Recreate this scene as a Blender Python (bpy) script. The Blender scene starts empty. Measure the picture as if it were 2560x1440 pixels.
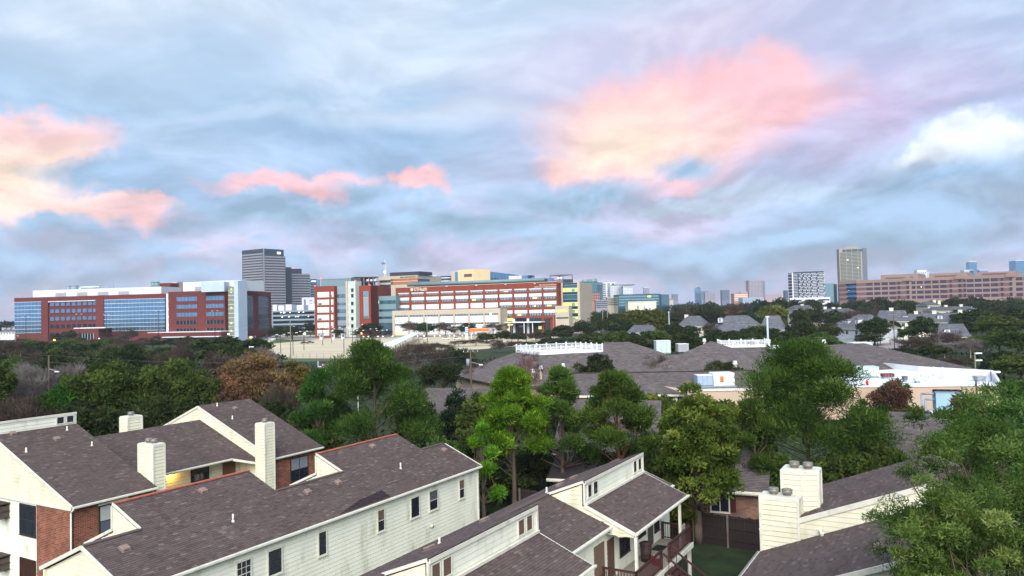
import bpy, math, random
import numpy as np
from mathutils import Vector, Matrix

scene = bpy.context.scene
COL = scene.collection
R = math.radians

# ------------------------------------------------------------------ camera
CAM_F, CAM_TH, CAM_RO, CAM_H = 1880.0, R(1.63), R(1.377), 17.0      # focal length in photo pixels, pitch, roll, height
_f = np.array([0, math.cos(CAM_TH), math.sin(CAM_TH)])
_u0 = np.array([0, -math.sin(CAM_TH), math.cos(CAM_TH)])
_r0 = np.array([1.0, 0, 0])
_up = math.cos(CAM_RO) * _u0 + math.sin(CAM_RO) * _r0
_rt = math.cos(CAM_RO) * _r0 - math.sin(CAM_RO) * _u0
_O = np.array([0, 0, CAM_H])
cd = bpy.data.cameras.new('camera')
cam = bpy.data.objects.new('camera', cd)
COL.objects.link(cam)
mw = Matrix.Identity(4)
for i in range(3):
    mw[i][0] = _rt[i]; mw[i][1] = _up[i]; mw[i][2] = -_f[i]; mw[i][3] = _O[i]
cam.matrix_world = mw
cd.sensor_width = 36
cd.lens = 36 * CAM_F / 2560
cd.clip_start = 0.5
cd.clip_end = 20000
scene.camera = cam

def ray(x, y): return _f * CAM_F + (x - 1280) * _rt + (720 - y) * _up
def atz(x, y, z): d = ray(x, y); return _O + d * (z - CAM_H) / d[2]
def aty(x, y, Y): d = ray(x, y); return _O + d * Y / d[1]

# ------------------------------------------------------------------ light and exposure
SUN_AZ, SUN_EL = R(184), R(34)          # compass style: 0 = +Y, clockwise; the glow stands behind the camera to the left
sd = bpy.data.lights.new('sun', 'SUN')
sd.energy = 1.5; sd.angle = R(45); sd.color = (1.0, 0.95, 0.9)
sun = bpy.data.objects.new('sun', sd); COL.objects.link(sun)
sv = Vector((math.sin(SUN_AZ) * math.cos(SUN_EL), math.cos(SUN_AZ) * math.cos(SUN_EL), math.sin(SUN_EL)))
sun.rotation_euler = sv.to_track_quat('Z', 'Y').to_euler()
sun.location = (-30, -60, 80)
vs = scene.view_settings
vs.view_transform = 'Standard'; vs.look = 'None'; vs.gamma = 1; vs.use_curve_mapping = False
vs.exposure = 1.75

def lin(r, g, b):
    def c(v):
        v /= 255.0
        return v / 12.92 if v <= 0.04045 else ((v + 0.055) / 1.055) ** 2.4
    return (c(r), c(g), c(b), 1.0)

# ------------------------------------------------------------------ sky
world = bpy.data.worlds.new('World'); scene.world = world; world.use_nodes = True
def make_sky():
    nt = world.node_tree; N = nt.nodes; L = nt.links; N.clear()
    EXP = 2 ** vs.exposure
    def nd(t, **k):
        n = N.new(t)
        for a, b in k.items(): setattr(n, a, b)
        return n
    def put(s, v):
        if hasattr(v, 'is_linked') or hasattr(v, 'links'): L.new(v, s)
        else: s.default_value = v
    def ma(op, a, b=0.0, clamp=False):
        n = nd('ShaderNodeMath', operation=op, use_clamp=clamp); put(n.inputs[0], a); put(n.inputs[1], b); return n.outputs[0]
    def vm(op, a, b=(0, 0, 0)):
        n = nd('ShaderNodeVectorMath', operation=op); put(n.inputs[0], a); put(n.inputs[1], b); return n.outputs[1] if op == 'LENGTH' else n.outputs[0]
    def mr(v, a, b, c=0.0, d=1.0):
        n = nd('ShaderNodeMapRange', interpolation_type='SMOOTHSTEP'); put(n.inputs[0], v)
        for k, q in zip((1, 2, 3, 4), (a, b, c, d)): put(n.inputs[k], q)
        return n.outputs[0]
    def mix(fac, a, b):
        n = nd('ShaderNodeMix', data_type='RGBA'); put(n.inputs[0], fac); put(n.inputs[6], a); put(n.inputs[7], b); return n.outputs[2]
    def noise(vec, scale, detail=6, rough=0.55, out=0):
        n = nd('ShaderNodeTexNoise', noise_dimensions='2D'); put(n.inputs['Vector'], vec); n.inputs['Scale'].default_value = scale
        n.inputs['Detail'].default_value = detail; n.inputs['Roughness'].default_value = rough
        return n.outputs[out]
    tc = nd('ShaderNodeTexCoord')
    sep = nd('ShaderNodeSeparateXYZ'); L.new(tc.outputs['Generated'], sep.inputs[0])
    az = ma('ARCTAN2', sep.outputs[0], sep.outputs[1]); el = ma('ARCSINE', sep.outputs[2])
    comb = nd('ShaderNodeCombineXYZ'); L.new(az, comb.inputs[0]); L.new(el, comb.inputs[1])
    P = comb.outputs[0]
    # streaky cloud coordinates: flattened, rising gently to the right
    mp = nd('ShaderNodeMapping'); L.new(P, mp.inputs[0]); mp.inputs['Rotation'].default_value = (0, 0, R(-6)); mp.inputs['Scale'].default_value = (1.0, 2.3, 1)
    S = mp.outputs[0]
    w1 = noise(S, 3.1, 1, 0.5, 1)
    S2 = vm('ADD', S, vm('SCALE', w1, (0, 0, 0)))
    sc = S2.node.inputs[1].links[0].from_node; sc.inputs[3].default_value = 0.16
    n1 = noise(S2, 4.2, 4, 0.52); n2 = noise(S2, 7.0, 4, 0.56); n3 = noise(S2, 2.3, 1, 0.5)
    # ragged coordinates for the single clouds
    wa = vm('SUBTRACT', noise(P, 9.0, 4, 0.6, 1), (0.5, 0.5, 0.5))
    n = nd('ShaderNodeVectorMath', operation='SCALE'); L.new(wa, n.inputs[0]); n.inputs[3].default_value = 0.085
    PW = vm('ADD', P, n.outputs[0])
    ws = vm('SUBTRACT', w1, (0.5, 0.5, 0.5))
    n = nd('ShaderNodeVectorMath', operation='SCALE'); L.new(ws, n.inputs[0]); n.inputs[3].default_value = 0.14
    PS = vm('ADD', P, n.outputs[0])
    def blobs(coord, lo, hi, *items):                      # soft-edged patches: nearest of several ellipses
        r = None
        for px, py, rx, ry in items:
            d = ray(px, py); d = d / np.linalg.norm(d)
            a, e = math.atan2(d[0], d[1]), math.asin(d[2])
            sx, sy = 1880 / rx, 1880 / ry
            n = nd('ShaderNodeVectorMath', operation='MULTIPLY_ADD'); L.new(coord, n.inputs[0])
            n.inputs[1].default_value = (sx, sy, 0); n.inputs[2].default_value = (-a * sx, -e * sy, 0)
            q = vm('LENGTH', n.outputs[0])
            r = q if r is None else ma('MINIMUM', r, q)
        n = nd('ShaderNodeMapRange'); L.new(r, n.inputs[0]); n.inputs[1].default_value = lo; n.inputs[2].default_value = hi
        return n.outputs[0]
    def lr(v, a, b, c=0.0, d=1.0):
        n = nd('ShaderNodeMapRange'); put(n.inputs[0], v)
        for k, q in zip((1, 2, 3, 4), (a, b, c, d)): put(n.inputs[k], q)
        return n.outputs[0]
    ramp = nd('ShaderNodeValToRGB'); L.new(lr(el, -0.02, 0.46), ramp.inputs[0])
    er = ramp.color_ramp
    er.elements[0].position = 0.0; er.elements[0].color = lin(206, 200, 226)
    er.elements[1].position = 1.0; er.elements[1].color = lin(190, 211, 232)
    for p, c in ((0.12, lin(196, 199, 228)), (0.3, lin(180, 199, 230)), (0.6, lin(172, 201, 233)), (0.85, lin(186, 211, 235))):
        e = er.elements.new(p); e.color = c
    c = ramp.outputs[0]
    c = mix(blobs(PS, 1.2, 0.1, (2050, 300, 800, 380), (1900, 640, 800, 130), (1000, 600, 700, 90)), c, lin(197, 186, 224))
    c = mix(blobs(P, 1.4, -0.3, (1750, 705, 520, 70), (100, 640, 620, 110)), c, lin(212, 190, 216))
    # pale and dark streaks
    low = lr(el, 0.13, 0.27, 1.0, 0.0)                                     # heaped clouds low down, smooth veils above
    c = mix(lr(n1, 0.42, 0.7, 0, 0.75), c, lin(152, 187, 226))
    c = mix(ma('MULTIPLY', lr(n2, 0.44, 0.72, 0, 0.7), ma('SUBTRACT', 1.1, low)), c, lin(220, 230, 244))
    c = mix(ma('MULTIPLY', lr(n2, 0.48, 0.57, 0, 0.9), low), c, lin(148, 177, 214))
    c = mix(lr(n3, 0.5, 0.75, 0, 0.4), c, lin(166, 194, 226))
    # big grey blue cloud banks, pale veil high up
    c = mix(blobs(PS, 1.35, -0.1, (1050, 340, 420, 90), (420, 170, 620, 60), (620, 570, 420, 50), (2150, 600, 620, 70)), c, lin(150, 182, 216))
    c = mix(blobs(PS, 1.35, -0.3, (500, 20, 1500, 150), (1150, 290, 500, 40)), c, lin(211, 225, 240))
    # sunset pink with a peach core
    c = mix(blobs(PS, 1.25, -0.5, (1760, 270, 560, 270)), c, lin(228, 190, 216))
    pink = blobs(PW, 1.05, 0.55, (1640, 335, 340, 165), (1440, 420, 150, 70), (1840, 240, 280, 110), (1650, 485, 170, 40), (-20, 330, 260, 60), (20, 430, 180, 60), (100, 515, 340, 46), (760, 462, 250, 34), (1045, 450, 75, 40), (330, 512, 130, 26), (830, 492, 70, 36))
    pink = ma('SUBTRACT', pink, lr(n2, 0.45, 0.85, 0, 0.3), True)
    c = mix(pink, c, lin(253, 196, 200))
    core = blobs(PW, 1.2, 0.25, (1580, 350, 300, 110), (-40, 420, 330, 130))
    c = mix(ma('MULTIPLY', core, pink), c, lin(255, 228, 206))
    # small grey clouds that stand before the pink, white cumulus heads on the right
    c = mix(blobs(PW, 1.15, 0.35, (1740, 425, 80, 34), (1430, 505, 280, 55), (940, 490, 110, 34), (120, 555, 120, 24), (700, 530, 260, 32), (230, 430, 150, 40), (1200, 570, 330, 55)), c, lin(154, 185, 217))
    c = mix(blobs(PW, 1.1, 0.75, (2440, 385, 150, 85), (2330, 430, 130, 45), (2570, 430, 150, 60), (2000, 480, 230, 34), (1750, 545, 200, 24)), c, lin(190, 206, 231))
    c = mix(blobs(PW, 1.05, 0.7, (2440, 365, 115, 62), (2350, 405, 80, 34)), c, lin(234, 240, 248))
    c = mix(blobs(PS, 1.25, 0.2, (2330, 500, 420, 42), (2000, 575, 480, 36)), c, lin(152, 182, 217))
    n5 = noise(vm('ADD', S2, (0.0, 0.045, 0.0)), 7.0, 4, 0.56)
    mm = nd('ShaderNodeVectorMath', operation='SCALE'); L.new(c, mm.inputs[0]); L.new(ma('ADD', 1.0, ma('MULTIPLY', lr(ma('SUBTRACT', n2, n5), -0.16, 0.16, -0.2, 0.2), ma('ADD', low, 0.3))), mm.inputs[3]); c = mm.outputs[0]
    bg = nd('ShaderNodeBackground'); L.new(c, bg.inputs[0]); bg.inputs[1].default_value = 1.09 / EXP
    sky = nd('ShaderNodeTexSky', sky_type='NISHITA'); sky.sun_disc = False
    sky.sun_elevation = SUN_EL; sky.sun_rotation = SUN_AZ; sky.air_density = 1.2; sky.dust_density = 2.0
    bg2 = nd('ShaderNodeBackground'); L.new(sky.outputs[0], bg2.inputs[0]); bg2.inputs[1].default_value = 0.1
    ms = nd('ShaderNodeMixShader'); ms.inputs[0].default_value = 0.94
    L.new(bg2.outputs[0], ms.inputs[1]); L.new(bg.outputs[0], ms.inputs[2])
    out = nd('ShaderNodeOutputWorld'); L.new(ms.outputs[0], out.inputs[0])
make_sky()
world.cycles.sampling_method = 'MANUAL'; world.cycles.sample_map_resolution = 256
cy = scene.cycles
cy.max_bounces = 4; cy.diffuse_bounces = 2; cy.glossy_bounces = 2; cy.transmission_bounces = 2; cy.volume_bounces = 0; cy.transparent_max_bounces = 4
cy.caustics_reflective = False; cy.caustics_refractive = False

# ------------------------------------------------------------------ helpers: objects
def put_props(o, label=None, cat=None, group=None, kind=None):
    if label: o['label'] = label
    if cat: o['category'] = cat
    if group: o['group'] = group
    if kind: o['kind'] = kind
    return o

def thing(name, label, cat, loc=(0, 0, 0), rz=0.0, group=None):
    o = bpy.data.objects.new(name, None); COL.objects.link(o)
    o.location = loc; o.rotation_euler = (0, 0, rz); o.empty_display_size = 0.2
    return put_props(o, label, cat, group)

def link_mesh(name, me, parent=None):
    o = bpy.data.objects.new(name, me); COL.objects.link(o)
    if parent is not None: o.parent = parent
    return o

def copy_tree(o, parent=None):
    c = o.copy(); COL.objects.link(c)
    if parent is not None: c.parent = parent
    for ch in KIDS(o): copy_tree(ch, c)
    return c
def KIDS(o): return list(o.children)

class MB:
    def __init__(s): s.v = []; s.f = []; s.m = []
    def add(s, vs, fs, mi=0):
        b = len(s.v); s.v += [tuple(p) for p in vs]
        for f in fs: s.f.append(tuple(b + i for i in f)); s.m.append(mi)
        return s
    def box(s, x0, x1, y0, y1, z0, z1, mi=0):
        return s.add([(x0, y0, z0), (x1, y0, z0), (x1, y1, z0), (x0, y1, z0), (x0, y0, z1), (x1, y0, z1), (x1, y1, z1), (x0, y1, z1)],
                     [(0, 3, 2, 1), (4, 5, 6, 7), (0, 1, 5, 4), (1, 2, 6, 5), (2, 3, 7, 6), (3, 0, 4, 7)], mi)
    def ext(s, pts, d, mi=0):
        """prism: polygon pts moved along d"""
        n = len(pts); q = [(p[0] + d[0], p[1] + d[1], p[2] + d[2]) for p in pts]
        fs = [tuple(range(n))[::-1], tuple(range(n, 2 * n))] + [(i, (i + 1) % n, n + (i + 1) % n, n + i) for i in range(n)]
        return s.add(list(pts) + q, fs, mi)
    def cyl(s, p0, p1, r0, r1=None, n=8, mi=0, cap=True):
        r1 = r0 if r1 is None else r1
        a = Vector(p0); b = Vector(p1); d = (b - a)
        if d.length < 1e-6: return s
        d.normalize(); t = d.orthogonal().normalized(); w = d.cross(t)
        vs = []
        for c, r in ((a, r0), (b, r1)):
            for i in range(n):
                g = 2 * math.pi * i / n
                vs.append(c + t * (r * math.cos(g)) + w * (r * math.sin(g)))
        fs = [(i, (i + 1) % n, n + (i + 1) % n, n + i) for i in range(n)]
        if cap: fs += [tuple(range(n))[::-1], tuple(range(n, 2 * n))]
        return s.add(vs, fs, mi)
    def bar(s, p0, p1, w, h, mi=0):
        """rectangular bar from p0 to p1, w wide sideways, h high"""
        a = Vector(p0); b = Vector(p1); d = (b - a).normalized()
        side = d.cross(Vector((0, 0, 1)))
        side = side.normalized() if side.length > 1e-4 else Vector((1, 0, 0))
        upv = side.cross(d)
        vs = []
        for c in (a, b):
            for i, j in ((-1, -1), (1, -1), (1, 1), (-1, 1)): vs.append(c + side * (i * w / 2) + upv * (j * h / 2))
        return s.add(vs, [(0, 3, 2, 1), (4, 5, 6, 7), (0, 1, 5, 4), (1, 2, 6, 5), (2, 3, 7, 6), (3, 0, 4, 7)], mi)
    def mesh(s, name, mats, smooth=False):
        me = bpy.data.meshes.new(name); me.from_pydata(s.v, [], s.f)
        for m in (mats if isinstance(mats, (list, tuple)) else [mats]): me.materials.append(m)
        if any(s.m): me.polygons.foreach_set('material_index', s.m)
        if smooth: me.polygons.foreach_set('use_smooth', [True] * len(s.f))
        me.update(); return me
    def build(s, name, mats, parent=None, smooth=False): return link_mesh(name, s.mesh(name, mats, smooth), parent)

# ------------------------------------------------------------------ helpers: materials
MATS = {}
def _new(name):
    m = bpy.data.materials.new(name); m.use_nodes = True; nt = m.node_tree; nt.nodes.clear()
    b = nt.nodes.new('ShaderNodeBsdfPrincipled'); o = nt.nodes.new('ShaderNodeOutputMaterial'); nt.links.new(b.outputs[0], o.inputs[0])
    MATS[name] = m
    return m, nt, b
def s2l(c): return lin(*c)
def mat(name, rgb, rough=0.8, var=0.12, scale=1.5, metal=0.0, spec=0.3, bump=0.0, bscale=30, stretch=None, stain=None, island=0.0):
    """plain surface: base colour (sRGB 0-255) broken by two noises, optional stain colour, optional change per piece"""
    if name in MATS: return MATS[name]
    m, nt, b = _new(name); N = nt.nodes; L = nt.links
    c = s2l(rgb)
    tc = N.new('ShaderNodeTexCoord'); vec = tc.outputs['Object']
    if stretch:
        mp = N.new('ShaderNodeMapping'); mp.inputs['Scale'].default_value = stretch; L.new(vec, mp.inputs[0]); vec = mp.outputs[0]
    n1 = N.new('ShaderNodeTexNoise'); n1.inputs['Scale'].default_value = scale; n1.inputs['Detail'].default_value = 4; L.new(vec, n1.inputs['Vector'])
    mr = N.new('ShaderNodeMapRange'); mr.inputs[1].default_value = 0.3; mr.inputs[2].default_value = 0.7
    mr.inputs[3].default_value = 1 - var; mr.inputs[4].default_value = 1 + var; L.new(n1.outputs[0], mr.inputs[0])
    val = mr.outputs[0]
    if island:
        g = N.new('ShaderNodeNewGeometry'); q = N.new('ShaderNodeMapRange'); L.new(g.outputs['Random Per Island'], q.inputs[0])
        q.inputs[3].default_value = 1 - island; q.inputs[4].default_value = 1 + island
        mm = N.new('ShaderNodeMath'); mm.operation = 'MULTIPLY'; L.new(val, mm.inputs[0]); L.new(q.outputs[0], mm.inputs[1]); val = mm.outputs[0]
    mx = N.new('ShaderNodeVectorMath'); mx.operation = 'SCALE'; mx.inputs[0].default_value = c[:3]; L.new(val, mx.inputs[3])
    colr = mx.outputs[0]
    if stain:
        n2 = N.new('ShaderNodeTexNoise'); n2.inputs['Scale'].default_value = stain[1]; n2.inputs['Detail'].default_value = 5; L.new(vec, n2.inputs['Vector'])
        r2 = N.new('ShaderNodeMapRange'); r2.inputs[1].default_value = 0.55; r2.inputs[2].default_value = 0.8; r2.inputs[4].default_value = stain[2]; L.new(n2.outputs[0], r2.inputs[0])
        mi = N.new('ShaderNodeMix'); mi.data_type = 'RGBA'; L.new(r2.outputs[0], mi.inputs[0]); L.new(colr, mi.inputs[6]); mi.inputs[7].default_value = s2l(stain[0]); colr = mi.outputs[2]
    L.new(colr, b.inputs['Base Color'])
    b.inputs['Roughness'].default_value = rough; b.inputs['Metallic'].default_value = metal; b.inputs['Specular IOR Level'].default_value = spec
    if bump:
        n3 = N.new('ShaderNodeTexNoise'); n3.inputs['Scale'].default_value = bscale; L.new(vec, n3.inputs['Vector'])
        bp = N.new('ShaderNodeBump'); bp.inputs['Strength'].default_value = bump; bp.inputs['Distance'].default_value = 0.02; L.new(n3.outputs[0], bp.inputs['Height']); L.new(bp.outputs[0], b.inputs['Normal'])
    return m
def glow(name, rgb, strength):
    if name in MATS: return MATS[name]
    m, nt, b = _new(name)
    b.inputs['Base Color'].default_value = s2l(rgb); b.inputs['Emission Color'].default_value = s2l(rgb); b.inputs['Emission Strength'].default_value = strength
    return m
def glassy(name, rgb, metal=0.85, rough=0.06, var=0.12):
    """mirror-coated facade glass; the panes are never quite flat"""
    if name in MATS: return MATS[name]
    m, nt, b = _new(name); N = nt.nodes; L = nt.links
    tc = N.new('ShaderNodeTexCoord')
    n = N.new('ShaderNodeTexNoise'); n.inputs['Scale'].default_value = 0.25; n.inputs['Detail'].default_value = 3; L.new(tc.outputs['Object'], n.inputs['Vector'])
    mr = N.new('ShaderNodeMapRange'); mr.inputs[1].default_value = 0.3; mr.inputs[2].default_value = 0.7; mr.inputs[3].default_value = 1 - var; mr.inputs[4].default_value = 1 + var; L.new(n.outputs[0], mr.inputs[0])
    mx = N.new('ShaderNodeVectorMath'); mx.operation = 'SCALE'; mx.inputs[0].default_value = s2l(rgb)[:3]; L.new(mr.outputs[0], mx.inputs[3]); L.new(mx.outputs[0], b.inputs['Base Color'])
    b.inputs['Metallic'].default_value = metal; b.inputs['Roughness'].default_value = rough
    bp = N.new('ShaderNodeBump'); bp.inputs['Strength'].default_value = 0.04; bp.inputs['Distance'].default_value = 0.1; L.new(n.outputs[0], bp.inputs['Height']); L.new(bp.outputs[0], b.inputs['Normal'])
    return m
def brick(name, c1, c2, mortar, bw=0.22, bh=0.075, swap=True):
    """fine bricks far below ten pixels: colour and joint relief by texture"""
    if name in MATS: return MATS[name]
    m, nt, b = _new(name); N = nt.nodes; L = nt.links
    tc = N.new('ShaderNodeTexCoord'); sp = N.new('ShaderNodeSeparateXYZ'); L.new(tc.outputs['Object'], sp.inputs[0])
    ad = N.new('ShaderNodeMath'); L.new(sp.outputs[0], ad.inputs[0]); L.new(sp.outputs[1], ad.inputs[1])
    cb = N.new('ShaderNodeCombineXYZ'); L.new(ad.outputs[0], cb.inputs[0]); L.new(sp.outputs[2], cb.inputs[1])
    t = N.new('ShaderNodeTexBrick'); L.new(cb.outputs[0], t.inputs['Vector'])
    t.inputs['Color1'].default_value = s2l(c1); t.inputs['Color2'].default_value = s2l(c2); t.inputs['Mortar'].default_value = s2l(mortar)
    t.inputs['Scale'].default_value = 1; t.inputs['Brick Width'].default_value = bw; t.inputs['Row Height'].default_value = bh; t.inputs['Mortar Size'].default_value = 0.006
    n = N.new('ShaderNodeTexNoise'); n.inputs['Scale'].default_value = 0.9; n.inputs['Detail'].default_value = 5; L.new(tc.outputs['Object'], n.inputs['Vector'])
    mr = N.new('ShaderNodeMapRange'); mr.inputs[1].default_value = 0.3; mr.inputs[2].default_value = 0.7; mr.inputs[3].default_value = 0.78; mr.inputs[4].default_value = 1.22; L.new(n.outputs[0], mr.inputs[0])
    mx = N.new('ShaderNodeVectorMath'); mx.operation = 'SCALE'; L.new(t.outputs[0], mx.inputs[0]); L.new(mr.outputs[0], mx.inputs[3]); L.new(mx.outputs[0], b.inputs['Base Color'])
    b.inputs['Roughness'].default_value = 0.9; b.inputs['Specular IOR Level'].default_value = 0.2
    return m
def shingle_mat(name, dark, light, grey, patch=0.35):
    """asphalt shingles: every tab its own tone, broad weathering patches"""
    if name in MATS: return MATS[name]
    m, nt, b = _new(name); N = nt.nodes; L = nt.links
    g = N.new('ShaderNodeNewGeometry'); rp = N.new('ShaderNodeValToRGB'); L.new(g.outputs['Random Per Island'], rp.inputs[0])
    e = rp.color_ramp.elements; e[0].color = s2l(dark); e[1].color = s2l(grey); e[1].position = 1
    q = rp.color_ramp.elements.new(0.45); q.color = s2l(light)
    q = rp.color_ramp.elements.new(0.88); q.color = s2l(light)
    tc = N.new('ShaderNodeTexCoord')
    n = N.new('ShaderNodeTexNoise'); n.inputs['Scale'].default_value = 0.55; n.inputs['Detail'].default_value = 6; L.new(tc.outputs['Object'], n.inputs['Vector'])
    mr = N.new('ShaderNodeMapRange'); mr.inputs[1].default_value = 0.3; mr.inputs[2].default_value = 0.7; mr.inputs[3].default_value = 1 - patch; mr.inputs[4].default_value = 1 + patch; L.new(n.outputs[0], mr.inputs[0])
    n2 = N.new('ShaderNodeTexNoise'); n2.inputs['Scale'].default_value = 40; L.new(tc.outputs['Object'], n2.inputs['Vector'])
    m2 = N.new('ShaderNodeMapRange'); m2.inputs[3].default_value = 0.75; m2.inputs[4].default_value = 1.25; L.new(n2.outputs[0], m2.inputs[0])
    mm = N.new('ShaderNodeMath'); mm.operation = 'MULTIPLY'; L.new(mr.outputs[0], mm.inputs[0]); L.new(m2.outputs[0], mm.inputs[1])
    mx = N.new('ShaderNodeVectorMath'); mx.operation = 'SCALE'; L.new(rp.outputs[0], mx.inputs[0]); L.new(mm.outputs[0], mx.inputs[3]); L.new(mx.outputs[0], b.inputs['Base Color'])
    b.inputs['Roughness'].default_value = 0.95; b.inputs['Specular IOR Level'].default_value = 0.15
    return m
def leaf_mat(name, dark, light, tip=None, trans=0.38, ovar=0.15):
    """foliage: tone per clump and per leaf (attribute 'tint'), slight change per tree"""
    if name in MATS: return MATS[name]
    m = bpy.data.materials.new(name); m.use_nodes = True; nt = m.node_tree; N = nt.nodes; L = nt.links; N.clear(); MATS[name] = m
    at = N.new('ShaderNodeAttribute'); at.attribute_name = 'tint'
    rp = N.new('ShaderNodeValToRGB'); L.new(at.outputs['Fac'], rp.inputs[0])
    rp.color_ramp.elements[0].color = s2l(dark); rp.color_ramp.elements[0].position = 0.1
    rp.color_ramp.elements[1].color = s2l(tip or light); rp.color_ramp.elements[1].position = 0.95
    q = rp.color_ramp.elements.new(0.6); q.color = s2l(light)
    oi = N.new('ShaderNodeObjectInfo'); hs = N.new('ShaderNodeHueSaturation'); L.new(rp.outputs[0], hs.inputs['Color'])
    a = N.new('ShaderNodeMapRange'); a.inputs[3].default_value = 1 - ovar; a.inputs[4].default_value = 1 + ovar; L.new(oi.outputs['Random'], a.inputs[0]); L.new(a.outputs[0], hs.inputs['Value'])
    h = N.new('ShaderNodeMapRange'); h.inputs[3].default_value = 0.5 - ovar * 0.16; h.inputs[4].default_value = 0.5 + ovar * 0.16
    w = N.new('ShaderNodeMath'); w.operation = 'FRACT'; w2 = N.new('ShaderNodeMath'); w2.operation = 'MULTIPLY'; w2.inputs[1].default_value = 7.31
    L.new(oi.outputs['Random'], w2.inputs[0]); L.new(w2.outputs[0], w.inputs[0]); L.new(w.outputs[0], h.inputs[0]); L.new(h.outputs[0], hs.inputs['Hue'])
    d = N.new('ShaderNodeBsdfDiffuse'); t = N.new('ShaderNodeBsdfTranslucent'); L.new(hs.outputs[0], d.inputs[0]); L.new(hs.outputs[0], t.inputs[0])
    x = N.new('ShaderNodeMixShader'); x.inputs[0].default_value = trans; L.new(d.outputs[0], x.inputs[1]); L.new(t.outputs[0], x.inputs[2])
    o = N.new('ShaderNodeOutputMaterial'); L.new(x.outputs[0], o.inputs[0])
    return m

M_CREAM = mat('cream_siding', (222, 219, 194), 0.75, 0.06, 0.8, stretch=(1, 1, 0.5), stain=((168, 164, 124), 1.3, 0.55), island=0.03)
M_WHITE_SID = mat('weathered_white_siding', (228, 229, 213), 0.8, 0.06, 0.7, stretch=(1, 1, 0.4), stain=((160, 162, 124), 1.2, 0.8), island=0.03)
M_TRIM = mat('white_trim', (216, 214, 200), 0.6, 0.08, 2, stain=((150, 142, 120), 2.5, 0.5))
M_SHEATH = mat('wall_backing', (92, 88, 76), 0.9, 0.1)  # kept dark so the open board gaps stand in for lap shadows
M_ROOFBASE = mat('roof_deck', (70, 58, 58), 0.95, 0.15)
M_SHING = shingle_mat('brown_shingles', (82, 71, 70), (95, 83, 81), (116, 103, 101), 0.09)
M_DARKGLASS = mat('dark_window_glass', (38, 42, 52), 0.08, 0.2, 3, spec=0.8)
M_SCREEN = mat('window_screen', (66, 62, 62), 0.7, 0.15, 3)
M_BLIND = mat('pale_blind', (176, 178, 176), 0.7, 0.08, 3)
M_BROWNDOOR = mat('brown_door', (108, 78, 62), 0.6, 0.1, 2)
M_FRAME_DK = mat('dark_frame', (58, 50, 46), 0.6, 0.1, 2)
M_BRICK = brick('red_brown_brick', (146, 86, 66), (104, 62, 50), (176, 150, 132), 0.3, 0.11)
M_METAL_GREY = mat('grey_metal', (140, 136, 128), 0.5, 0.12, 3, metal=0.4)
M_VENT = mat('roof_vent_metal', (136, 116, 110), 0.6, 0.12, 3)
M_RAILBROWN = mat('brown_painted_rail', (70, 44, 42), 0.6, 0.12, 3)
M_CONC = mat('concrete', (150, 142, 130), 0.9, 0.12, 1)
M_BLACK = mat('black_plastic', (30, 29, 30), 0.5, 0.1)

# ------------------------------------------------------------------ siding, roofs, windows
def clip(poly, ax, val, ge):
    out = []
    n = len(poly)
    for i in range(n):
        p, q = poly[i], poly[(i + 1) % n]
        a, b = p[ax] - val, q[ax] - val
        if not ge: a, b = -a, -b
        if a >= 0: out.append(p)
        if (a >= 0) != (b >= 0):
            t = a / (a - b); out.append((p[0] + (q[0] - p[0]) * t, p[1] + (q[1] - p[1]) * t))
    return out
def area(poly): return 0.5 * sum(poly[i][0] * poly[(i + 1) % len(poly)][1] - poly[(i + 1) % len(poly)][0] * poly[i][1] for i in range(len(poly)))

def wall_panel(parent, p0, ad, nd, poly, material, name='wall', thick=0.12, label=None):
    """flat wall: polygon (a, z) along direction ad from p0, outward normal nd"""
    def P(a, z, o): return (p0[0] + ad[0] * a + nd[0] * o, p0[1] + ad[1] * a + nd[1] * o, z)
    mb = MB(); pts = [P(a, z, 0) for a, z in poly]
    mb.ext(pts, (-nd[0] * thick, -nd[1] * thick, 0))
    o = mb.build(name, material, parent)
    if label: o['label'] = label
    return o
SRND = random.Random(7)
def siding(parent, p0, ad, nd, poly, material, expo=0.235, seg=4.9, name='wall', thick=0.12, boards=True):
    w = wall_panel(parent, p0, ad, nd, poly, M_SHEATH if boards else material, name, thick)
    if not boards: return w
    def P(a, z, o): return (p0[0] + ad[0] * a + nd[0] * o, p0[1] + ad[1] * a + nd[1] * o, z)
    z0 = min(p[1] for p in poly); z1 = max(p[1] for p in poly); a0 = min(p[0] for p in poly); a1 = max(p[0] for p in poly)
    z = z0
    while z < z1 - 0.03:
        band = clip(clip(poly, 1, z, True), 1, z + expo - 0.013, False)  # gap above each board bares the dark backing as a lap shadow line
        if len(band) >= 3 and abs(area(band)) > 0.004:
            cuts = [a0 - 1]
            c = a0 + SRND.uniform(0.4, 1.0) * seg
            while c < a1 - 0.5: cuts.append(c); c += seg
            cuts.append(a1 + 1)
            for i in range(len(cuts) - 1):
                q = clip(clip(band, 0, cuts[i] + 0.004, True), 0, cuts[i + 1] - 0.004, False)
                if len(q) < 3 or abs(area(q)) < 0.003: continue
                zl = min(p[1] for p in q)
                n = len(q); j = SRND.uniform(-0.002, 0.002)
                fr = [P(a, zz, 0.024 + j - 0.018 * (zz - z) / expo) for a, zz in q]; bk = [P(a, zz, 0.0005) for a, zz in q]
                fs = [tuple(range(n)), tuple(range(n, 2 * n))[::-1]] + [(i2, n + i2, n + (i2 + 1) % n, (i2 + 1) % n) for i2 in range(n)]
                MB().add(fr + bk, fs).build('siding_board', material, w)
        z += expo
    return w

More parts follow.
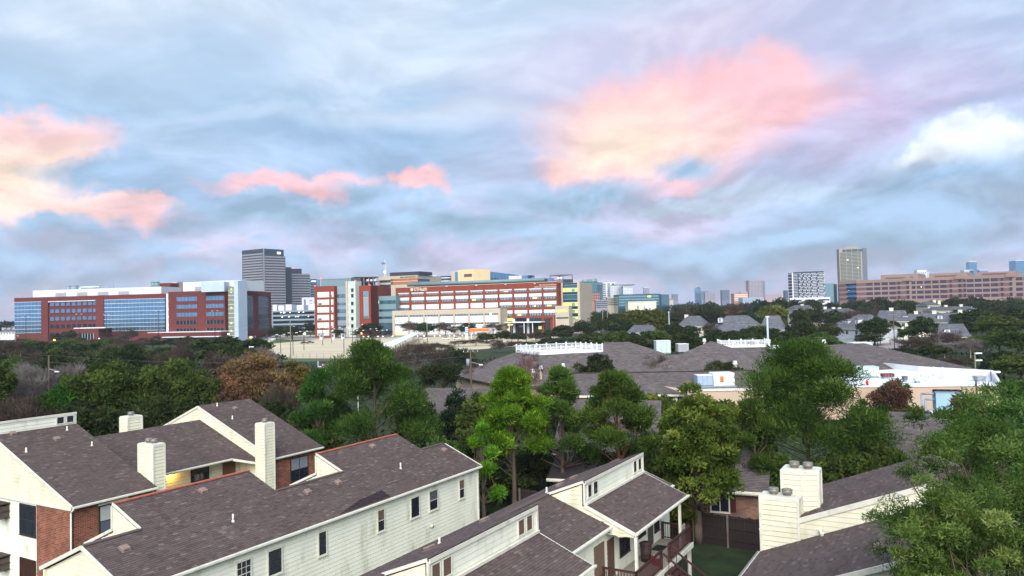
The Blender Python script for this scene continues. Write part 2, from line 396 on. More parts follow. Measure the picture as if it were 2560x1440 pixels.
def roof_plane(parent, polys, z_of, material=None, thick=0.14, course=0.14, tab=0.3, name='roof', shingles=True):
    """polys: convex (x, y) outlines; z_of = (x0, y0, z0, sx, sy): height z0 + sx*(x-x0) + sy*(y-y0)"""
    x0, y0, zb, sx, sy = z_of
    H = lambda x, y: zb + sx * (x - x0) + sy * (y - y0)
    mb = MB()
    for poly in polys:
        mb.ext([(x, y, H(x, y)) for x, y in poly], (0, 0, -thick))
    r = mb.build(name, M_ROOFBASE, parent)
    if not shingles: r.data.materials[0] = material or M_SHING; return r
    nrm = Vector((-sx, -sy, 1)).normalized()
    up = Vector((sx, sy, 0)); g = up.length; up.normalize()
    ev = Vector((up.y, -up.x, 0))
    slope = math.sqrt(1 + g * g)
    vs, fs = [], []
    rnd = random.Random(int(abs(x0 * 31 + y0 * 17 + zb * 7)) + 3)
    for poly in polys:
        p2 = [(ev.x * x + ev.y * y, up.x * x + up.y * y) for x, y in poly]
        if area(p2) < 0: p2 = p2[::-1]
        e0 = min(p[0] for p in p2); e1 = max(p[0] for p in p2); s0 = min(p[1] for p in p2); s1 = max(p[1] for p in p2)
        row = 0; s = s0; step = course / slope
        while s < s1:
            e = e0 - rnd.random() * tab
            while e < e1:
                w = tab * rnd.uniform(0.75, 1.25)
                jl = rnd.uniform(0, 0.012)
                q = [(e + 0.004, s - jl), (e + w - 0.004, s - jl), (e + w - 0.004, s + step * 1.15), (e + 0.004, s + step * 1.15)]
                for i in range(len(p2)):                                   # keep only what lies on this roof
                    a, b = p2[i], p2[(i + 1) % len(p2)]
                    dx, dy = b[0] - a[0], b[1] - a[1]
                    out = []
                    for k in range(len(q)):
                        u, v = q[k], q[(k + 1) % len(q)]
                        cu = dx * (u[1] - a[1]) - dy * (u[0] - a[0]) + 0.012; cv = dx * (v[1] - a[1]) - dy * (v[0] - a[0]) + 0.012
                        if cu >= 0: out.append(u)
                        if (cu >= 0) != (cv >= 0):
                            t = cu / (cu - cv); out.append((u[0] + (v[0] - u[0]) * t, u[1] + (v[1] - u[1]) * t))
                    q = out
                    if len(q) < 3: break
                if len(q) >= 3:
                    b = len(vs); lift = rnd.uniform(0.018, 0.026)
                    for ee, ss in q:
                        x = ev.x * ee + up.x * ss; y = ev.y * ee + up.y * ss
                        o = lift - (lift - 0.005) * min(1, max(0, (ss - s + jl) / (step * 1.15)))
                        vs.append(Vector((x, y, H(x, y))) + nrm * o)
                    n = len(q); fs.append(tuple(range(b, b + n)))
                    low = [k for k in range(n) if q[k][1] <= s - jl + 1e-6]
                    if len(low) == 2:
                        k0, k1 = low
                        b2 = len(vs); vs.append(vs[b + k0] - nrm * (lift - 0.001)); vs.append(vs[b + k1] - nrm * (lift - 0.001))
                        fs.append((b2, b2 + 1, b + k1, b + k0) if k1 == k0 + 1 else (b2 + 1, b2, b + k0, b + k1))
                e += w
            s += step; row += 1
    me = bpy.data.meshes.new('shingles'); me.from_pydata([tuple(v) for v in vs], [], fs); me.materials.append(material or M_SHING); me.update()
    sh = link_mesh('shingles', me, r); sh['kind'] = 'stuff'
    return r

def window(parent, p0, ad, nd, a0, a1, z0, z1, frame=None, pane=None, rail=True, mull=0, fw=0.05, out=0.05, top_pane=None, name='window', sill=True, grid=None):
    """window set on a wall: frame bars, dark panes, sill"""
    frame = frame or M_TRIM; pane = pane or M_DARKGLASS
    def P(a, z, o): return (p0[0] + ad[0] * a + nd[0] * o, p0[1] + ad[1] * a + nd[1] * o, z)
    def bx(mb, a, b, c, d, o0, o1):
        vs = [P(a, c, o0), P(b, c, o0), P(b, c, o1), P(a, c, o1), P(a, d, o0), P(b, d, o0), P(b, d, o1), P(a, d, o1)]
        mb.add(vs, [(0, 3, 2, 1), (4, 5, 6, 7), (0, 1, 5, 4), (1, 2, 6, 5), (2, 3, 7, 6), (3, 0, 4, 7)])
    mb = MB()
    bx(mb, a0 - fw, a0 + 0.012, z0 - fw, z1 + fw, 0.0, out); bx(mb, a1 - 0.012, a1 + fw, z0 - fw, z1 + fw, 0.0, out)
    bx(mb, a0 + 0.012, a1 - 0.012, z1 - 0.012, z1 + fw, 0.0, out); bx(mb, a0 + 0.012, a1 - 0.012, z0 - fw, z0 + 0.012, 0.0, out)
    zm = (z0 + z1) / 2
    if rail: bx(mb, a0 + 0.012, a1 - 0.012, zm - 0.02, zm + 0.02, 0.0, out - 0.012)
    for i in range(mull):
        am = a0 + (a1 - a0) * (i + 1) / (mull + 1); bx(mb, am - 0.03, am + 0.03, z0 + 0.012, z1 - 0.012, 0.0, out - 0.008)
    if grid:
        for i in range(1, grid[0]):
            am = a0 + (a1 - a0) * i / grid[0]; bx(mb, am - 0.012, am + 0.012, z0 + 0.012, z1 - 0.012, 0.0, out - 0.01)
        for i in range(1, grid[1]):
            am = z0 + (z1 - z0) * i / grid[1]; bx(mb, a0 + 0.012, a1 - 0.012, am - 0.012, am + 0.012, 0.0, out - 0.014)
    w = mb.build(name, frame, parent)
    na = mull + 1
    for i in range(na):
        b0 = a0 + (a1 - a0) * i / na; b1 = a0 + (a1 - a0) * (i + 1) / na
        for k in range(2 if rail else 1):
            c0, c1 = ((z0, zm), (zm, z1))[k] if rail else (z0, z1)
            m2 = MB(); bx(m2, b0 + 0.005, b1 - 0.005, c0 + 0.005, c1 - 0.005, 0.002, out - (0.028 if k == 0 else 0.02))
            m2.build('pane', (top_pane if (k == 1 and top_pane) else pane), w)
    if sill:
        m3 = MB(); bx(m3, a0 - fw - 0.03, a1 + fw + 0.03, z0 - fw - 0.04, z0 - fw - 0.002, 0.0, out + 0.03); m3.build('sill', frame, w)
    return w

def trim(parent, p, q, w=0.1, h=0.16, material=None, name='fascia'):
    return MB().bar(p, q, w, h).build(name, material or M_TRIM, parent)
def roof_vent(parent, x, y, z, sy, size=0.36):
    mb = MB(); t = math.atan(sy); c, s = math.cos(t), math.sin(t)
    def T(a, b, h): return (x + a, y + b * c - h * s, z + b * s + h * c)
    def slab(a, h0, h1, k=1.0):
        vs = [T(-a, -a, h0), T(a, -a, h0), T(a, a, h0), T(-a, a, h0), T(-a * k, -a * k, h1), T(a * k, -a * k, h1), T(a * k, a * k, h1), T(-a * k, a * k, h1)]
        mb.add(vs, [(0, 3, 2, 1), (4, 5, 6, 7), (0, 1, 5, 4), (1, 2, 6, 5), (2, 3, 7, 6), (3, 0, 4, 7)])
    slab(size * 0.6, 0.01, 0.035); slab(size * 0.36, 0.035, 0.1); slab(size * 0.52, 0.1, 0.17, 0.85)
    return mb.build('roof_vent', M_VENT, parent)
def pipe_vent(parent, x, y, z, h=0.4, r=0.05):
    mb = MB(); mb.cyl((x, y, z - 0.05), (x, y, z + h), r, r, 10); mb.cyl((x, y, z - 0.03), (x, y, z + 0.1), r * 2.2, r * 1.1, 10)
    return mb.build('pipe_vent', M_TRIM, parent, True)
def chimney(parent, x0, x1, y0, y1, z0, z1, faces, flues=2, pot_axis='y', zb=None):
    """boxed chimney: sided faces, corner boards, cap and flue pots"""
    c = MB().box(x0, x1, y0, y1, z0, z1).build('chimney', M_SHEATH, parent)
    sides = {'-x': ((x0, y1), (0, -1), (-1, 0), y1 - y0), '-y': ((x0, y0), (1, 0), (0, -1), x1 - x0), '+y': ((x1, y1), (-1, 0), (0, 1), x1 - x0), '+x': ((x1, y0), (0, 1), (1, 0), y1 - y0)}
    for f in faces:
        p, ad, nd, wd = sides[f]
        siding(c, p, ad, nd, [(0, z0), (wd, z0), (wd, z1), (0, z1)], M_CREAM, 0.19, 9, 'chimney_side', 0.02) if False else chim_side(c, p, ad, nd, wd, z0, z1)
    mb = MB()
    for (x, y) in ((x0, y0), (x1, y0), (x0, y1), (x1, y1)):
        mb.box(x - 0.05, x + 0.05, y - 0.05, y + 0.05, z0, z1 - 0.012)
    mb.build('corner_board', M_TRIM, c)
    chim_cap(c, [(x0, y0), (x1, y0), (x1, y1), (x0, y1)], z1, flues, pot_axis)
    return c
def chim_side(c, p, ad, nd, wd, z0, z1):
    z = z0
    while z < z1 - 0.1:
        zt = min(z + 0.215, z1 - 0.1)
        def P(a, zz, o): return (p[0] + ad[0] * a + nd[0] * o, p[1] + ad[1] * a + nd[1] * o, zz)
        a0, a1 = 0.05, wd - 0.05
        vs = [P(a0, z, 0.03), P(a1, z, 0.03), P(a1, zt, 0.008), P(a0, zt, 0.008), P(a0, z, 0.001), P(a1, z, 0.001), P(a1, zt, 0.001), P(a0, zt, 0.001)]
        MB().add(vs, [(0, 1, 2, 3), (7, 6, 5, 4), (0, 4, 5, 1), (3, 2, 6, 7), (0, 3, 7, 4), (1, 5, 6, 2)]).build('siding_board', M_CREAM, c)
        z += 0.235
def chim_cap(c, pts, z1, flues, axis):
    cx = sum(p[0] for p in pts) / len(pts); cy = sum(p[1] for p in pts) / len(pts)
    mb = MB(); big = [(cx + (x - cx) * 1.06, cy + (y - cy) * 1.06, z1 - 0.1) for x, y in pts]
    mb.ext(big, (0, 0, 0.16))
    top = [(cx + (x - cx) * 1.0, cy + (y - cy) * 1.0, z1 + 0.06) for x, y in pts]; mb.ext(top, (0, 0, 0.04))
    mb.build('chimney_cap', M_TRIM, c)
    for i in range(flues):
        o = (i - (flues - 1) / 2) * 0.6
        px, py = (cx, cy + o) if axis == 'y' else (cx + o, cy)
        fb = MB(); fb.cyl((px, py, z1 + 0.09), (px, py, z1 + 0.2), 0.17, 0.17, 16); fb.cyl((px, py, z1 + 0.2), (px, py, z1 + 0.36), 0.235, 0.235, 16); fb.cyl((px, py, z1 + 0.36), (px, py, z1 + 0.4), 0.25, 0.2, 16)
        fb.build('flue_pot', M_METAL_GREY, c, True)

PHI = R(59.85)
def bframe(name, label, cat, u0, n0, group=None):
    U = np.array([math.cos(PHI), math.sin(PHI)]); Nn = np.array([math.sin(PHI), -math.cos(PHI)])
    p = U * u0 + Nn * n0
    return thing(name, label, cat, (p[0], p[1], 0), PHI, group)
X, Y = (1, 0), (0, 1); XM, YM = (-1, 0), (0, -1)

# ------------------------------------------------------------------ ground
M_GRASS = mat('dark_lawn', (38, 52, 28), 0.95, 0.45, 0.6, stain=((74, 66, 44), 0.15, 0.7))
gm = MB(); gm.add([(-6000, -6000, 0), (6000, -6000, 0), (6000, 6000, 0), (-6000, 6000, 0)], [(0, 1, 2, 3)])
put_props(gm.build('ground', M_GRASS), kind='structure')

# ------------------------------------------------------------------ apartment house A: long white wall, purple-brown roof
def apartment_a():
    a = bframe('apartment_house', 'long white sided apartment house with stepped brown shingle roof, lower left of the photo', 'house', 18.87, -30.14, 'apartment houses in the foreground')
    s = 0.427; ze = 5.6; X0, X1 = 0.385, 27.86
    segs = [(X0, 3.218, 0), (3.218, 11.445, 1), (11.445, 16.888, 0), (16.888, 25.098, 1), (25.098, X1, 0)]
    polys = [[(X0, 0), (X1, 0), (X1, 3.31), (X0, 3.31)]] + [[(x0, 3.31), (x1, 3.31), (x1, 5.54), (x0, 5.54)] for x0, x1, h in segs if h]
    roof_plane(a, polys, (0, 0, ze, 0, s))
    for x0, x1, h in segs:
        if h:
            roof_plane(a, [[(x0, 5.56), (x1, 5.56), (x1, 8.1), (x0, 8.1)]], (0, 5.56, 6.70, 0, -s), shingles=False, name='back_roof')
            siding(a, (x1, 5.5), XM, Y, [(0, 6.6), (x1 - x0, 6.6), (x1 - x0, 7.84), (0, 7.84)], M_CREAM, boards=False, name='clerestory_wall')
            wall_panel(a, (x1, 7.85), XM, Y, [(0, 0), (x1 - x0, 0), (x1 - x0, 5.6), (0, 5.6)], M_CREAM)
            # side walls of the raised part
            siding(a, (x0 + 0.02, 3.31), Y, XM, [(0.2, 6.98), (2.21, 6.0), (2.21, 7.82)], M_CREAM, name='side_wall')
            siding(a, (x0 + 0.02, 5.52), Y, XM, [(0, 6.0), (2.35, 5.0), (2.35, 5.6), (0, 6.6)], M_CREAM, name='side_wall')
            siding(a, (x0 + 0.02, 6.4), Y, XM, [(0, 0.0), (1.45, 0.0), (1.45, 5.0), (0, 5.45)], M_CREAM, name='side_wall', boards=False)
            siding(a, (x1 - 0.02, 7.87), YM, X, [(0, 0.0), (1.45, 0.0), (1.45, 5.45), (0, 5.0)], M_CREAM, name='side_wall', boards=False)
            siding(a, (x1 - 0.02, 5.52), YM, X, [(0, 6.0), (2.0, 6.9), (0, 7.82)], M_CREAM, name='side_wall', boards=False)
            trim(a, (x0, 3.35, 7.03), (x0, 5.56, 7.97), 0.06, 0.13, name='rake_board'); trim(a, (x0 - 0.01, 5.56, 6.73), (x0 - 0.01, 7.95, 5.71), 0.06, 0.14, name='rake_board')
            trim(a, (x0 - 0.02, 5.57, 6.75), (x0 - 0.02, 5.57, 7.86), 0.1, 0.08, name='corner_board')
            MB().bar((x0, 5.56, 7.99), (x1, 5.56, 7.99), 0.3, 0.05).build('ridge_cap', mat('rusty_ridge', (160, 92, 70), 0.8, 0.3, 2), a)
        else:
            roof_plane(a, [[(x0, 3.33), (x1, 3.33), (x1, 6.62), (x0, 6.62)]], (0, 3.31, 7.014, 0, -s), shingles=False, name='back_roof')
            wall_panel(a, (x1, 6.4), XM, Y, [(0, 0), (x1 - x0, 0), (x1 - x0, 5.55), (0, 5.55)], M_CREAM)
            MB().bar((x0 + 0.02, 3.32, 7.03), (x1 - 0.02, 3.32, 7.03), 0.28, 0.05).build('ridge_cap', M_SHING, a)
    # long front wall, eaves gutter, corner boards
    siding(a, (X0 + 0.15, 0.25), X, YM, [(0, 0), (X1 - X0 - 0.3, 0), (X1 - X0 - 0.3, 5.5), (0, 5.5)], M_WHITE_SID)
    trim(a, (X0, 0.0, 5.5), (X1, 0.0, 5.5), 0.06, 0.2); trim(a, (X0, -0.09, 5.53), (X1, -0.09, 5.53), 0.12, 0.09, name='gutter')
    MB().box(X0 + 0.05, X1 - 0.05, 0.01, 0.3, 5.44, 5.48).build('soffit', M_TRIM, a)
    for x in (X0 + 0.15, X1 - 0.15): trim(a, (x, 0.21, 0), (x, 0.21, 5.45), 0.12, 0.1, name='corner_board')
    # near gable end
    siding(a, (X0 + 0.15, 6.4), YM, XM, [(0, 0), (6.15, 0), (6.15, 5.5), (3.09, 6.82), (0, 5.5)], M_CREAM)
    trim(a, (X0 - 0.02, 0, 5.56), (X0 - 0.02, 3.31, 6.97), 0.07, 0.17, name='rake_board'); trim(a, (X0 - 0.02, 6.62, 5.56), (X0 - 0.02, 3.31, 6.97), 0.07, 0.17, name='rake_board')
    siding(a, (X1 - 0.15, 0.25), Y, X, [(0, 0), (6.15, 0), (6.15, 5.5), (3.09, 6.82), (0, 5.5)], M_CREAM, boards=False)
    trim(a, (X1 + 0.02, 0, 5.56), (X1 + 0.02, 3.31, 6.97), 0.07, 0.17, name='rake_board')
    # windows of the front wall
    for x0, x1, kind in ((6.12, 6.95, 'grid'), (8.06, 8.95, 'plain'), (11.59, 12.17, 'plain'), (16.53, 17.12, 'tan'), (19.77, 20.63, 'plain'), (21.76, 22.65, 'blind'), (25.29, 25.87, 'tan')):
        kw = dict(frame=M_TRIM)
        if kind == 'grid': kw['grid'] = (3, 4)
        if kind == 'tan': kw['top_pane'] = mat('tan_screen', (104, 88, 74), 0.8, 0.1)
        if kind == 'blind': kw['top_pane'] = mat('grey_curtain', (84, 88, 88), 0.7, 0.2, 6)
        window(a, (0, 0.226), X, YM, x0, x1, 3.75, 5.0, out=0.07, fw=0.06, rail=(kind != 'plain'), **kw)
    m = MB(); m.cyl((21.9, 0.26, 2.75), (21.9, 0.05, 2.72), 0.09, 0.11, 12); m.build('dryer_vent', M_TRIM, a, True)
    st = mat('mildew_stain', (150, 148, 110), 0.95, 0.25, 3)
    for x, y, z in ((1.77, 2.34, 6.6), (7.75, 4.76, 7.63), (13.05, 2.44, 6.64), (15.59, 2.48, 6.65), (21.55, 4.85, 7.67), (26.82, 2.52, 6.68)): roof_vent(a, x, y, z + 0.015, s)
    for x, y, z in ((7.43, 2.01, 6.46), (21.17, 2.1, 6.49)): pipe_vent(a, x, y, z)
    # darker replaced strip of shingles above the gutter
    roof_plane(a, [[(13.2, 0.08), (17.6, 0.08), (17.6, 0.75), (15.4, 0.6)]], (0, 0, ze + 0.03, 0, s), shingle_mat('new_shingles', (48, 42, 46), (58, 50, 54), (66, 58, 62), 0.1), thick=0.01, name='roof_patch')
    return a
apartment_a()

# ------------------------------------------------------------------ apartment house B: brick and cream, chimneys, porch with a lamp
def apartment_b():
    b = bframe('apartment_house', 'brick and cream apartment house with three chimneys and a lamplit porch, far left', 'house', 26.35, -46.7, 'apartment houses in the foreground')
    s = 0.395
    # left block
    W1 = 5.68
    roof_plane(b, [[(0, 0), (W1, 0), (W1, 9.44), (0, 9.44)]], (0, 0, 5.6, 0, s))
    roof_plane(b, [[(0, 9.52), (W1, 9.52), (W1, 16), (0, 16)]], (0, 9.5, 10.2, 0, -0.5), shingles=False, name='back_roof')
    siding(b, (-0.6, 9.46), X, YM, [(0, 9.2), (W1 + 0.6, 9.2), (W1 + 0.6, 10.15), (0, 10.15)], M_WHITE_SID, name='clerestory_wall')
    trim(b, (-0.6, 9.42, 10.12), (W1, 9.42, 10.12), 0.06, 0.16)
    for x in (4.25, 4.95): window(b, (0, 9.436), X, YM, x, x + 0.5, 9.5, 9.98, rail=False, sill=False)
    siding(b, (0.12, 15.5), YM, XM, [(6.05, 5.3), (15.2, 5.3), (15.2, 5.55), (6.05, 9.16)], M_CREAM, name='gable_wall')
    siding(b, (0.12, 15.5), YM, XM, [(0, 5.3), (6.05, 5.3), (6.05, 10.0), (0, 7.0)], M_CREAM, name='gable_wall', boards=False)
    siding(b, (0.16, 15.5), YM, XM, [(0, 0), (11.25, 0), (11.25, 5.3), (0, 5.3)], M_WHITE_SID)
    wall_panel(b, (0.12, 4.25), YM, XM, [(0, 0), (3.95, 0), (3.95, 5.38), (0, 5.3)], M_BRICK, 'brick_wall')
    trim(b, (-0.02, 0, 5.56), (-0.02, 9.44, 9.28), 0.07, 0.17, name='rake_board')
    trim(b, (0.06, 0.28, 5.32), (0.06, 9.44, 5.3), 0.05, 0.07, name='band_board')
    window(b, (0.136, 0), Y, XM, 4.38, 6.2, 3.2, 5.08, frame=M_FRAME_DK, mull=1, fw=0.06)
    window(b, (0.136, 0), Y, XM, 4.4, 6.2, -0.2, 1.6, frame=M_FRAME_DK, mull=1, fw=0.06, pane=mat('dim_room', (64, 40, 34), 0.4, 0.3, 2))
    wall_panel(b, (0.12, 0.3), X, YM, [(0, 0), (W1, 0), (W1, 5.5), (0, 5.5)], M_BRICK, 'brick_wall')
    window(b, (0.12, 0.3), X, YM, 1.75, 3.6, 3.25, 5.12, frame=M_FRAME_DK, mull=1, fw=0.07, out=0.06, pane=mat('dusk_pane', (92, 100, 112), 0.2, 0.15, 2), top_pane=M_BLIND)
    MB().box(1.75, 3.75, 0.2, 0.285, 5.2, 5.5).build('header_panel', M_TRIM, b)
    trim(b, (0, 0, 5.5), (W1, 0, 5.5), 0.06, 0.18); trim(b, (0, -0.09, 5.52), (W1, -0.09, 5.52), 0.12, 0.09, name='gutter')
    m = MB(); m.cyl((0.02, 0.2, 0), (0.02, 0.2, 5.2), 0.05, n=8); m.cyl((0.02, 0.2, 5.2), (0.08, -0.06, 5.46), 0.05, n=8); m.build('downspout', M_TRIM, b, True)
    wall_panel(b, (W1 - 0.02, 0.3), Y, X, [(0, 0), (9.1, 0), (9.1, 9.1), (0, 5.5)], M_CREAM)
    # middle block, set back and lower, with the porch
    zb = (0, 2.95, 5.72, 0, s)
    roof_plane(b, [[(W1 + 0.01, 2.95), (14.2, 2.95), (14.2, 9.2), (W1 + 0.01, 9.2)], [(14.2, 2.95), (15.6, 1.8), (16.05, 1.8), (16.05, 9.2), (14.2, 9.2)]], zb)
    roof_plane(b, [[(W1, 9.22), (16.05, 9.22), (16.05, 15), (W1, 15)]], (0, 9.2, 8.18, 0, -s), shingles=False, name='back_roof')
    trim(b, (W1, 2.92, 5.63), (14.2, 2.92, 5.63), 0.06, 0.18); trim(b, (14.2, 2.92, 5.63), (15.6, 1.77, 5.18), 0.06, 0.18); trim(b, (W1, 2.84, 5.66), (14.2, 2.84, 5.66), 0.1, 0.08, name='gutter')
    siding(b, (W1, 4.3), X, YM, [(0, 2.7), (10.4, 2.7), (10.4, 5.95), (0, 5.95)], M_CREAM, name='porch_wall')
    wall_panel(b, (W1, 4.3), X, YM, [(0, 0), (10.4, 0), (10.4, 2.69), (0, 2.69)], M_BRICK, 'brick_wall')
    MB().box(W1, 16.0, 2.0, 4.2, 2.5, 2.7).build('porch_floor', M_CONC, b)
    window(b, (0, 4.276), X, YM, 11.5, 13.05, 4.3, 5.3, frame=M_FRAME_DK, mull=1, top_pane=M_SCREEN)
    MB().box(14.4, 15.6, 4.2, 4.29, 2.71, 5.2).build('door', M_BROWNDOOR, b)
    lp = MB().box(9.55, 9.75, 4.12, 4.27, 5.3, 5.5).build('porch_lamp', glow('porch_lamp_glow', (255, 196, 90), 5), b)
    ld = bpy.data.lights.new('porch_light', 'POINT'); ld.energy = 26; ld.color = (1.0, 0.55, 0.1); ld.shadow_soft_size = 0.12
    lo = bpy.data.objects.new('porch_light', ld); COL.objects.link(lo); lo.parent = b; lo.location = (9.65, 3.95, 5.35)
    # right block
    R0, R1 = 16.08, 21.6
    roof_plane(b, [[(R0, 0.35), (R1, 0.35), (R1, 9.44), (R0, 9.44)]], (0, 0.35, 5.6, 0, 0.413))
    roof_plane(b, [[(R0, 9.46), (R1, 9.46), (R1, 16), (R0, 16)]], (0, 9.44, 9.35, 0, -0.413), shingles=False, name='back_roof')
    siding(b, (R0 + 0.03, 15.5), YM, XM, [(0, 5.0), (14.9, 5.0), (14.9, 5.6), (6.06, 9.2), (0, 6.7)], M_CREAM, name='gable_wall')
    trim(b, (R0 - 0.03, 0.35, 5.53), (R0 - 0.03, 9.44, 9.28), 0.07, 0.17, name='rake_board'); trim(b, (R0 - 0.03, 9.44, 9.28), (R0 - 0.03, 15, 6.98), 0.07, 0.17, name='rake_board')
    wall_panel(b, (R0, 0.62), X, YM, [(0, 0), (5.45, 0), (5.45, 5.5), (0, 5.5)], M_BRICK, 'brick_wall')
    wall_panel(b, (R1 - 0.08, 0.62), Y, X, [(0, 0), (14, 0), (14, 6.9), (8.8, 9.1), (0, 5.5)], M_BRICK, 'brick_wall')
    wall_panel(b, (R0 + 0.04, 5.0), YM, XM, [(0, 0), (4.4, 0), (4.4, 5.0), (0, 5.0)], M_CREAM)
    window(b, (R0, 0.62), X, YM, 2.1, 3.95, 3.2, 5.1, frame=M_FRAME_DK, mull=1, fw=0.07, top_pane=mat('grey_blind', (128, 132, 138), 0.5, 0.1))
    trim(b, (R0, 0.32, 5.5), (R1, 0.32, 5.5), 0.06, 0.18); trim(b, (R0, 0.24, 5.53), (R1, 0.24, 5.53), 0.1, 0.08, name='gutter')
    # chimneys
    chimney(b, 5.70, 6.55, 0.4, 2.05, 0, 8.3, ('-x', '-y'), 2, 'y')
    chimney(b, 15.0, 15.95, 0.05, 1.05, 0, 8.42, ('-x', '-y'), 1, 'y')
    chimney(b, 9.6, 10.8, 9.3, 10.3, 5.0, 9.2, ('-x', '-y'), 1, 'y')
    for x, y, z, k in ((3.31, 7.69, 8.64, 0), (1.2, 9.2, 9.24, 0), (18.82, 8.06, 8.8, 0)): roof_vent(b, x, y, z + 0.015, s)
    for x, y, z in ((4.58, 8.71, 9.04), (0.81, 6.78, 8.28), (4.91, 6.2, 8.05), (17.68, 8.98, 9.15), (17.38, 6.67, 8.2)): pipe_vent(b, x, y, z, 0.3)
    return b
B_HOUSE = apartment_b()
def ac_unit(z, label):
    t = bframe('window_air_conditioner', label, 'air conditioner', 26.35, -46.7, 'air conditioners in brown cages on the white wall')
    m = MB(); m.box(-0.5, 0.13, 7.55, 8.55, z, z + 0.75); m.build('casing', mat('ac_case', (84, 76, 70), 0.6, 0.1), t)
    g = MB()
    for i in range(6): g.box(-0.56, -0.52, 7.5 + i * 0.21, 7.54 + i * 0.21, z - 0.05, z + 0.85)
    for zz in (z - 0.05, z + 0.4, z + 0.85):
        g.box(-0.58, -0.55, 7.5, 8.6, zz, zz + 0.04); g.box(-0.56, 0.13, 7.46, 7.5, zz, zz + 0.04); g.box(-0.56, 0.13, 8.6, 8.64, zz, zz + 0.04)
    g.build('cage', M_FRAME_DK, t)
    MB().box(-0.62, 0.13, 7.42, 8.66, z + 0.9, z + 0.94).build('hood', M_FRAME_DK, t)
ac_unit(4.1, 'caged air conditioner high on the white wall beside the upper window')
ac_unit(0.7, 'caged air conditioner low on the white wall, bottom left corner')

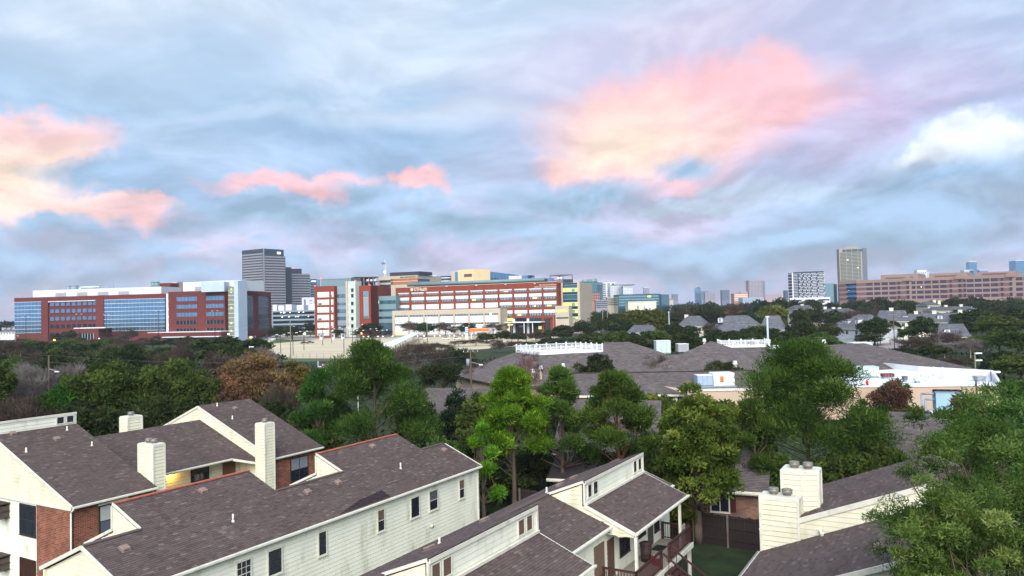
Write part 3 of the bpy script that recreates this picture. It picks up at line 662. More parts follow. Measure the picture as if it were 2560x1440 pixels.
# ------------------------------------------------------------------ apartment house C: clerestory windows and balcony
def apartment_c():
    c = bframe('apartment_house', 'white apartment house with clerestory windows and brown balcony, bottom centre', 'house', 36.43, -14.17, 'apartment houses in the foreground')
    s = 0.41
    HI = [(-0.23, 8.41), (-13.91, -5.52)]
    LO = [(-5.52, -0.23), (8.41, 9.9), (-19.5, -13.91)]
    YR, ZR = 4.94, 6.99
    back = [(-19.5, YR), (9.9, YR), (9.9, 8.4), (-19.5, 8.4)]
    roof_plane(c, [[(x, y) for x, y in back]] + [[(x0, 2.7), (x1, 2.7), (x1, YR), (x0, YR)] for x0, x1 in HI], (0, YR, ZR, 0, -s))
    wall_panel(c, (9.8, 8.1), XM, Y, [(0, 0), (29.2, 0), (29.2, 5.6), (0, 5.6)], M_CREAM)
    for x0, x1 in LO:
        roof_plane(c, [[(x0, 1.37), (x1, 1.37), (x1, YR), (x0, YR)]], (0, YR, ZR, 0, 0.36))
        trim(c, (x0, 1.34, 5.6), (x1, 1.34, 5.6), 0.06, 0.18); trim(c, (x0, 1.26, 5.64), (x1, 1.26, 5.64), 0.1, 0.08, name='gutter')
        siding(c, (x0, 1.65), X, YM, [(0, 0), (x1 - x0, 0), (x1 - x0, 5.6), (0, 5.6)], M_WHITE_SID)
        MB().bar((x0 + 0.02, YR, ZR + 0.02), (x1 - 0.02, YR, ZR + 0.02), 0.28, 0.05).build('ridge_cap', M_SHING, c)
    for k, (x0, x1) in enumerate(HI):
        zt = ZR + (YR - 2.78) * s; zb2 = 6.66
        roof_plane(c, [[(x0, 0), (x1, 0), (x1, 2.8), (x0, 2.8)]], (0, 2.78, zb2, 0, s))
        siding(c, (x0, 2.78), X, YM, [(0, zb2 - 0.1), (x1 - x0, zb2 - 0.1), (x1 - x0, zt - 0.1), (0, zt - 0.1)], M_WHITE_SID, 0.235, name='clerestory_wall')
        trim(c, (x0, 2.7, zt - 0.08), (x1, 2.7, zt - 0.08), 0.07, 0.17); trim(c, (x0 - 0.01, 2.75, zb2), (x0 - 0.01, 2.75, zt - 0.1), 0.12, 0.1, name='corner_board'); trim(c, (x1 + 0.01, 2.75, zb2), (x1 + 0.01, 2.75, zt - 0.1), 0.12, 0.1, name='corner_board')
        MB().box(x0, x1, 2.6, 2.75, zb2 - 0.02, zb2 + 0.1).build('flashing', M_TRIM, c)
        wins = ((0.14, 0.61), (0.85, 1.42), (6.8, 7.29), (7.58, 8.1)) if k == 0 else ((-7.29, -6.76), (-6.54, -6.02), (-13.76, -13.23), (-13.04, -12.49))
        tp = mat('brown_screen', (102, 82, 70), 0.7, 0.12)
        for a0, a1 in wins: window(c, (0, 2.756), X, YM, a0, a1, 6.93, 7.6, frame=M_TRIM, pane=M_DARKGLASS if k == 0 else tp, rail=False, sill=False, out=0.06)
        # side walls towards the camera
        siding(c, (x0 + 0.03, YR), YM, XM, [(0, ZR - 0.1), (2.16, 6.4), (2.16, zt - 0.12), (0, ZR - 0.02)], M_CREAM, name='side_wall')
        siding(c, (x0 + 0.03, 2.78), YM, XM, [(0, 5.9), (1.9, 5.2), (2.72, 5.35), (2.72, 5.42), (0, 6.52)], M_CREAM, name='side_wall')
        siding(c, (x0 + 0.03, YR), YM, XM, [(0, 5.5), (2.16, 5.5), (2.16, 6.4), (0, ZR - 0.1)], M_CREAM, name='side_wall', boards=False)
        siding(c, (x1 - 0.03, 0.05), Y, X, [(0, 5.42), (2.72, 5.6), (2.72, 6.52)], M_CREAM, name='side_wall', boards=False)
        siding(c, (x1 - 0.03, 2.78), Y, X, [(0, 5.6), (2.16, 5.6), (2.16, ZR - 0.1), (0, zt - 0.12)], M_CREAM, name='side_wall', boards=False)
        trim(c, (x0 - 0.02, 0, 5.45), (x0 - 0.02, 2.78, 6.6), 0.07, 0.17, name='rake_board'); trim(c, (x0 - 0.02, 2.8, zt - 0.03), (x0 - 0.02, YR, ZR), 0.07, 0.13, name='rake_board')
        trim(c, (x1 + 0.02, 0, 5.45), (x1 + 0.02, 2.78, 6.6), 0.07, 0.15, name='rake_board')
        trim(c, (x0, -0.02, 5.42), (x1, -0.02, 5.42), 0.06, 0.18); trim(c, (x0, -0.1, 5.46), (x1 + 0.2, -0.1, 5.46), 0.11, 0.09, name='gutter')
        siding(c, (x0, 1.7), X, YM, [(0, 0), (x1 - x0, 0), (x1 - x0, 5.9), (0, 5.9)], M_WHITE_SID, 0.235, name='porch_wall')
        MB().box(x0, x1, 0.05, 1.7, 5.28, 5.33).build('porch_ceiling', M_TRIM, c)
    siding(c, (9.85, 1.6), Y, X, [(0, 0), (6.5, 0), (6.5, 5.6), (3.3, 6.8), (0, 5.6)], M_CREAM, boards=False)
    trim(c, (9.93, 1.37, 5.62), (9.93, YR, ZR - 0.04), 0.07, 0.15, name='rake_board')
    # doors and windows under the eaves
    MB().box(-1.72, -0.46, 1.6, 1.64, 2.9, 5.0).build('door', mat('tan_panel', (120, 98, 84), 0.7, 0.08), c)
    MB().box(-1.78, -0.4, 1.59, 1.62, 3.35, 3.42).build('door_rail', M_FRAME_DK, c)
    MB().box(0.06, 0.92, 1.64, 1.7, 2.8, 4.82).build('door', mat('dark_brown_door', (96, 74, 62), 0.6, 0.1), c)
    window(c, (0, 1.676), X, YM, 1.77, 3.1, 3.55, 4.75, frame=M_FRAME_DK, mull=1)
    window(c, (0, 1.676), X, YM, 4.6, 5.6, 3.8, 4.7, frame=M_FRAME_DK, mull=1)
    MB().box(6.1, 6.95, 1.64, 1.7, 2.8, 4.8).build('door', mat('grey_door', (88, 82, 82), 0.6, 0.1), c)
    window(c, (0, 1.676), X, YM, 7.25, 8.0, 3.4, 4.7, frame=M_FRAME_DK)
    # balcony
    bal = MB().box(-0.8, 8.35, -0.3, 1.66, 2.55, 2.75).build('balcony', M_CONC, c)
    trim(bal, (-0.8, -0.33, 2.6), (8.35, -0.33, 2.6), 0.05, 0.3, name='balcony_edge', material=M_WHITE_SID)
    def rail(p, q, skip=None):
        r = MB().bar((p[0], p[1], 3.72), (q[0], q[1], 3.72), 0.12, 0.09).build('handrail', M_RAILBROWN, bal)
        MB().bar((p[0], p[1], 2.86), (q[0], q[1], 2.86), 0.06, 0.06).build('bottom_rail', M_RAILBROWN, bal)
        L = math.hypot(q[0] - p[0], q[1] - p[1]); n = max(2, int(L / 0.15))
        me = MB().box(-0.015, 0.015, -0.015, 0.015, 2.89, 3.68).mesh('baluster', M_RAILBROWN)
        for i in range(n + 1):
            o = link_mesh('baluster', me, bal); o.location = (p[0] + (q[0] - p[0]) * i / n, p[1] + (q[1] - p[1]) * i / n, 0)
        for t in (0, 1): MB().box(p[0] + (q[0] - p[0]) * t - 0.06, p[0] + (q[0] - p[0]) * t + 0.06, p[1] + (q[1] - p[1]) * t - 0.06, p[1] + (q[1] - p[1]) * t + 0.06, 2.75, 3.78).build('rail_post', M_RAILBROWN, bal)
    rail((-0.75, 1.55), (-0.75, -0.2)); rail((-0.75, -0.2), (3.0, -0.2)); rail((4.3, -0.2), (8.25, -0.2)); rail((8.25, -0.2), (8.25, 1.5))
    for x in (-0.2, 6.9): MB().box(x - 0.07, x + 0.07, -0.1, 0.04, 2.75, 5.3).build('porch_post', M_TRIM, c)
    for x in (-0.6, 8.1): MB().box(x - 0.1, x + 0.1, -0.25, -0.05, 0, 2.55).build('balcony_post', M_TRIM, c)
    # stairs down to the lawn
    st = MB()
    n = 14
    for i in range(n):
        z = 2.55 - i * (2.55 / n); y = -0.35 - i * 0.27; st.box(3.05, 4.25, y - 0.3, y, z - 0.06, z)
    sobj = st.build('stairs', mat('dark_stair', (72, 48, 46), 0.8, 0.15), c)
    for x in (3.0, 4.3):
        MB().bar((x, -0.3, 2.45), (x, -4.1, 0.1), 0.06, 0.24).build('stringer', M_RAILBROWN, sobj)
        MB().bar((x, -0.3, 3.6), (x, -4.1, 1.05), 0.1, 0.08).build('handrail', M_RAILBROWN, sobj)
        MB().bar((x, -4.1, 1.05), (x, -5.2, 1.05), 0.1, 0.08).build('handrail', M_RAILBROWN, sobj)
        MB().box(x - 0.05, x + 0.05, -5.25, -5.15, 0, 1.1).build('rail_post', M_RAILBROWN, sobj)
        for i in range(1, 12):
            f = i / 12.0; y = -0.3 - 3.8 * f; zb3 = 2.5 - 2.35 * f
            MB().box(x - 0.014, x + 0.014, y - 0.014, y + 0.014, zb3, zb3 + 1.08).build('baluster', M_RAILBROWN, sobj)
    for x, y, z in ((-4.3, 6.4, 6.4), (3.2, 5.9, 6.6), (-10.0, 5.6, 6.72), (-14.8, 6.6, 6.3), (5.9, 6.3, 6.45)): roof_vent(c, x, y, z, -s, 0.38)
    for x, y, z in ((-8.6, 6.1, 6.5), (1.1, 5.7, 6.7)): pipe_vent(c, x, y, z, 0.3)
    return c
apartment_c()
def on_c(name, label, cat, x, y, z):
    t = bframe(name, label, cat, 36.43, -14.17)
    U = np.array([math.cos(PHI), math.sin(PHI)]); W = np.array([-math.sin(PHI), math.cos(PHI)])
    p = U * x + W * y
    t.location = (t.location.x + p[0], t.location.y + p[1], z); return t
t = on_c('trash_can', 'dark brown ribbed trash can standing on the balcony', 'trash can', 3.9, 1.0, 2.75)
m = MB(); m.cyl((0, 0, 0), (0, 0, 0.95), 0.27, 0.33, 20); m.build('body', mat('can_brown', (62, 48, 46), 0.6, 0.1), t, True)
m = MB(); m.cyl((0, 0, 0.95), (0, 0, 1.0), 0.36, 0.36, 20); m.cyl((0, 0, 1.0), (0, 0, 1.08), 0.34, 0.2, 20); m.build('lid', mat('can_lid', (74, 58, 56), 0.5, 0.1), t, True)
for i in range(3):
    m = MB(); m.cyl((0, 0, 0.25 + i * 0.25), (0, 0, 0.28 + i * 0.25), 0.3 + i * 0.018, 0.3 + i * 0.018, 20); m.build('rib', mat('can_lid', (74, 58, 56)), t, True)
t = on_c('door_mat', 'small dark mat lying on the balcony floor by the far door', 'mat', 6.4, 1.1, 2.75)
MB().box(-0.5, 0.5, -0.3, 0.3, 0.002, 0.02).build('pile', M_BLACK, t); MB().box(-0.54, 0.54, -0.34, 0.34, 0.001, 0.012).build('border', M_FRAME_DK, t)
t = on_c('laundry_basket', 'red basket with white cloth on the stair head of the balcony', 'basket', 3.6, 0.25, 2.75)
m = MB(); m.cyl((0, 0, 0), (0, 0, 0.42), 0.24, 0.33, 14, cap=False); m.cyl((0, 0, 0.0), (0, 0, 0.02), 0.24, 0.24, 14); m.cyl((0, 0, 0.4), (0, 0, 0.44), 0.35, 0.35, 14, cap=False); m.build('tub', mat('red_plastic', (170, 24, 44), 0.5, 0.1), t, True)
m = MB(); m.cyl((0, 0, 0.3), (0.04, 0, 0.5), 0.29, 0.18, 12); m.cyl((-0.1, 0.08, 0.4), (-0.1, 0.1, 0.56), 0.14, 0.06, 9); m.build('cloth', mat('white_cloth', (214, 218, 228), 0.9, 0.08, 6), t, True)
t = on_c('folded_table', 'pale grey folded table leaning on the far balcony railing', 'table', 7.3, 0.0, 2.75)
m = MB(); m.box(-0.45, 0.45, -0.06, -0.01, 0.05, 1.25); m.build('top', mat('pale_board', (150, 152, 148), 0.6, 0.08), t)
for x in (-0.35, 0.35): MB().box(x - 0.02, x + 0.02, 0.0, 0.04, 0.0, 1.1).build('leg', M_METAL_GREY, t)

# ------------------------------------------------------------------ apartment house D with the twin pot chimneys
def apartment_d():
    d = bframe('apartment_house', 'cream apartment house with two big chimneys with paired flue pots, lower right', 'house', 36.0, -7.95, 'apartment houses in the foreground')
    s = 0.41; YR = -6.9
    roof_plane(d, [[(-7.0, YR), (-0.01, YR), (-0.01, 0), (-7.0, 0)]], (0, 0, 5.55, 0, -s))
    roof_plane(d, [[(-7.0, -13.8), (-0.01, -13.8), (-0.01, YR), (-7.0, YR)]], (0, YR, 8.38, 0, s))
    h0 = 6.56
    roof_plane(d, [[(0, YR), (7.2, YR), (7.2, 0), (0, 0)]], (0, 0, h0, 0, -0.392))
    roof_plane(d, [[(0, -13.8), (7.2, -13.8), (7.2, YR), (0, YR)]], (0, YR, h0 + 0.392 * 6.9, 0, 0.392))
    zt = h0 + 0.392 * 6.9
    siding(d, (0.03, -0.25), YM, XM, [(0, 5.4), (6.65, 8.1), (6.65, zt - 0.14), (0, h0 - 0.06)], M_CREAM, name='side_wall')
    siding(d, (0.03, YR), YM, XM, [(0, 8.1), (6.65, 5.4), (6.65, h0 - 0.06), (0, zt - 0.14)], M_CREAM, name='side_wall')
    trim(d, (-0.02, 0, h0 - 0.08), (-0.02, YR, zt - 0.08), 0.07, 0.22, name='rake_board'); trim(d, (-0.02, -13.8, h0 - 0.08), (-0.02, YR, zt - 0.08), 0.07, 0.22, name='rake_board')
    siding(d, (-6.8, -0.25), YM, XM, [(0, 0), (13.3, 0), (13.3, 5.4), (6.65, 8.15), (0, 5.4)], M_CREAM, name='gable_wall')
    trim(d, (-7.02, 0, 5.46), (-7.02, YR, 8.3), 0.07, 0.2, name='rake_board'); trim(d, (-7.02, -13.8, 5.46), (-7.02, YR, 8.3), 0.07, 0.2, name='rake_board')
    siding(d, (0.0, -0.25), XM, Y, [(0, 0), (6.8, 0), (6.8, 5.4), (0, 5.4)], M_CREAM, boards=False)
    siding(d, (7.1, -0.25), XM, Y, [(0, 0), (7.1, 0), (7.1, 6.4), (0, 6.4)], M_CREAM, boards=False)
    siding(d, (7.1, -13.6), Y, X, [(0, 0), (13.3, 0), (13.3, 6.4), (6.65, 9.0), (0, 6.4)], M_CREAM, boards=False)
    siding(d, (-6.8, -13.6), X, YM, [(0, 0), (13.9, 0), (13.9, 5.4), (0, 5.4)], M_CREAM, boards=False)
    trim(d, (-7.0, 0.02, 5.47), (0, 0.02, 5.47), 0.06, 0.18); trim(d, (-7.0, 0.1, 5.5), (0, 0.1, 5.5), 0.11, 0.09, name='gutter', material=M_METAL_GREY)
    chimney(d, -0.04, 0.84, -1.72, -0.05, 0, 8.05, ('-x', '-y', '+y'), 2, 'y')
    # second chimney with a canted face
    pts = [(0.95, -0.85), (0.95, -1.74), (1.3, -2.42), (2.1, -2.42), (2.1, -0.85)]
    ch = MB().ext([(x, y, 0) for x, y in pts], (0, 0, 9.12)).build('chimney', M_SHEATH, d)
    for i in (0, 1, 2):
        p, q = pts[i], pts[i + 1]; w = math.hypot(q[0] - p[0], q[1] - p[1]); ad = ((q[0] - p[0]) / w, (q[1] - p[1]) / w); nd = (ad[1], -ad[0])
        mx_, my_ = (p[0] + q[0]) / 2 - 1.55, (p[1] + q[1]) / 2 + 1.6
        if nd[0] * mx_ + nd[1] * my_ < 0: nd = (-nd[0], -nd[1])
        chim_side(ch, p, ad, nd, w, 5.7, 9.12)
    mb = MB()
    for x, y in pts: mb.box(x - 0.05, x + 0.05, y - 0.05, y + 0.05, 5, 9.1)
    mb.build('corner_board', M_TRIM, ch); chim_cap(ch, pts, 9.12, 2, 'y')
    roof_vent(d, -4.7, -5.33, 7.75, -s)
    trim(d, (-0.03, -2.6, 6.85), (-0.4, -2.75, 6.74), 0.12, 0.1, name='flashing')
    return d
apartment_d()

# ------------------------------------------------------------------ fence and lawn behind the houses
def fence():
    p = atz(1700, 1350, 0); q = atz(1905, 1381, 0)
    d = np.array([q[0] - p[0], q[1] - p[1]]); d /= np.linalg.norm(d)
    p = np.array([p[0], p[1]]) - d * 14; L = 30.0
    t = thing('board_fence', 'dark weathered board fence behind the lawn between the houses', 'fence', (p[0], p[1], 0), math.atan2(d[1], d[0]))
    m1 = mat('weathered_board', (44, 38, 36), 0.95, 0.3, 2, stretch=(1, 1, 0.2)); m2 = mat('fence_post', (104, 94, 86), 0.9, 0.2)
    mes = [MB().box(0, 0.138, -0.012, 0.012, 0.03, h).mesh('board', m1) for h in (2.2, 2.24, 2.17)]
    r = random.Random(5); n = int(L / 0.145)
    for i in range(n):
        o = link_mesh('board', r.choice(mes), t); o.location = (i * 0.145, r.uniform(-0.006, 0.006), 0)
    for z in (0.5, 1.3, 2.0): MB().box(0, L, -0.07, -0.014, z, z + 0.09).build('rail', m1, t)
    pm = MB().box(-0.06, 0.06, -0.19, -0.072, 0, 2.3).mesh('post', m2)
    for i in range(int(L / 2.45) + 1):
        o = link_mesh('post', pm, t); o.location = (0.4 + i * 2.45, 0, 0)
fence()

# ------------------------------------------------------------------ distant city: facades measured in the photograph, built at their distance
class Fac:
    """a building whose front runs from photo column xl (distance Yl) to xr (distance Yr); local x along the front, y away, z up"""
    def __init__(s, name, label, xl, Yl, xr, Yr, cat='building', group=None, base=0.0, yref=780):
        a = aty(xl, yref, Yl); b = aty(xr, yref, Yr)
        s.p = np.array([a[0], a[1], 0.0]); d = np.array([b[0] - a[0], b[1] - a[1], 0.0]); s.w = np.linalg.norm(d); s.d = d / s.w
        s.n = np.array([-s.d[1], s.d[0], 0.0]); s.base = base
        s.o = thing(name, label, cat, tuple(s.p), math.atan2(s.d[1], s.d[0]), group)
        s.cur = s.o
    def q(s, x, y, off=0.0):
        """photo point to (along, height) on the plane off metres before the front"""
        r = ray(x, y); p0 = s.p - s.n * off
        t = np.dot(p0 - _O, s.n) / np.dot(r, s.n); P = _O + r * t
        return float(np.dot(P - s.p, s.d)), float(P[2])
    def rc(s, x0, y0, x1, y1, off=0.0):
        ym = (y0 + y1) / 2
        a0 = s.q(x0, ym, off)[0]; a1 = s.q(x1, ym, off)[0]; z1 = s.q(x0, y0, off)[1]; z0 = s.q(x0, y1, off)[1]
        return a0, a1, z0, z1
    def box(s, part, a0, a1, y0, y1, z0, z1, m, parent=None, label=None):
        o = MB().box(a0, a1, y0, y1, z0, z1).build(part, m, parent or s.o)
        if label: o['label'] = label
        return o
    def rect(s, part, x0, y0, x1, y1, m, out=0.2, deep=0.3, parent=None, z0=None):
        """piece of the front given by its photo box; stands out metres proud, reaches deep metres back"""
        a0, a1, zz0, zz1 = s.rc(x0, y0, x1, y1)
        if z0 is not None: zz0 = z0
        return s.box(part, a0, a1, -out, deep, zz0, zz1, m, parent)

WHT = mat('white_cladding', (206, 212, 218), 0.5, 0.05, 0.3)
WPANEL = mat('white_panel', (222, 224, 226), 0.5, 0.04, 0.3)
BEIGE = mat('beige_precast', (186, 175, 157), 0.8, 0.06, 0.2)
RED = mat('hospital_red_brick', (130, 60, 45), 0.85, 0.1, 0.3)
MAROON = mat('hospital_maroon_brick', (102, 50, 48), 0.85, 0.1, 0.3)
GREYM = mat('grey_metal_panel', (134, 148, 160), 0.5, 0.06, 0.2)
TEALM = mat('teal_grey_panel', (112, 140, 148), 0.5, 0.06, 0.2)
GBLUE = glassy('blue_facade_glass', (128, 172, 206))
GTEAL = glassy('teal_facade_glass', (86, 140, 150))
GDARK = glassy('dark_facade_glass', (66, 88, 104))
GLITE = glassy('pale_facade_glass', (164, 200, 204))
RIB = mat('window_ribbon_dark', (58, 84, 92), 0.2, 0.2, 0.5, spec=0.6)
LIME = glow('lit_office_lime', (200, 216, 110), 0.2)
YLW = glow('lit_lamp_yellow', (250, 226, 120), 0.6)
LAMPW = glow('lit_lamp_white', (255, 246, 220), 0.9)
REDL = glow('red_warning_light', (255, 70, 60), 1.4)
LOUV = mat('grey_louvre', (158, 162, 166), 0.6, 0.08, 0.5)
BLK = mat('dark_screen_wall', (58, 54, 66), 0.6, 0.08, 0.3)

def stripes(F, part, x0, x1, ys, m, out=0.25, deep=0.3, parent=None):
    """thin horizontal pieces, one per entry (top, bottom) in photo rows at column x0"""
    for y0, y1 in ys: F.rect(part, x0, y0, x1, y1, m, out, deep, parent)
def text_obj(parent, body, size, loc, m, name='sign_lettering', rot=(math.pi / 2, 0, 0), depth=0.15):
    c = bpy.data.curves.new(name, 'FONT'); c.body = body; c.size = size; c.extrude = depth; c.resolution_u = 2
    tmp = bpy.data.objects.new(name, c); COL.objects.link(tmp)
    dg = bpy.context.evaluated_depsgraph_get(); me = bpy.data.meshes.new_from_object(tmp.evaluated_get(dg))
    bpy.data.objects.remove(tmp)
    me.materials.clear(); me.materials.append(m)
    o = link_mesh(name, me, parent); o.location = loc; o.rotation_euler = rot
    return o
def fit_text(parent, body, a0, a1, z0, yloc, m, hscale=1.0):
    o = text_obj(parent, body, 1.0, (a0, yloc, z0), m)
    w = max(v.co.x for v in o.data.vertices); k = (a1 - a0) / w
    o.scale = (k, k * hscale, 1); return o

G_MED = 'buildings of the medical centre'
# ---- left maroon brick block with blue glass
def med_left():
    F = Fac('hospital_building', 'long maroon brick and blue glass hospital at the far left', 37, 600, 413, 578, group=G_MED)
    W = F.w; zt = F.q(37, 745)[1]
    F.box('wall', 0.0, W, 0.4, 45, 0, zt - 0.3, MAROON)
    F.box('parapet', -0.2, W + 0.2, -0.3, 0.4, F.q(37, 756)[1], zt, MAROON)
    def lines(g, x0, x1, y0, y1, n):
        a0, a1, z0, z1 = F.rc(x0, y0, x1, y1)
        for i in range(n + 1):
            z = z0 + (z1 - z0) * i / n; F.box('mullion', a0, a1, -0.45, 0.2, z - 0.14, z + 0.14, WHT, g)
        for i in range(1, int((a1 - a0) / 3)):
            x = a0 + (a1 - a0) * i / int((a1 - a0) / 3); F.box('mullion', x - 0.05, x + 0.05, -0.34, 0.2, z0, z1, GREYM, g)
    g = F.rect('glass_wall', 37, 756, 105, 833, GBLUE, 0.3, 0.3); lines(g, 37, 105, 756, 833, 8)
    g = F.rect('glass_wall', 261, 750, 413, 828, GBLUE, 0.3, 0.3); lines(g, 261, 413, 750, 828, 8)
    F.rect('pier', 105, 748, 122, 862, MAROON, 0.9, 0.3, z0=0); F.rect('pier', 241, 744, 261, 862, MAROON, 0.9, 0.3, z0=0)
    F.rect('canopy', 122, 753.5, 240, 755.5, WHT, 0.8, 0.3)
    wm = None
    for cx in (130, 142.8, 156.7, 170.5, 184, 197.5, 211.4, 224.7, 236.8):
        for y0, y1 in ((757, 765.5), (774, 783), (793, 802), (812, 820), (832, 839)):
            dy = -(cx - 130) * 0.024
            w = F.rect('window', cx - 4.6, y0 + dy, cx + 4.6, y1 + dy, GBLUE if y0 < 810 else GDARK, -0.15, 0.45)
            F.rect('sill', cx - 5, y1 + dy, cx + 5, y1 + dy + 0.8, MAROON, 0.15, 0.4, w)
    # roof plant
    F.rect('penthouse', 62, 726, 387, 744, WHT, -8, 34); a = F.q(387, 726)[0]
    for x in (133, 187, 240, 292.5): F.rect('louvre', x - 13, 732 - (x - 133) * 0.024, x + 13, 740.5 - (x - 133) * 0.024, LOUV, -7.7, 8.2)
    zp = F.q(133, 724)[1]
    for x, r in ((139, 2.0), (153, 2.6)):
        ax = F.q(x, 724)[0]; m = MB(); m.cyl((ax, 14, zp - 1), (ax, 14, zp + 3.0), r, r, 16); m.cyl((ax, 14, zp + 3.0), (ax, 14, zp + 3.3), r * 1.1, r * 1.1, 16); m.build('cooling_tower', GREYM, F.o, True)
    a0 = F.q(164, 724)[0]; a1 = F.q(216, 724)[0]
    m = MB(); m.cyl((a0, 14, zp - 1), (a0 + 2, 14, zp + 1.8), 0.6, 0.6, 10); m.cyl((a0 + 2, 14, zp + 1.8), (a1, 14, zp + 1.8), 0.6, 0.6, 10); m.build('duct', WHT, F.o, True)
    for x in (206, 212, 219, 225, 243, 251):
        ax = F.q(x, 724)[0]; m = MB(); m.cyl((ax, 14, zp - 1), (ax, 14, zp + 3.2), 0.7, 0.45, 8); m.build('stack', GREYM, F.o, True)
    # entrance block
    E = Fac('hospital_entrance', 'low brick entrance block with white cap before the left hospital', 187, 566, 246, 562, group=G_MED)
    z = E.q(187, 822)[1]; E.box('wall', 0, E.w, 0, 14, 0, z, MAROON); E.box('roof_cap', -0.5, E.w + 6, -0.6, 14.5, z, z + 0.7, WPANEL)
    g = E.rect('glass_wall', 199, 833, 234, 849, GDARK, 0.2, 0.2)
    for i in range(6):
        a0, a1, z0, z1 = E.rc(199, 833, 234, 849); x = a0 + (a1 - a0) * i / 5; E.box('mullion', x - 0.1, x + 0.1, -0.3, 0, z0, z1, WPANEL, g)
    # right brick block
    G = Fac('hospital_building', 'maroon brick hospital wing with five glass ribbons and white penthouse', 421, 539, 563, 527, group=G_MED)
    zt = G.q(421, 730)[1]; zl = G.q(421, 831)[1]
    G.box('wall', 0, G.w, 0.5, 40, 0, zt - 0.4, MAROON)
    bands = [(742.5, 753), (762, 771.7), (782, 791.8), (802, 811), (821.7, 827.5)]
    prev = zt
    for i, (y0, y1) in enumerate(bands):
        a0, a1, z0, z1 = G.rc(441, y0 + 0.4, 559, y1 + 0.4)
        G.box('spandrel', 0, G.w, 0, 0.5, z1, prev, MAROON); prev = z0
        g = G.box('window_ribbon', a0, a1, 0.1, 0.6, z0, z1, GBLUE if i < 3 else GDARK)
        for k in range(1, 14):
            x = a0 + (a1 - a0) * k / 14; G.box('mullion', x - 0.08, x + 0.08, 0.02, 0.3, z0, z1, GREYM, g)
        G.box('pier', 0, a0, 0, 0.5, z0, z1, MAROON); G.box('pier', a1, G.w, 0, 0.5, z0, z1, MAROON)
    G.box('spandrel', 0, G.w, 0, 0.5, 0, prev, MAROON)
    a0 = G.q(392, 840)[0]; a1 = G.q(573, 840)[0]
    pl = G.box('plinth', a0, a1, -9, 0, 0, zl, MAROON); G.box('roof_cap', a0, a1, -9.3, 0, zl, zl + 0.5, WPANEL, pl)
    zz = G.q(421, 842)[1]; G.box('canopy', a0 + 12, a1, -9.9, -9, zz - 0.3, zz + 0.3, WPANEL, pl); G.box('glass_wall', a0 + 14, a1 - 1, -9.2, -9, 0.6, zz - 0.4, GDARK, pl)
    ph = G.rect('penthouse', 443, 705, 589, 731, WHT, -6, 34)
    for x in (487, 540): G.rect('louvre', x - 13, 716.5 - (x - 487) * 0.03, x + 13, 726 - (x - 487) * 0.03, LOUV, -5.7, 6.2, ph)
    # lit stair strips
    a0 = G.q(413, 780)[0]; zz = G.q(413, 734)[1]
    st = G.box('stair_tower', a0, 0.0, 1.0, 12, 0, zz, WHT)
    for y in (753, 773, 792, 812): G.rect('stair_lamp', 417.3, y - 0.9, 420, y + 1.4, YLW, -0.8, 1.2, st)
    a0 = G.q(571, 780)[0]; a1 = G.q(589, 780)[0]; zz = G.q(571, 717)[1]
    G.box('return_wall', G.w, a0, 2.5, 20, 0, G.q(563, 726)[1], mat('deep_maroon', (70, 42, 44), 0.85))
    st = G.box('stair_tower', a0, a1, 0, 10, 0, zz, mat('stair_glazing', (128, 134, 116), 0.4, 0.15, 0.4))
    for y in (722, 730, 768, 807, 826): G.rect('stair_lamp', 577, y, 580, y + 2.2, YLW, 0.15, 0.2, st)
    for i in range(12):
        z = zz * i / 12; G.box('floor_band', a0, a1, -0.2, 0.1, z, z + 0.35, WHT, st)
    a2 = G.q(599, 780)[0]; G.box('fin_wall', a1, a2, -1.5, 9, 0, G.q(589, 702)[1], mat('pale_blue_panel', (176, 194, 212), 0.5, 0.05, 0.2))
    # angled wing
    H = Fac('hospital_building', 'angled hospital wing with maroon frame and dark curtain wall beside the white fin', 599, 531, 678, 600, group=G_MED)
    zt = H.q(599, 725)[1]
    H.box('wall', 0, H.w, 0.6, 30, 0, zt - 0.3, MAROON)
    a0, a1, z0, z1 = H.rc(609, 738, 673, 828)
    H.box('frame_top', 0, H.w, 0, 0.6, z1, zt, MAROON); H.box('frame_side', 0, a0, 0, 0.6, 0, z1, MAROON); H.box('frame_side', a1, H.w, 0, 0.6, 0, z1, MAROON); H.box('frame_bottom', a0, a1, 0, 0.6, z0 - 4, z0, MAROON)
    g = H.box('curtain_wall', a0, a1, 0.3, 0.9, z0, z1, GDARK)
    for i in range(22):
        x = a0 + (a1 - a0) * i / 22; H.box('mullion', x, x + 0.18, 0.1, 0.4, z0, z1, GREYM, g)
    for i in range(5):
        z = z0 + (z1 - z0) * (i + 0.5) / 5; H.box('floor_band', a0 + H.w * 0.2, a1, 0.14, 0.4, z - 0.5, z + 0.4, RIB, g)
    for i in range(6): H.box('column', a0 + 2 + i * 5, a0 + 3.2 + i * 5, -0.5, 0.5, 0, z0 - 4.05, WPANEL)
    H.rect('penthouse', 589, 703, 640, 728, mat('pale_blue_panel', (176, 194, 212)), -8, 24)
    # brick mass and pale block behind
    K = Fac('hospital_building', 'maroon T shaped plant tower behind the left hospital roof', 391, 640, 427, 638, group=G_MED)
    z = K.q(391, 708.5)[1]; K.box('upper_wall', 0, K.w, 0, 12, K.q(391, 718)[1], z, MAROON); a = K.q(407, 720)[0]; K.box('shaft', a, K.w, 0.3, 12, 0, K.q(391, 718)[1], MAROON)
    K2 = Fac('hospital_building', 'small pink grid-windowed block behind the penthouses', 428, 660, 444, 659, group=G_MED)
    z = K2.q(428, 705)[1]; K2.box('wall', 0, K2.w, 0, 10, 0, z, mat('pink_stone', (198, 178, 172), 0.8))
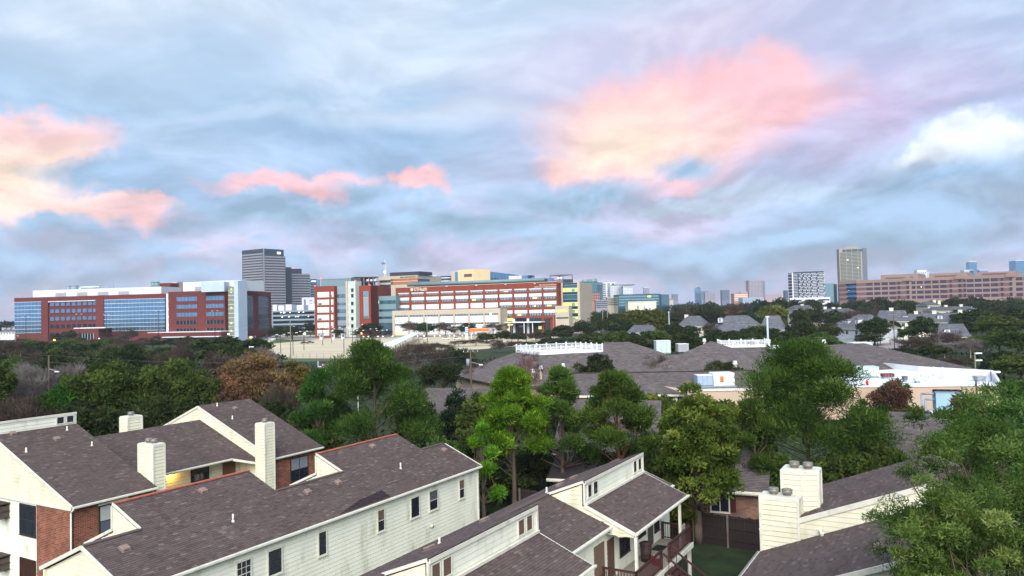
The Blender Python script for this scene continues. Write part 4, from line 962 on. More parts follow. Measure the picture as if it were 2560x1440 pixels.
    for i in range(4):
        for j in range(5): K2.box('window', K2.w * (i + 0.2) / 4, K2.w * (i + 0.75) / 4, -0.1, 0.2, z - 2.2 - j * 2.4, z - 1.0 - j * 2.4, RIB)
    T = Fac('cooling_tower', 'pair of teal cooling towers on the left hospital roof', 372, 596, 390, 595, 'cooling tower', G_MED)
    for k in (0.25, 0.72):
        z = T.q(372, 717)[1]; m = MB(); m.cyl((T.w * k, 4, z - 0.3), (T.w * k, 4, z + 3.6), 2.2, 1.9, 14); m.cyl((T.w * k, 4, z + 3.6), (T.w * k, 4, z + 4.0), 2.3, 2.3, 14); m.build('drum', TEALM, T.o, True)
    T.box('base', 0, T.w, 0, 8, 0, z - 0.3, WHT)
med_left()

# ---- dark twin towers and their podium
def med_towers():
    Fs = []
    cl = mat('tower_spandrel', (150, 150, 156), 0.5, 0.08, 0.2); dk = mat('tower_dark', (52, 66, 80), 0.4, 0.1, 0.2, spec=0.5)
    L = Fac('office_tower', 'tall dark striped office tower with lit sign on its curved crown', 606, 1010, 661, 985, group=G_MED)
    zt = L.q(606, 626.4)[1]; zb = L.q(606, 637)[1]
    b = L.p + L.d * L.w
    L.box('shaft', 0, L.w - 1.2, 0.5, 34, 0, zt, dk)
    n = 26; step = 3.55
    for i in range(n): L.box('spandrel', 1.2, L.w - 2, -0.1, 0.6, zb - 2 - i * step, zb - 0.2 - i * step, cl)
    Rr = Fac('office_tower', 'right hand face of the tall dark striped tower', 661, 985, 716, 1010, group=G_MED)
    # one building: hang the right face under the left face's thing
    rr = Rr.o; rr.parent = L.o; rr.name = 'east_wing'
    rr.matrix_parent_inverse = (Matrix.Translation(L.o.location) @ Matrix.Rotation(L.o.rotation_euler.z, 4, 'Z')).inverted()
    for k in ('label', 'category', 'group'):
        if k in rr: del rr[k]
    zr = Rr.q(716, 641)[1]
    Rr.box('shaft', 0, Rr.w, 0.4, 30, 0, zr, dk)
    Rr.box('crown', 0, Rr.w * 0.78, 0.6, 26, zr, zt - 0.2, dk)
    for i in range(n): Rr.box('spandrel', 1.6, Rr.w - 0.5, -0.1, 0.5, zr - 2.3 - i * step, zr - 0.5 - i * step, cl)
    Rr.box('sign_panel', Rr.w * 0.62, Rr.w * 0.79, 0.3, 0.62, zt - 6.5, zt - 3.5, glow('white_sign', (235, 240, 250), 0.32))
    Rr.box('corner_fin', -0.4, 1.0, -0.4, 0.4, 0, zt + 0.1, cl)
    S = Fac('office_tower', 'shorter dark striped tower with rounded crown beside the tall one', 716, 1030, 777, 1060, group=G_MED)
    zt = S.q(716, 668)[1]; zs = S.q(777, 685)[1]
    S.box('shaft', 0, S.w * 0.22, 0, 30, 0, zt, dk); S.box('crown', S.w * 0.22, S.w * 0.68, 2, 28, zs, zt - 1.5, dk); S.box('wing', S.w * 0.22, S.w, 0.5, 30, 0, zs, dk)
    for i in range(20): S.box('spandrel', S.w * 0.24, S.w - 0.5, -0.2, 0.6, zs - 2.2 - i * step, zs - 0.4 - i * step, cl)
    S.box('beacon', S.w * 0.45, S.w * 0.5, 8, 10, zt - 1.5, zt - 0.2, REDL)
    P = Fac('office_tower', 'slim blue glass tower with lit sign right of the dark towers', 777, 1150, 793, 1150, group=G_MED)
    z = P.q(777, 698)[1]; P.box('shaft', 0, P.w, 0, 20, 0, z, GBLUE); P.box('sign_panel', 1.5, P.w - 1, -0.3, 0, z - 4, z - 2.4, glow('white_sign', (235, 240, 250), 0.32))
    for i in range(8): P.box('floor_band', 0, P.w, -0.2, 0.1, z - 6 - i * 4, z - 5.4 - i * 4, GREYM)
    # podium
    Q = Fac('hospital_podium', 'low grey glazed podium with white roof boxes below the dark towers', 680, 720, 788, 720, group=G_MED)
    z = Q.q(680, 777)[1]; Q.box('wall', 0, Q.w, 0, 40, 0, z, GREYM)
    for i in range(4):
        zz = z - 1.5 - i * 4.2; Q.box('window_ribbon', 1, Q.w - 1, -0.2, 0.1, zz - 2.4, zz, GDARK)
    zt = Q.q(680, 762)[1]
    for i, (x0, x1) in enumerate(((0, 0.1), (0.13, 0.27), (0.3, 0.44), (0.56, 0.72), (0.86, 0.99))): Q.box('roof_box', Q.w * x0, Q.w * x1, 2, 18, z, zt - (i % 2) * 0.8, WHT)
    r = random.Random(3)
    for i in range(12): x = Q.w * r.uniform(0.05, 0.95); zz = z - 2.3 - r.choice((0, 1)) * 4.2; Q.box('ceiling_lamp', x, x + 1.0, -0.4, -0.2, zz, zz + 0.6, LAMPW)
    Q2 = Fac('hospital_building', 'small white box building between the podium and the red wing', 755, 800, 786, 798, group=G_MED)
    z = Q2.q(755, 744)[1]; Q2.box('wall', 0, Q2.w, 0, 14, 0, z, mat('lavender_white', (196, 196, 212), 0.6, 0.05, 0.2))
    for j in range(3): Q2.box('window', Q2.w * 0.62, Q2.w * 0.82, -0.2, 0.2, z - 4 - j * 3.6, z - 2.6 - j * 3.6, GREYM)
    Q2.box('recess', Q2.w * 0.2, Q2.w * 0.3, -0.15, 0.2, 4, z - 2, RIB)
med_towers()

# ---- red brick research building with the lettering, and its neighbours
def med_main():
    # left red block with large white framed windows
    A = Fac('hospital_building', 'red brick block with stacked white window bays left of the grey wing', 787, 545, 837, 541, group=G_MED)
    zt = A.q(787, 716)[1]
    A.box('wall', 0, A.w, 0.5, 30, 0, zt - 0.2, RED)
    rows = [(730.2, 744), (749.2, 763), (768, 782), (787, 801), (806, 820), (825, 839.6)]
    prev = zt
    bl = mat('lit_bay', (206, 214, 206), 0.3, 0.1, 0.4)
    for i, (y0, y1) in enumerate(rows):
        a0, a1, z0, z1 = A.rc(793, y0, 823, y1); b0 = A.q(827, y0)[0]; b1 = A.q(833.5, y0)[0]
        A.box('spandrel', 0, A.w, 0, 0.5, z1, prev, RED); prev = z0
        for c0, c1 in ((0, a0), (a1, b0), (b1, A.w)): A.box('pier', c0, c1, 0, 0.5, z0, z1, RED)
        for k, (c0, c1) in enumerate(((a0, a1), (b0, b1))):
            w = A.box('window', c0, c1, 0.25, 0.6, z0, z1, bl); A.box('shade', c0, c1, 0.2, 0.25, z0 + (z1 - z0) * 0.55, z1, WPANEL, w)
            for t in range(1, 6 if k == 0 else 2): x = c0 + (c1 - c0) * t / (6 if k == 0 else 2); A.box('mullion', x - 0.06, x + 0.06, 0.18, 0.25, z0, z0 + (z1 - z0) * 0.55, GREYM, w)
            if (i + k) % 2 == 1: A.box('dark_pane', c0 + (c1 - c0) * 0.08, c0 + (c1 - c0) * 0.36, 0.21, 0.26, z0 + 0.2, z0 + 1.4, RIB, w)
    A.box('spandrel', 0, A.w, 0, 0.5, 0, prev, RED)
    A.box('beacon', -0.3, 0.3, 0.5, 1.1, zt, zt + 0.7, REDL)
    # grey glazed wing
    B = Fac('hospital_building', 'grey panel wing with pale window ribbons beside the stair tower', 837, 545, 868, 543, group=G_MED)
    zt = B.q(837, 716)[1]; B.box('wall', 0, B.w, 0.3, 30, 0, zt, GREYM)
    for i, (y0, y1) in enumerate(((735.5, 743.5), (757, 762.5), (773, 782), (792, 800), (814, 819))):
        a0, a1, z0, z1 = B.rc(837.5, y0, 867.5, y1); w = B.box('window_ribbon', a0, a1, -0.1, 0.4, z0, z1, GLITE)
        for k in range(7): x = a0 + (a1 - a0) * k / 7; B.box('pane', x + 0.1, x + 0.9, -0.16, 0, z0 + 0.1, z1 - 0.1, RIB if (k * 3 + i) % 4 == 0 else GBLUE, w)
    P = Fac('plant_room', 'teal grey roof plant room above the left red block', 804, 565, 879, 560, group=G_MED)
    z = P.q(804, 699)[1]; P.box('wall', 0, P.w, 0, 18, 26, z, TEALM); P.box('roof_edge', -0.2, P.w + 0.2, -0.3, 18, z, z + 0.5, GREYM); P.box('beacon', -0.3, 0.4, -0.2, 0.4, z + 0.5, z + 1.3, REDL)
    # pale stair tower
    T = Fac('stair_tower', 'tall pale stair tower with square windows between grey and red wings', 868, 537, 889.6, 535, group=G_MED)
    zt = T.q(868, 703.6)[1]; T.box('wall', 0, T.w, 0, 9, 0, zt, mat('pale_green_panel', (188, 200, 192), 0.5, 0.05, 0.2))
    T.box('edge_fin', -0.5, T.w * 0.14, -0.8, 0, 0, zt + 0.2, BEIGE)
    for y in (721, 735, 754.5, 773.5, 792.5, 810.5):
        w = T.rect('window', 878, y, 884, y + 9, GDARK, 0.15, 0.2); T.rect('sill', 877.6, y + 9, 884.4, y + 9.7, WPANEL, 0.3, 0.1, w)
    for y in (716, 738, 761, 780, 799, 819): T.rect('stair_lamp', 873, y, 874.6, y + 1.5, LAMPW, 0.35, 0.1)
    T.box('beacon', T.w - 1, T.w - 0.3, 1, 1.6, zt, zt + 0.7, REDL)
    # red block with the grey strip, returning to the right
    C = Fac('hospital_building', 'red brick block with one tall grey glass strip', 889.6, 541, 927.5, 538, group=G_MED)
    zt = C.q(889.6, 715)[1]; C.box('wall', 0, C.w, 0, 12, 0, zt, RED); g = C.rect('glass_strip', 909, 728, 921.7, 797, GREYM, 0.15, 0.1); C.rect('lit_pane', 909, 790, 921.7, 797, GLITE, 0.22, 0.1, g); C.rect('lit_pane', 909, 728, 921.7, 742, GLITE, 0.22, 0.1, g)
    a1 = C.q(962, 760, -34)[0]
    C.add = MB(); m = C.add; m.ext([(C.w, 0.02, 0), (C.w, 12, 0), (a1, 46, 0), (a1, 34, 0)], (0, 0, zt)); m.build('angled_wall', RED, C.o)
    for i in range(7):
        f0, f1 = 0.18 + i * 0.11, 0.25 + i * 0.11; m = MB(); zz0, zz1 = zt - 8.5, zt - 4
        m.ext([(C.w + (a1 - C.w) * f0, 34 * f0 - 0.15, zz0), (C.w + (a1 - C.w) * f1, 34 * f1 - 0.15, zz0), (C.w + (a1 - C.w) * f1, 34 * f1 + 0.2, zz0), (C.w + (a1 - C.w) * f0, 34 * f0 + 0.2, zz0)], (0, 0, zz1 - zz0)); m.build('window', GREYM, C.o)
    m = MB(); m.box(C.w * 0.9, C.w * 0.95, 0.2, 0.8, zt, zt + 0.8); m.build('beacon', REDL, C.o)
    # teal link block
    D = Fac('hospital_building', 'grey teal link block with three green lit ribbons', 927.5, 552, 990, 549, group=G_MED)
    zt = D.q(927.5, 741)[1]; D.box('wall', 0, D.w, 0.2, 20, 0, zt, TEALM)
    for i, (y0, y1) in enumerate(((752, 760), (774, 779), (792, 797.5))):
        a0, a1, z0, z1 = D.rc(928.5, y0, 989, y1); w = D.box('window_ribbon', a0, a1, -0.1, 0.3, z0, z1, GTEAL)
        for k in range(9):
            x = a0 + (a1 - a0) * (k + 0.1) / 9; D.box('pane', x, x + (a1 - a0) / 11, -0.16, 0, z0 + 0.1, z1 - 0.1, (RIB if (k + i) % 3 == 0 else GTEAL) if not (i == 0 and k < 3) else glow('lit_green', (150, 230, 180), 0.22), w)
    D.box('dark_base', 0, D.w, -0.2, 0.2, 0, D.q(927.5, 808)[1], RIB)
    D.rect('blue_lamp', 966, 824, 970, 828, glow('blue_sign', (80, 170, 255), 1), 0.4, 0.1)
    cp = Fac('entrance_canopy', 'thin white entrance canopy hung from masts before the teal block', 895, 528, 928, 527, 'canopy', G_MED)
    z = cp.q(895, 821)[1]; cp.box('roof', 0, cp.w, -4, 6, z - 0.4, z, WPANEL)
    for k in (0.25, 0.85):
        m = MB(); m.cyl((cp.w * k, 2, 0), (cp.w * k, 2, z + 3), 0.25, 0.15, 8); m.cyl((cp.w * k, 2, z + 3), (cp.w * k - 3, -2, z), 0.08, n=5); m.build('mast', WPANEL, cp.o)
    # main building
    F = Fac('research_building', 'long red brick building with cream UTHealth lettering and white window bays', 990, 560, 1394.7, 512, group=G_MED)
    zt = F.q(990, 720)[1]; W = F.w
    F.box('wall', 0, W, 0.9, 40, 0, zt - 0.4, RED)
    cols = [(994.6, 1022.7)] + [(x, x + 32.4) for x in (1027.8, 1064.3, 1101.2, 1138.2, 1175.1, 1211.6, 1248, 1284.9, 1321.8, 1358.2)]
    # storeys measured at column 1044 (left) ; heights are level, so one set serves all columns
    rows = [(730.4, 738), (742.2, 756.2), (761, 774.8), (780.8, 795.2)]
    RW = [F.rc(1044, y0, 1060, y1)[2:] for y0, y1 in rows]
    prev = zt
    for (z0, z1) in RW: F.box('spandrel', 0, W, 0, 0.9, z1, prev, RED); prev = z0
    zg = F.q(1300, 797)[1]
    F.box('spandrel', 0, W, 0, 0.9, zg, prev, RED)
    AC = [(F.q(x0, 745)[0], F.q(x1, 745)[0]) for x0, x1 in cols]
    edge = 0.0
    for (a0, a1) in AC + [(W, W)]:
        F.box('pier', edge, a0, 0.02, 0.9, zg, zt - 1, RED); edge = a1
    r = random.Random(11)
    meshes = {}
    for j, (z0, z1) in enumerate(RW):
        for i, (a0, a1) in enumerate(AC):
            h = z1 - z0; wd = a1 - a0
            if j == 3 and i < 7: continue
            w = F.box('window_bay', a0, a1, 0.5, 0.95, z0, z1, GLITE)
            full = (j == 2 and 0 < i < 7)
            zs = z0 + h * (0.12 if full else (0.62 if j == 0 else 0.45))
            F.box('shade', a0 + 0.1, a1 - 0.1, 0.35, 0.5, zs, z1 - 0.1, WPANEL, w)
            F.box('blue_rail', a0 + 0.1, a1 - 0.1, 0.3, 0.5, zs - 0.5, zs, TEALM, w)
            if not full:
                F.box('glazing', a0 + 0.2, a1 - 0.2, 0.42, 0.5, z0 + 0.15, zs - 0.6, RIB, w)
                lit = r.random() < (0.1 if j < 2 else 0.45) and i > 3
                if lit:
                    b0 = a0 + wd * r.uniform(0.05, 0.5); F.box('lit_pane', b0, b0 + wd * r.uniform(0.12, 0.4), 0.38, 0.42, z0 + 0.2, zs - 0.6, LIME, w)
                for k in range(1, 8):
                    x = a0 + wd * k / 8 + r.uniform(-0.2, 0.2); F.box('mullion', x - 0.09, x + 0.09, 0.34, 0.42, z0 + 0.1, zs - 0.5, WPANEL, w)
    F.box('parapet_cap', -0.2, W + 0.2, -0.2, 1.0, zt, zt + 0.35, BEIGE)
    for x in (1116, 1190, 1263, 1336): F.rect('flood_lamp', x, 712.5 - (x - 1190) * 0.03, x + 3, 714.5 - (x - 1190) * 0.03, LAMPW if False else WPANEL, 1.0, 0)
    # lettering and round emblem
    CR = mat('cream_letters', (232, 222, 200), 0.5, 0.03)
    a0, z0 = F.q(1035.5, 727.5); a1 = F.q(1068, 727)[0]; fit_text(F.o, 'UTHealth', a0, a1, z0 - 0.1, -0.25, CR, 1.35)
    ae, ze = F.q(1030, 724); m = MB(); m.cyl((ae, -0.05, ze), (ae, -0.3, ze), 1.1, 1.1, 20); m.build('round_emblem', CR, F.o); m = MB(); m.cyl((ae, -0.3, ze), (ae, -0.36, ze), 0.75, 0.75, 16); m.build('emblem_disc', mat('pale_gold', (206, 190, 160), 0.6), F.o)
    a0, z0 = F.q(1348, 713.5); a1 = F.q(1391, 713)[0]; fit_text(F.o, 'The University of Texas', a0, a1, z0 - 0.2, -0.12, CR)
    a0, z0 = F.q(1336, 718); fit_text(F.o, 'Health Science Center at Houston', a0, a1, z0 - 0.3, -0.12, CR)
    # roof pipe screen
    a0, z0 = F.q(1006, 717); a1, z1 = F.q(1340, 704)
    z = zt + 2.2; m = MB(); m.cyl((a0, 8, z), (W - 12, 8, z), 1.3, 1.3, 10); m.build('roof_duct', TEALM, F.o, True)
    F.box('roof_screen', a0 + 4, W - 6, 11, 12, zt - 0.5, zt + 3.2, GBLUE)
    # entrance floor on the right
    e0 = F.q(1250, 805)[0]
    F.box('entrance_recess', e0, W - 6, 0.2, 0.88, 0.5, zg - 0.2, mat('entrance_dark', (52, 46, 48), 0.6, 0.2, 0.2))
    zc = F.q(1251, 806)[1]; e1 = F.q(1362, 803)[0]; F.box('canopy', e0, e1, -8, 0.2, zc - 0.4, zc + 0.3, WPANEL)
    for x in (1283, 1320, 1341): a = F.q(x, 815)[0]; F.box('canopy_post', a - 0.25, a + 0.25, -7.6, -7.1, 0, zc - 0.4, WPANEL)
    for x0, y0, x1, y1, mm in ((1254, 796, 1282, 803, LIME), (1286, 795, 1317, 803, GDARK), (1322, 795, 1354, 803, GTEAL), (1261, 811, 1282, 813.5, YLW), (1261, 822, 1272, 826, YLW), (1346, 815, 1354, 823, LIME), (1326, 806, 1355, 815, GDARK), (1297, 812, 1313, 818, GREYM)): F.rect('entrance_glazing', x0, y0, x1, y1, mm, 0.1, 0.3)
    for x in (1285, 1320, 1357): a = F.q(x, 797)[0]; F.box('entrance_pier', a - 0.8, a + 0.8, -0.3, 0.3, 0, zg, WPANEL if x < 1350 else RED)
    # beige base building
    G = Fac('low_research_building', 'two storey beige base with white panels before the red research building', 981, 533, 1250, 510, group=G_MED)
    zt = G.q(981, 777.8)[1]; G.box('wall', 0, G.w, 0.8, 22, 0, zt, BEIGE)
    pc = [(987, 1019.5), (1024, 1057), (1062, 1095), (1099.3, 1132.8), (1137, 1170), (1175, 1208), (1212, 1245)]
    ribs = [(789, 793.2), (809.9, 814.2)]
    zr = [G.rc(987, a, 1000, b)[2:] for a, b in ribs]
    G.box('cornice', -0.2, G.w + 0.2, 0, 0.8, zr[0][1], zt + 0.2, BEIGE)
    edge = -0.2
    PC = [(G.q(x0, 800)[0], G.q(x1, 800)[0]) for x0, x1 in pc]
    for a0, a1 in PC + [(G.w + 0.2, G.w + 0.2)]: G.box('pier', edge, a0, 0.02, 0.8, 0, zr[0][1], BEIGE); edge = a1
    for a0, a1 in PC:
        w = G.box('panel_bay', a0, a1, 0.5, 0.85, 0.8, zr[0][1], WPANEL)
        for z0, z1 in zr:
            rb = G.box('window_ribbon', a0, a1, 0.35, 0.5, z0, z1, GTEAL, w)
            for k in range(1, 9): x = a0 + (a1 - a0) * k / 9; G.box('mullion', x - 0.1, x + 0.1, 0.28, 0.35, z0, z1, WPANEL, w)
            for k in range(0, 9, 2): x = a0 + (a1 - a0) * (k + 0.1) / 9; G.box('pane', x, x + (a1 - a0) * 0.08, 0.3, 0.35, z0 + 0.1, z1 - 0.2, RIB, w)
    G.rect('lit_pane', 988, 832, 1008, 835, LIME, -0.2, 0.3); G.rect('lamp', 1224, 783, 1229, 787, LAMPW, 0.2, 0)
    # glass end with lime light
    H = Fac('research_tower', 'beige and glass end tower with lime lit floors right of the red building', 1394.7, 520, 1452, 514, group=G_MED)
    zt = H.q(1394.7, 708)[1]; H.box('wall', 0, H.w, 0.5, 30, 0, zt, BEIGE)
    a0 = H.q(1407.8, 750)[0]; a1 = H.q(1445, 750)[0]
    H.box('edge_fin', a1, H.w, -1.2, 0.5, 0, zt + 0.3, BEIGE)
    for i, (y0, y1, mm) in enumerate(((708, 713, GDARK), (713, 720, GTEAL), (721, 730.5, LIME), (731, 737, GDARK), (738, 749, GTEAL), (749.5, 756, GDARK), (756.5, 766, LIME), (767, 773.5, GDARK), (774, 783.5, LIME), (784, 792, GDARK), (792.5, 799, LIME))):
        zz0, zz1 = H.rc(1408, y0, 1444, y1)[2:]; g = H.box('glass_floor', a0, a1, 0, 0.5, zz0, zz1, mm)
        H.box('floor_line', a0, a1, -0.15, 0, zz0 - 0.1, zz0 + 0.2, GREYM, g)
        for k in range(1, 5): x = a0 + (a1 - a0) * k / 5; H.box('mullion', x - 0.08, x + 0.08, -0.1, 0, zz0, zz1, GTEAL, g)
        if mm is LIME: H.box('dark_pane', a0 + (a1 - a0) * 0.6, a0 + (a1 - a0) * 0.78, -0.06, 0, zz0 + 0.3, zz1 - 0.4, TEALM, g)
    b = H.rect('low_wing', 1397.6, 764.5, 1431, 796, BEIGE, 8, -0.1, z0=0); H.rect('lit_ribbon', 1400, 775, 1426, 780.5, LIME, 8.2, -8, b); H.rect('window_ribbon', 1400, 793, 1430, 796, GTEAL, 8.2, -8, b)
med_main()

# ---- buildings behind the red one
def med_back():
    A = Fac('medical_tower', 'beige medical building with black roof screen and sunset reflection painted into its glass', 948, 900, 1045, 880, group=G_MED)
    zt = A.q(948, 692)[1]; A.box('wall', 0, A.w, 0, 40, 0, zt, BEIGE)
    A.rect('roof_screen', 971, 681.5, 1046, 690, BLK, -3, 34); bk = A.q(1046, 687)[0]
    for i, (y0, y1) in enumerate(((701, 707), (712, 718), (724, 730))): A.rect('window_ribbon', 949, y0, 977, y1, GTEAL, 0.2, 0.1)
    g = A.rect('sunset_tinted_glass', 977, 697.5, 1044.5, 712, glassy('painted_sunset_reflection', (255, 168, 104), 0.9, 0.08), 0.25, 0.1)  # sunset reflection put into the glass colour as an orange tint
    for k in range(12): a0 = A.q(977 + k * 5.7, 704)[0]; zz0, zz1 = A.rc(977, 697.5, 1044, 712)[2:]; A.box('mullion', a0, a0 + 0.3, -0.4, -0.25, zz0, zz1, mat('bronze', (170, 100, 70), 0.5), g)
    A.rect('floor_line', 977, 704, 1044.5, 705, WHT, 0.45, 0)
    a0, z0 = A.q(1001, 694.6); a1 = A.q(1040, 693)[0]; fit_text(A.o, "Baylor St. Luke's Medical Center", a0, a1, z0, -0.3, BLK, 1.3)
    a2 = A.q(1074, 690, -30)[0]
    m = MB(); m.ext([(A.w, 0.05, 0), (A.w, 40, 0), (a2, 60, 0), (a2, 30, 0)], (0, 0, zt - 0.3)); m.build('angled_wall', BEIGE, A.o)
    for i in range(5):
        z = zt - 4 - i * 4.6; m = MB(); m.ext([(A.w + 0.3, 0.2, z - 3), (A.w + 0.3, 0.5, z - 3), (a2, 30.2, z - 3), (a2, 29.7, z - 3)], (0, 0, 3)); m.build('window_ribbon', GDARK, A.o)
    # unfinished frame
    B = Fac('unfinished_building', 'dark unfinished steel frame with red lamps left of the beige tower', 887, 870, 948, 880, group=G_MED)
    z = B.q(887, 692)[1]
    for k in range(5): zz = z - k * 5; B.box('floor_slab', 0, B.w, 0, 26, zz - 0.9, zz, mat('raw_slab', (96, 70, 72), 0.9))
    for i in range(6):
        for y in (0.8, 24): B.box('column', B.w * i / 5 - 0.4, B.w * i / 5 + 0.4, y, y + 0.8, 0, z - 0.95, mat('raw_column', (150, 146, 150), 0.8))
    B.box('core', B.w * 0.3, B.w * 0.9, 8, 20, 0, z - 1, BLK)
    for i in range(3): B.box('white_sheet', B.w * (0.5 + i * 0.15), B.w * (0.6 + i * 0.15), 0.2, 0.5, z - 6.2, z - 3, WHT)
    # crane
    c = aty(963, 690, 900); t = thing('tower_crane', 'white tower crane rising over the unfinished frame', 'crane', (c[0], c[1], 0))
    zt = aty(963, 655, 900)[2]; m = MB()
    for dx, dy in ((-1, -1), (1, -1), (1, 1), (-1, 1)): m.box(dx - 0.12, dx + 0.12, dy - 0.12, dy + 0.12, 0, zt)
    for i in range(int(zt / 2.5)): m.bar((-1, -1, i * 2.5), (1, -1, i * 2.5 + 2.5), 0.12, 0.12); m.bar((-1, 1, i * 2.5), (-1, -1, i * 2.5 + 2.5), 0.12, 0.12)
    m.build('mast', WHT, t)
    m = MB(); m.bar((0, 0, zt - 1.5), (8, 12, zt - 2), 0.8, 0.8); m.bar((0, 0, zt + 3.5), (8, 12, zt - 1.6), 0.15, 0.15); m.build('jib', WHT, t)
    m = MB(); m.bar((0, 0, zt - 1.5), (-2.6, -2, zt - 1), 1.2, 1.2); m.box(-3.5, -1.8, -3, -1, zt - 3, zt - 0.5); m.build('counter_jib', mat('crane_grey', (120, 110, 118), 0.6), t)
    m = MB(); m.cyl((0, 0, zt), (0, 0, zt + 4), 0.5, 0.1, 6); m.build('apex', WHT, t)
    m = MB(); m.cyl((0, -1.6, zt - 12), (0, -1.9, zt - 12), 1.3, 1.3, 12); m.build('lamp', LAMPW, t)
    # small ones
    for nm, lb, x0, x1, Yd, yt, wallm, kind in (
        ('medical_building', 'narrow beige block with dark vertical slots behind the red roof', 1079, 1094, 950, 690, BEIGE, 'slots'),
        ('medical_building', 'rounded building with white and dark stripes behind the roof duct', 1100, 1130, 1000, 690, BLK, 'rings'),
        ('medical_building', 'pale stone slab left of the glowing cream face', 1130, 1140, 1000, 681, BEIGE, 'plain'),
        ('medical_building', 'slim blue glass slab touching the glowing cream face', 1139.5, 1147.5, 960, 679, GBLUE, 'plain')):
        S = Fac(nm, lb, x0, Yd, x1, Yd, group=G_MED); z = S.q(x0, yt)[1]
        if kind == 'rings':
            n = 16; m = MB(); m.cyl((S.w / 2, S.w / 2, 0), (S.w / 2, S.w / 2, z), S.w / 2, S.w / 2, 24); m.build('drum', wallm, S.o, True)
            for k in range(5): m = MB(); zz = z - 2 - k * 4.2; m.cyl((S.w / 2, S.w / 2, zz - 1.5), (S.w / 2, S.w / 2, zz), S.w / 2 + 0.4, S.w / 2 + 0.4, 24); m.build('floor_band', WHT, S.o, True)
        else:
            S.box('wall', 0, S.w, 0, 15, 0, z, wallm); S.box('roof_edge', -0.2, S.w + 0.2, -0.2, 15, z, z + 0.6, WHT)
            if kind == 'slots':
                for k in range(4): S.box('slot_window', S.w * (0.12 + k * 0.22), S.w * (0.2 + k * 0.22), -0.2, 0.1, 2, z - 1.5, RIB)
    # big blue sloping building
    D = Fac('medical_tower', 'glowing cream and blue glass medical tower with white lettering', 1147, 720, 1185.6, 705, group=G_MED)
    zt = D.q(1147, 675)[1]
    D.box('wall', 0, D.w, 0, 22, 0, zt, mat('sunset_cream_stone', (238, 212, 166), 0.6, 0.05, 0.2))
    D.rect('louvre', 1160.5, 685.5, 1180, 692.5, mat('brown_louvre', (120, 92, 72), 0.6), 0.2, 0.1)
    E = Fac('glass_wing', 'x', 1185.6, 705, 1366, 820)
    eo = E.o; eo.parent = D.o; eo.name = 'glass_wing'
    eo.matrix_parent_inverse = (Matrix.Translation(D.o.location) @ Matrix.Rotation(D.o.rotation_euler.z, 4, 'Z')).inverted()
    for k in ('label', 'category'): del eo[k]
    zl = E.q(1186, 674)[1]; a1, z1 = E.q(1296, 687.5); z2 = E.q(1366, 699)[1]
    m = MB(); m.ext([(0, 0, 0), (a1, 0, 0), (a1, 0, z1), (0, 0, zl)], (24 * E.d[1], 24 * E.n[1], 0)); m.build('glass_wall', GBLUE, eo)
    m = MB(); m.ext([(a1, 0.3, 0), (E.w, 0.3, 0), (E.w, 0.3, z2), (a1, 0.3, z1 - 0.3)], (20 * E.d[1], 20 * E.n[1], 0)); m.build('glass_wall', GBLUE, eo)
    for k in range(1, 24): x = E.w * k / 24; zz = zl + (z2 - zl) * x / E.w; E.box('mullion', x - 0.1, x + 0.1, -0.2, 0, 20, zz - 0.8, TEALM)
    for k in range(5): z = 24 + k * 4.2; E.box('floor_line', 0, E.w * (1 if z < z2 - 1 else (0.55 if z < z1 else 0.2)), -0.25, 0.05, z, z + 0.35, GREYM)
    a0, z0 = E.q(1190, 686.5); a1 = E.q(1222, 686)[0]; fit_text(eo, "Baylor St. Luke's", a0, a1, z0, -0.4, glow('white_sign', (235, 240, 250), 0.32), 1.3)
    a0, z0 = E.q(1190, 691.5); a1 = E.q(1215.5, 691)[0]; fit_text(eo, 'Medical Center', a0, a1, z0, -0.4, glow('white_sign', (235, 240, 250), 0.32), 1.15)
    P = Fac('medical_building', 'pale stone box with blue glass side below the sloping glass roof', 1274, 660, 1306, 658, group=G_MED)
    z = P.q(1274, 690)[1]; P.box('wall', 0, P.w, 0, 16, 0, z, mat('pale_stone', (206, 204, 210), 0.7, 0.05, 0.2)); a = P.q(1330, 690)[0]; P.box('glass_side', P.w, a, 1, 16, 0, z + 0.2, GBLUE); P.box('dark_bay', P.w + (a - P.w) * 0.6, a, 0.6, 1, 20, z, GDARK)
    Q = Fac('rooftop_frame_building', 'grey tower with an open roof frame and a red light strip', 1376, 760, 1409, 745, group=G_MED)
    z = Q.q(1376, 700)[1]; zt = Q.q(1376, 690)[1]; a = Q.q(1422, 700, -14)[0]; gm2 = mat('lavender_grey', (138, 136, 154), 0.6, 0.06, 0.2)
    Q.box('wall', 0, Q.w, 0, 14, 0, z, gm2); m = MB(); m.ext([(Q.w, 0.03, 0), (Q.w, 14, 0), (a, 14.2, 0)], (0, 0, z)); m.build('side_wall', GDARK, Q.o)
    for x in (0, Q.w - 0.8): Q.box('frame_post', x, x + 0.8, 0, 1, z, zt, gm2); Q.box('frame_post', x, x + 0.8, 13, 14, z, zt, gm2)
    Q.box('frame_top', 0, Q.w, 0, 14, zt, zt + 1.0, gm2); Q.box('light_strip', 2, Q.w * 0.5, 1.2, 1.5, z + 0.6, z + 1.3, glow('red_strip', (255, 90, 100), 0.6)); Q.box('light_strip', Q.w * 0.5, Q.w - 2, 1.2, 1.5, z + 1.2, z + 1.8, glow('white_strip', (225, 250, 235), 0.45))
med_back()

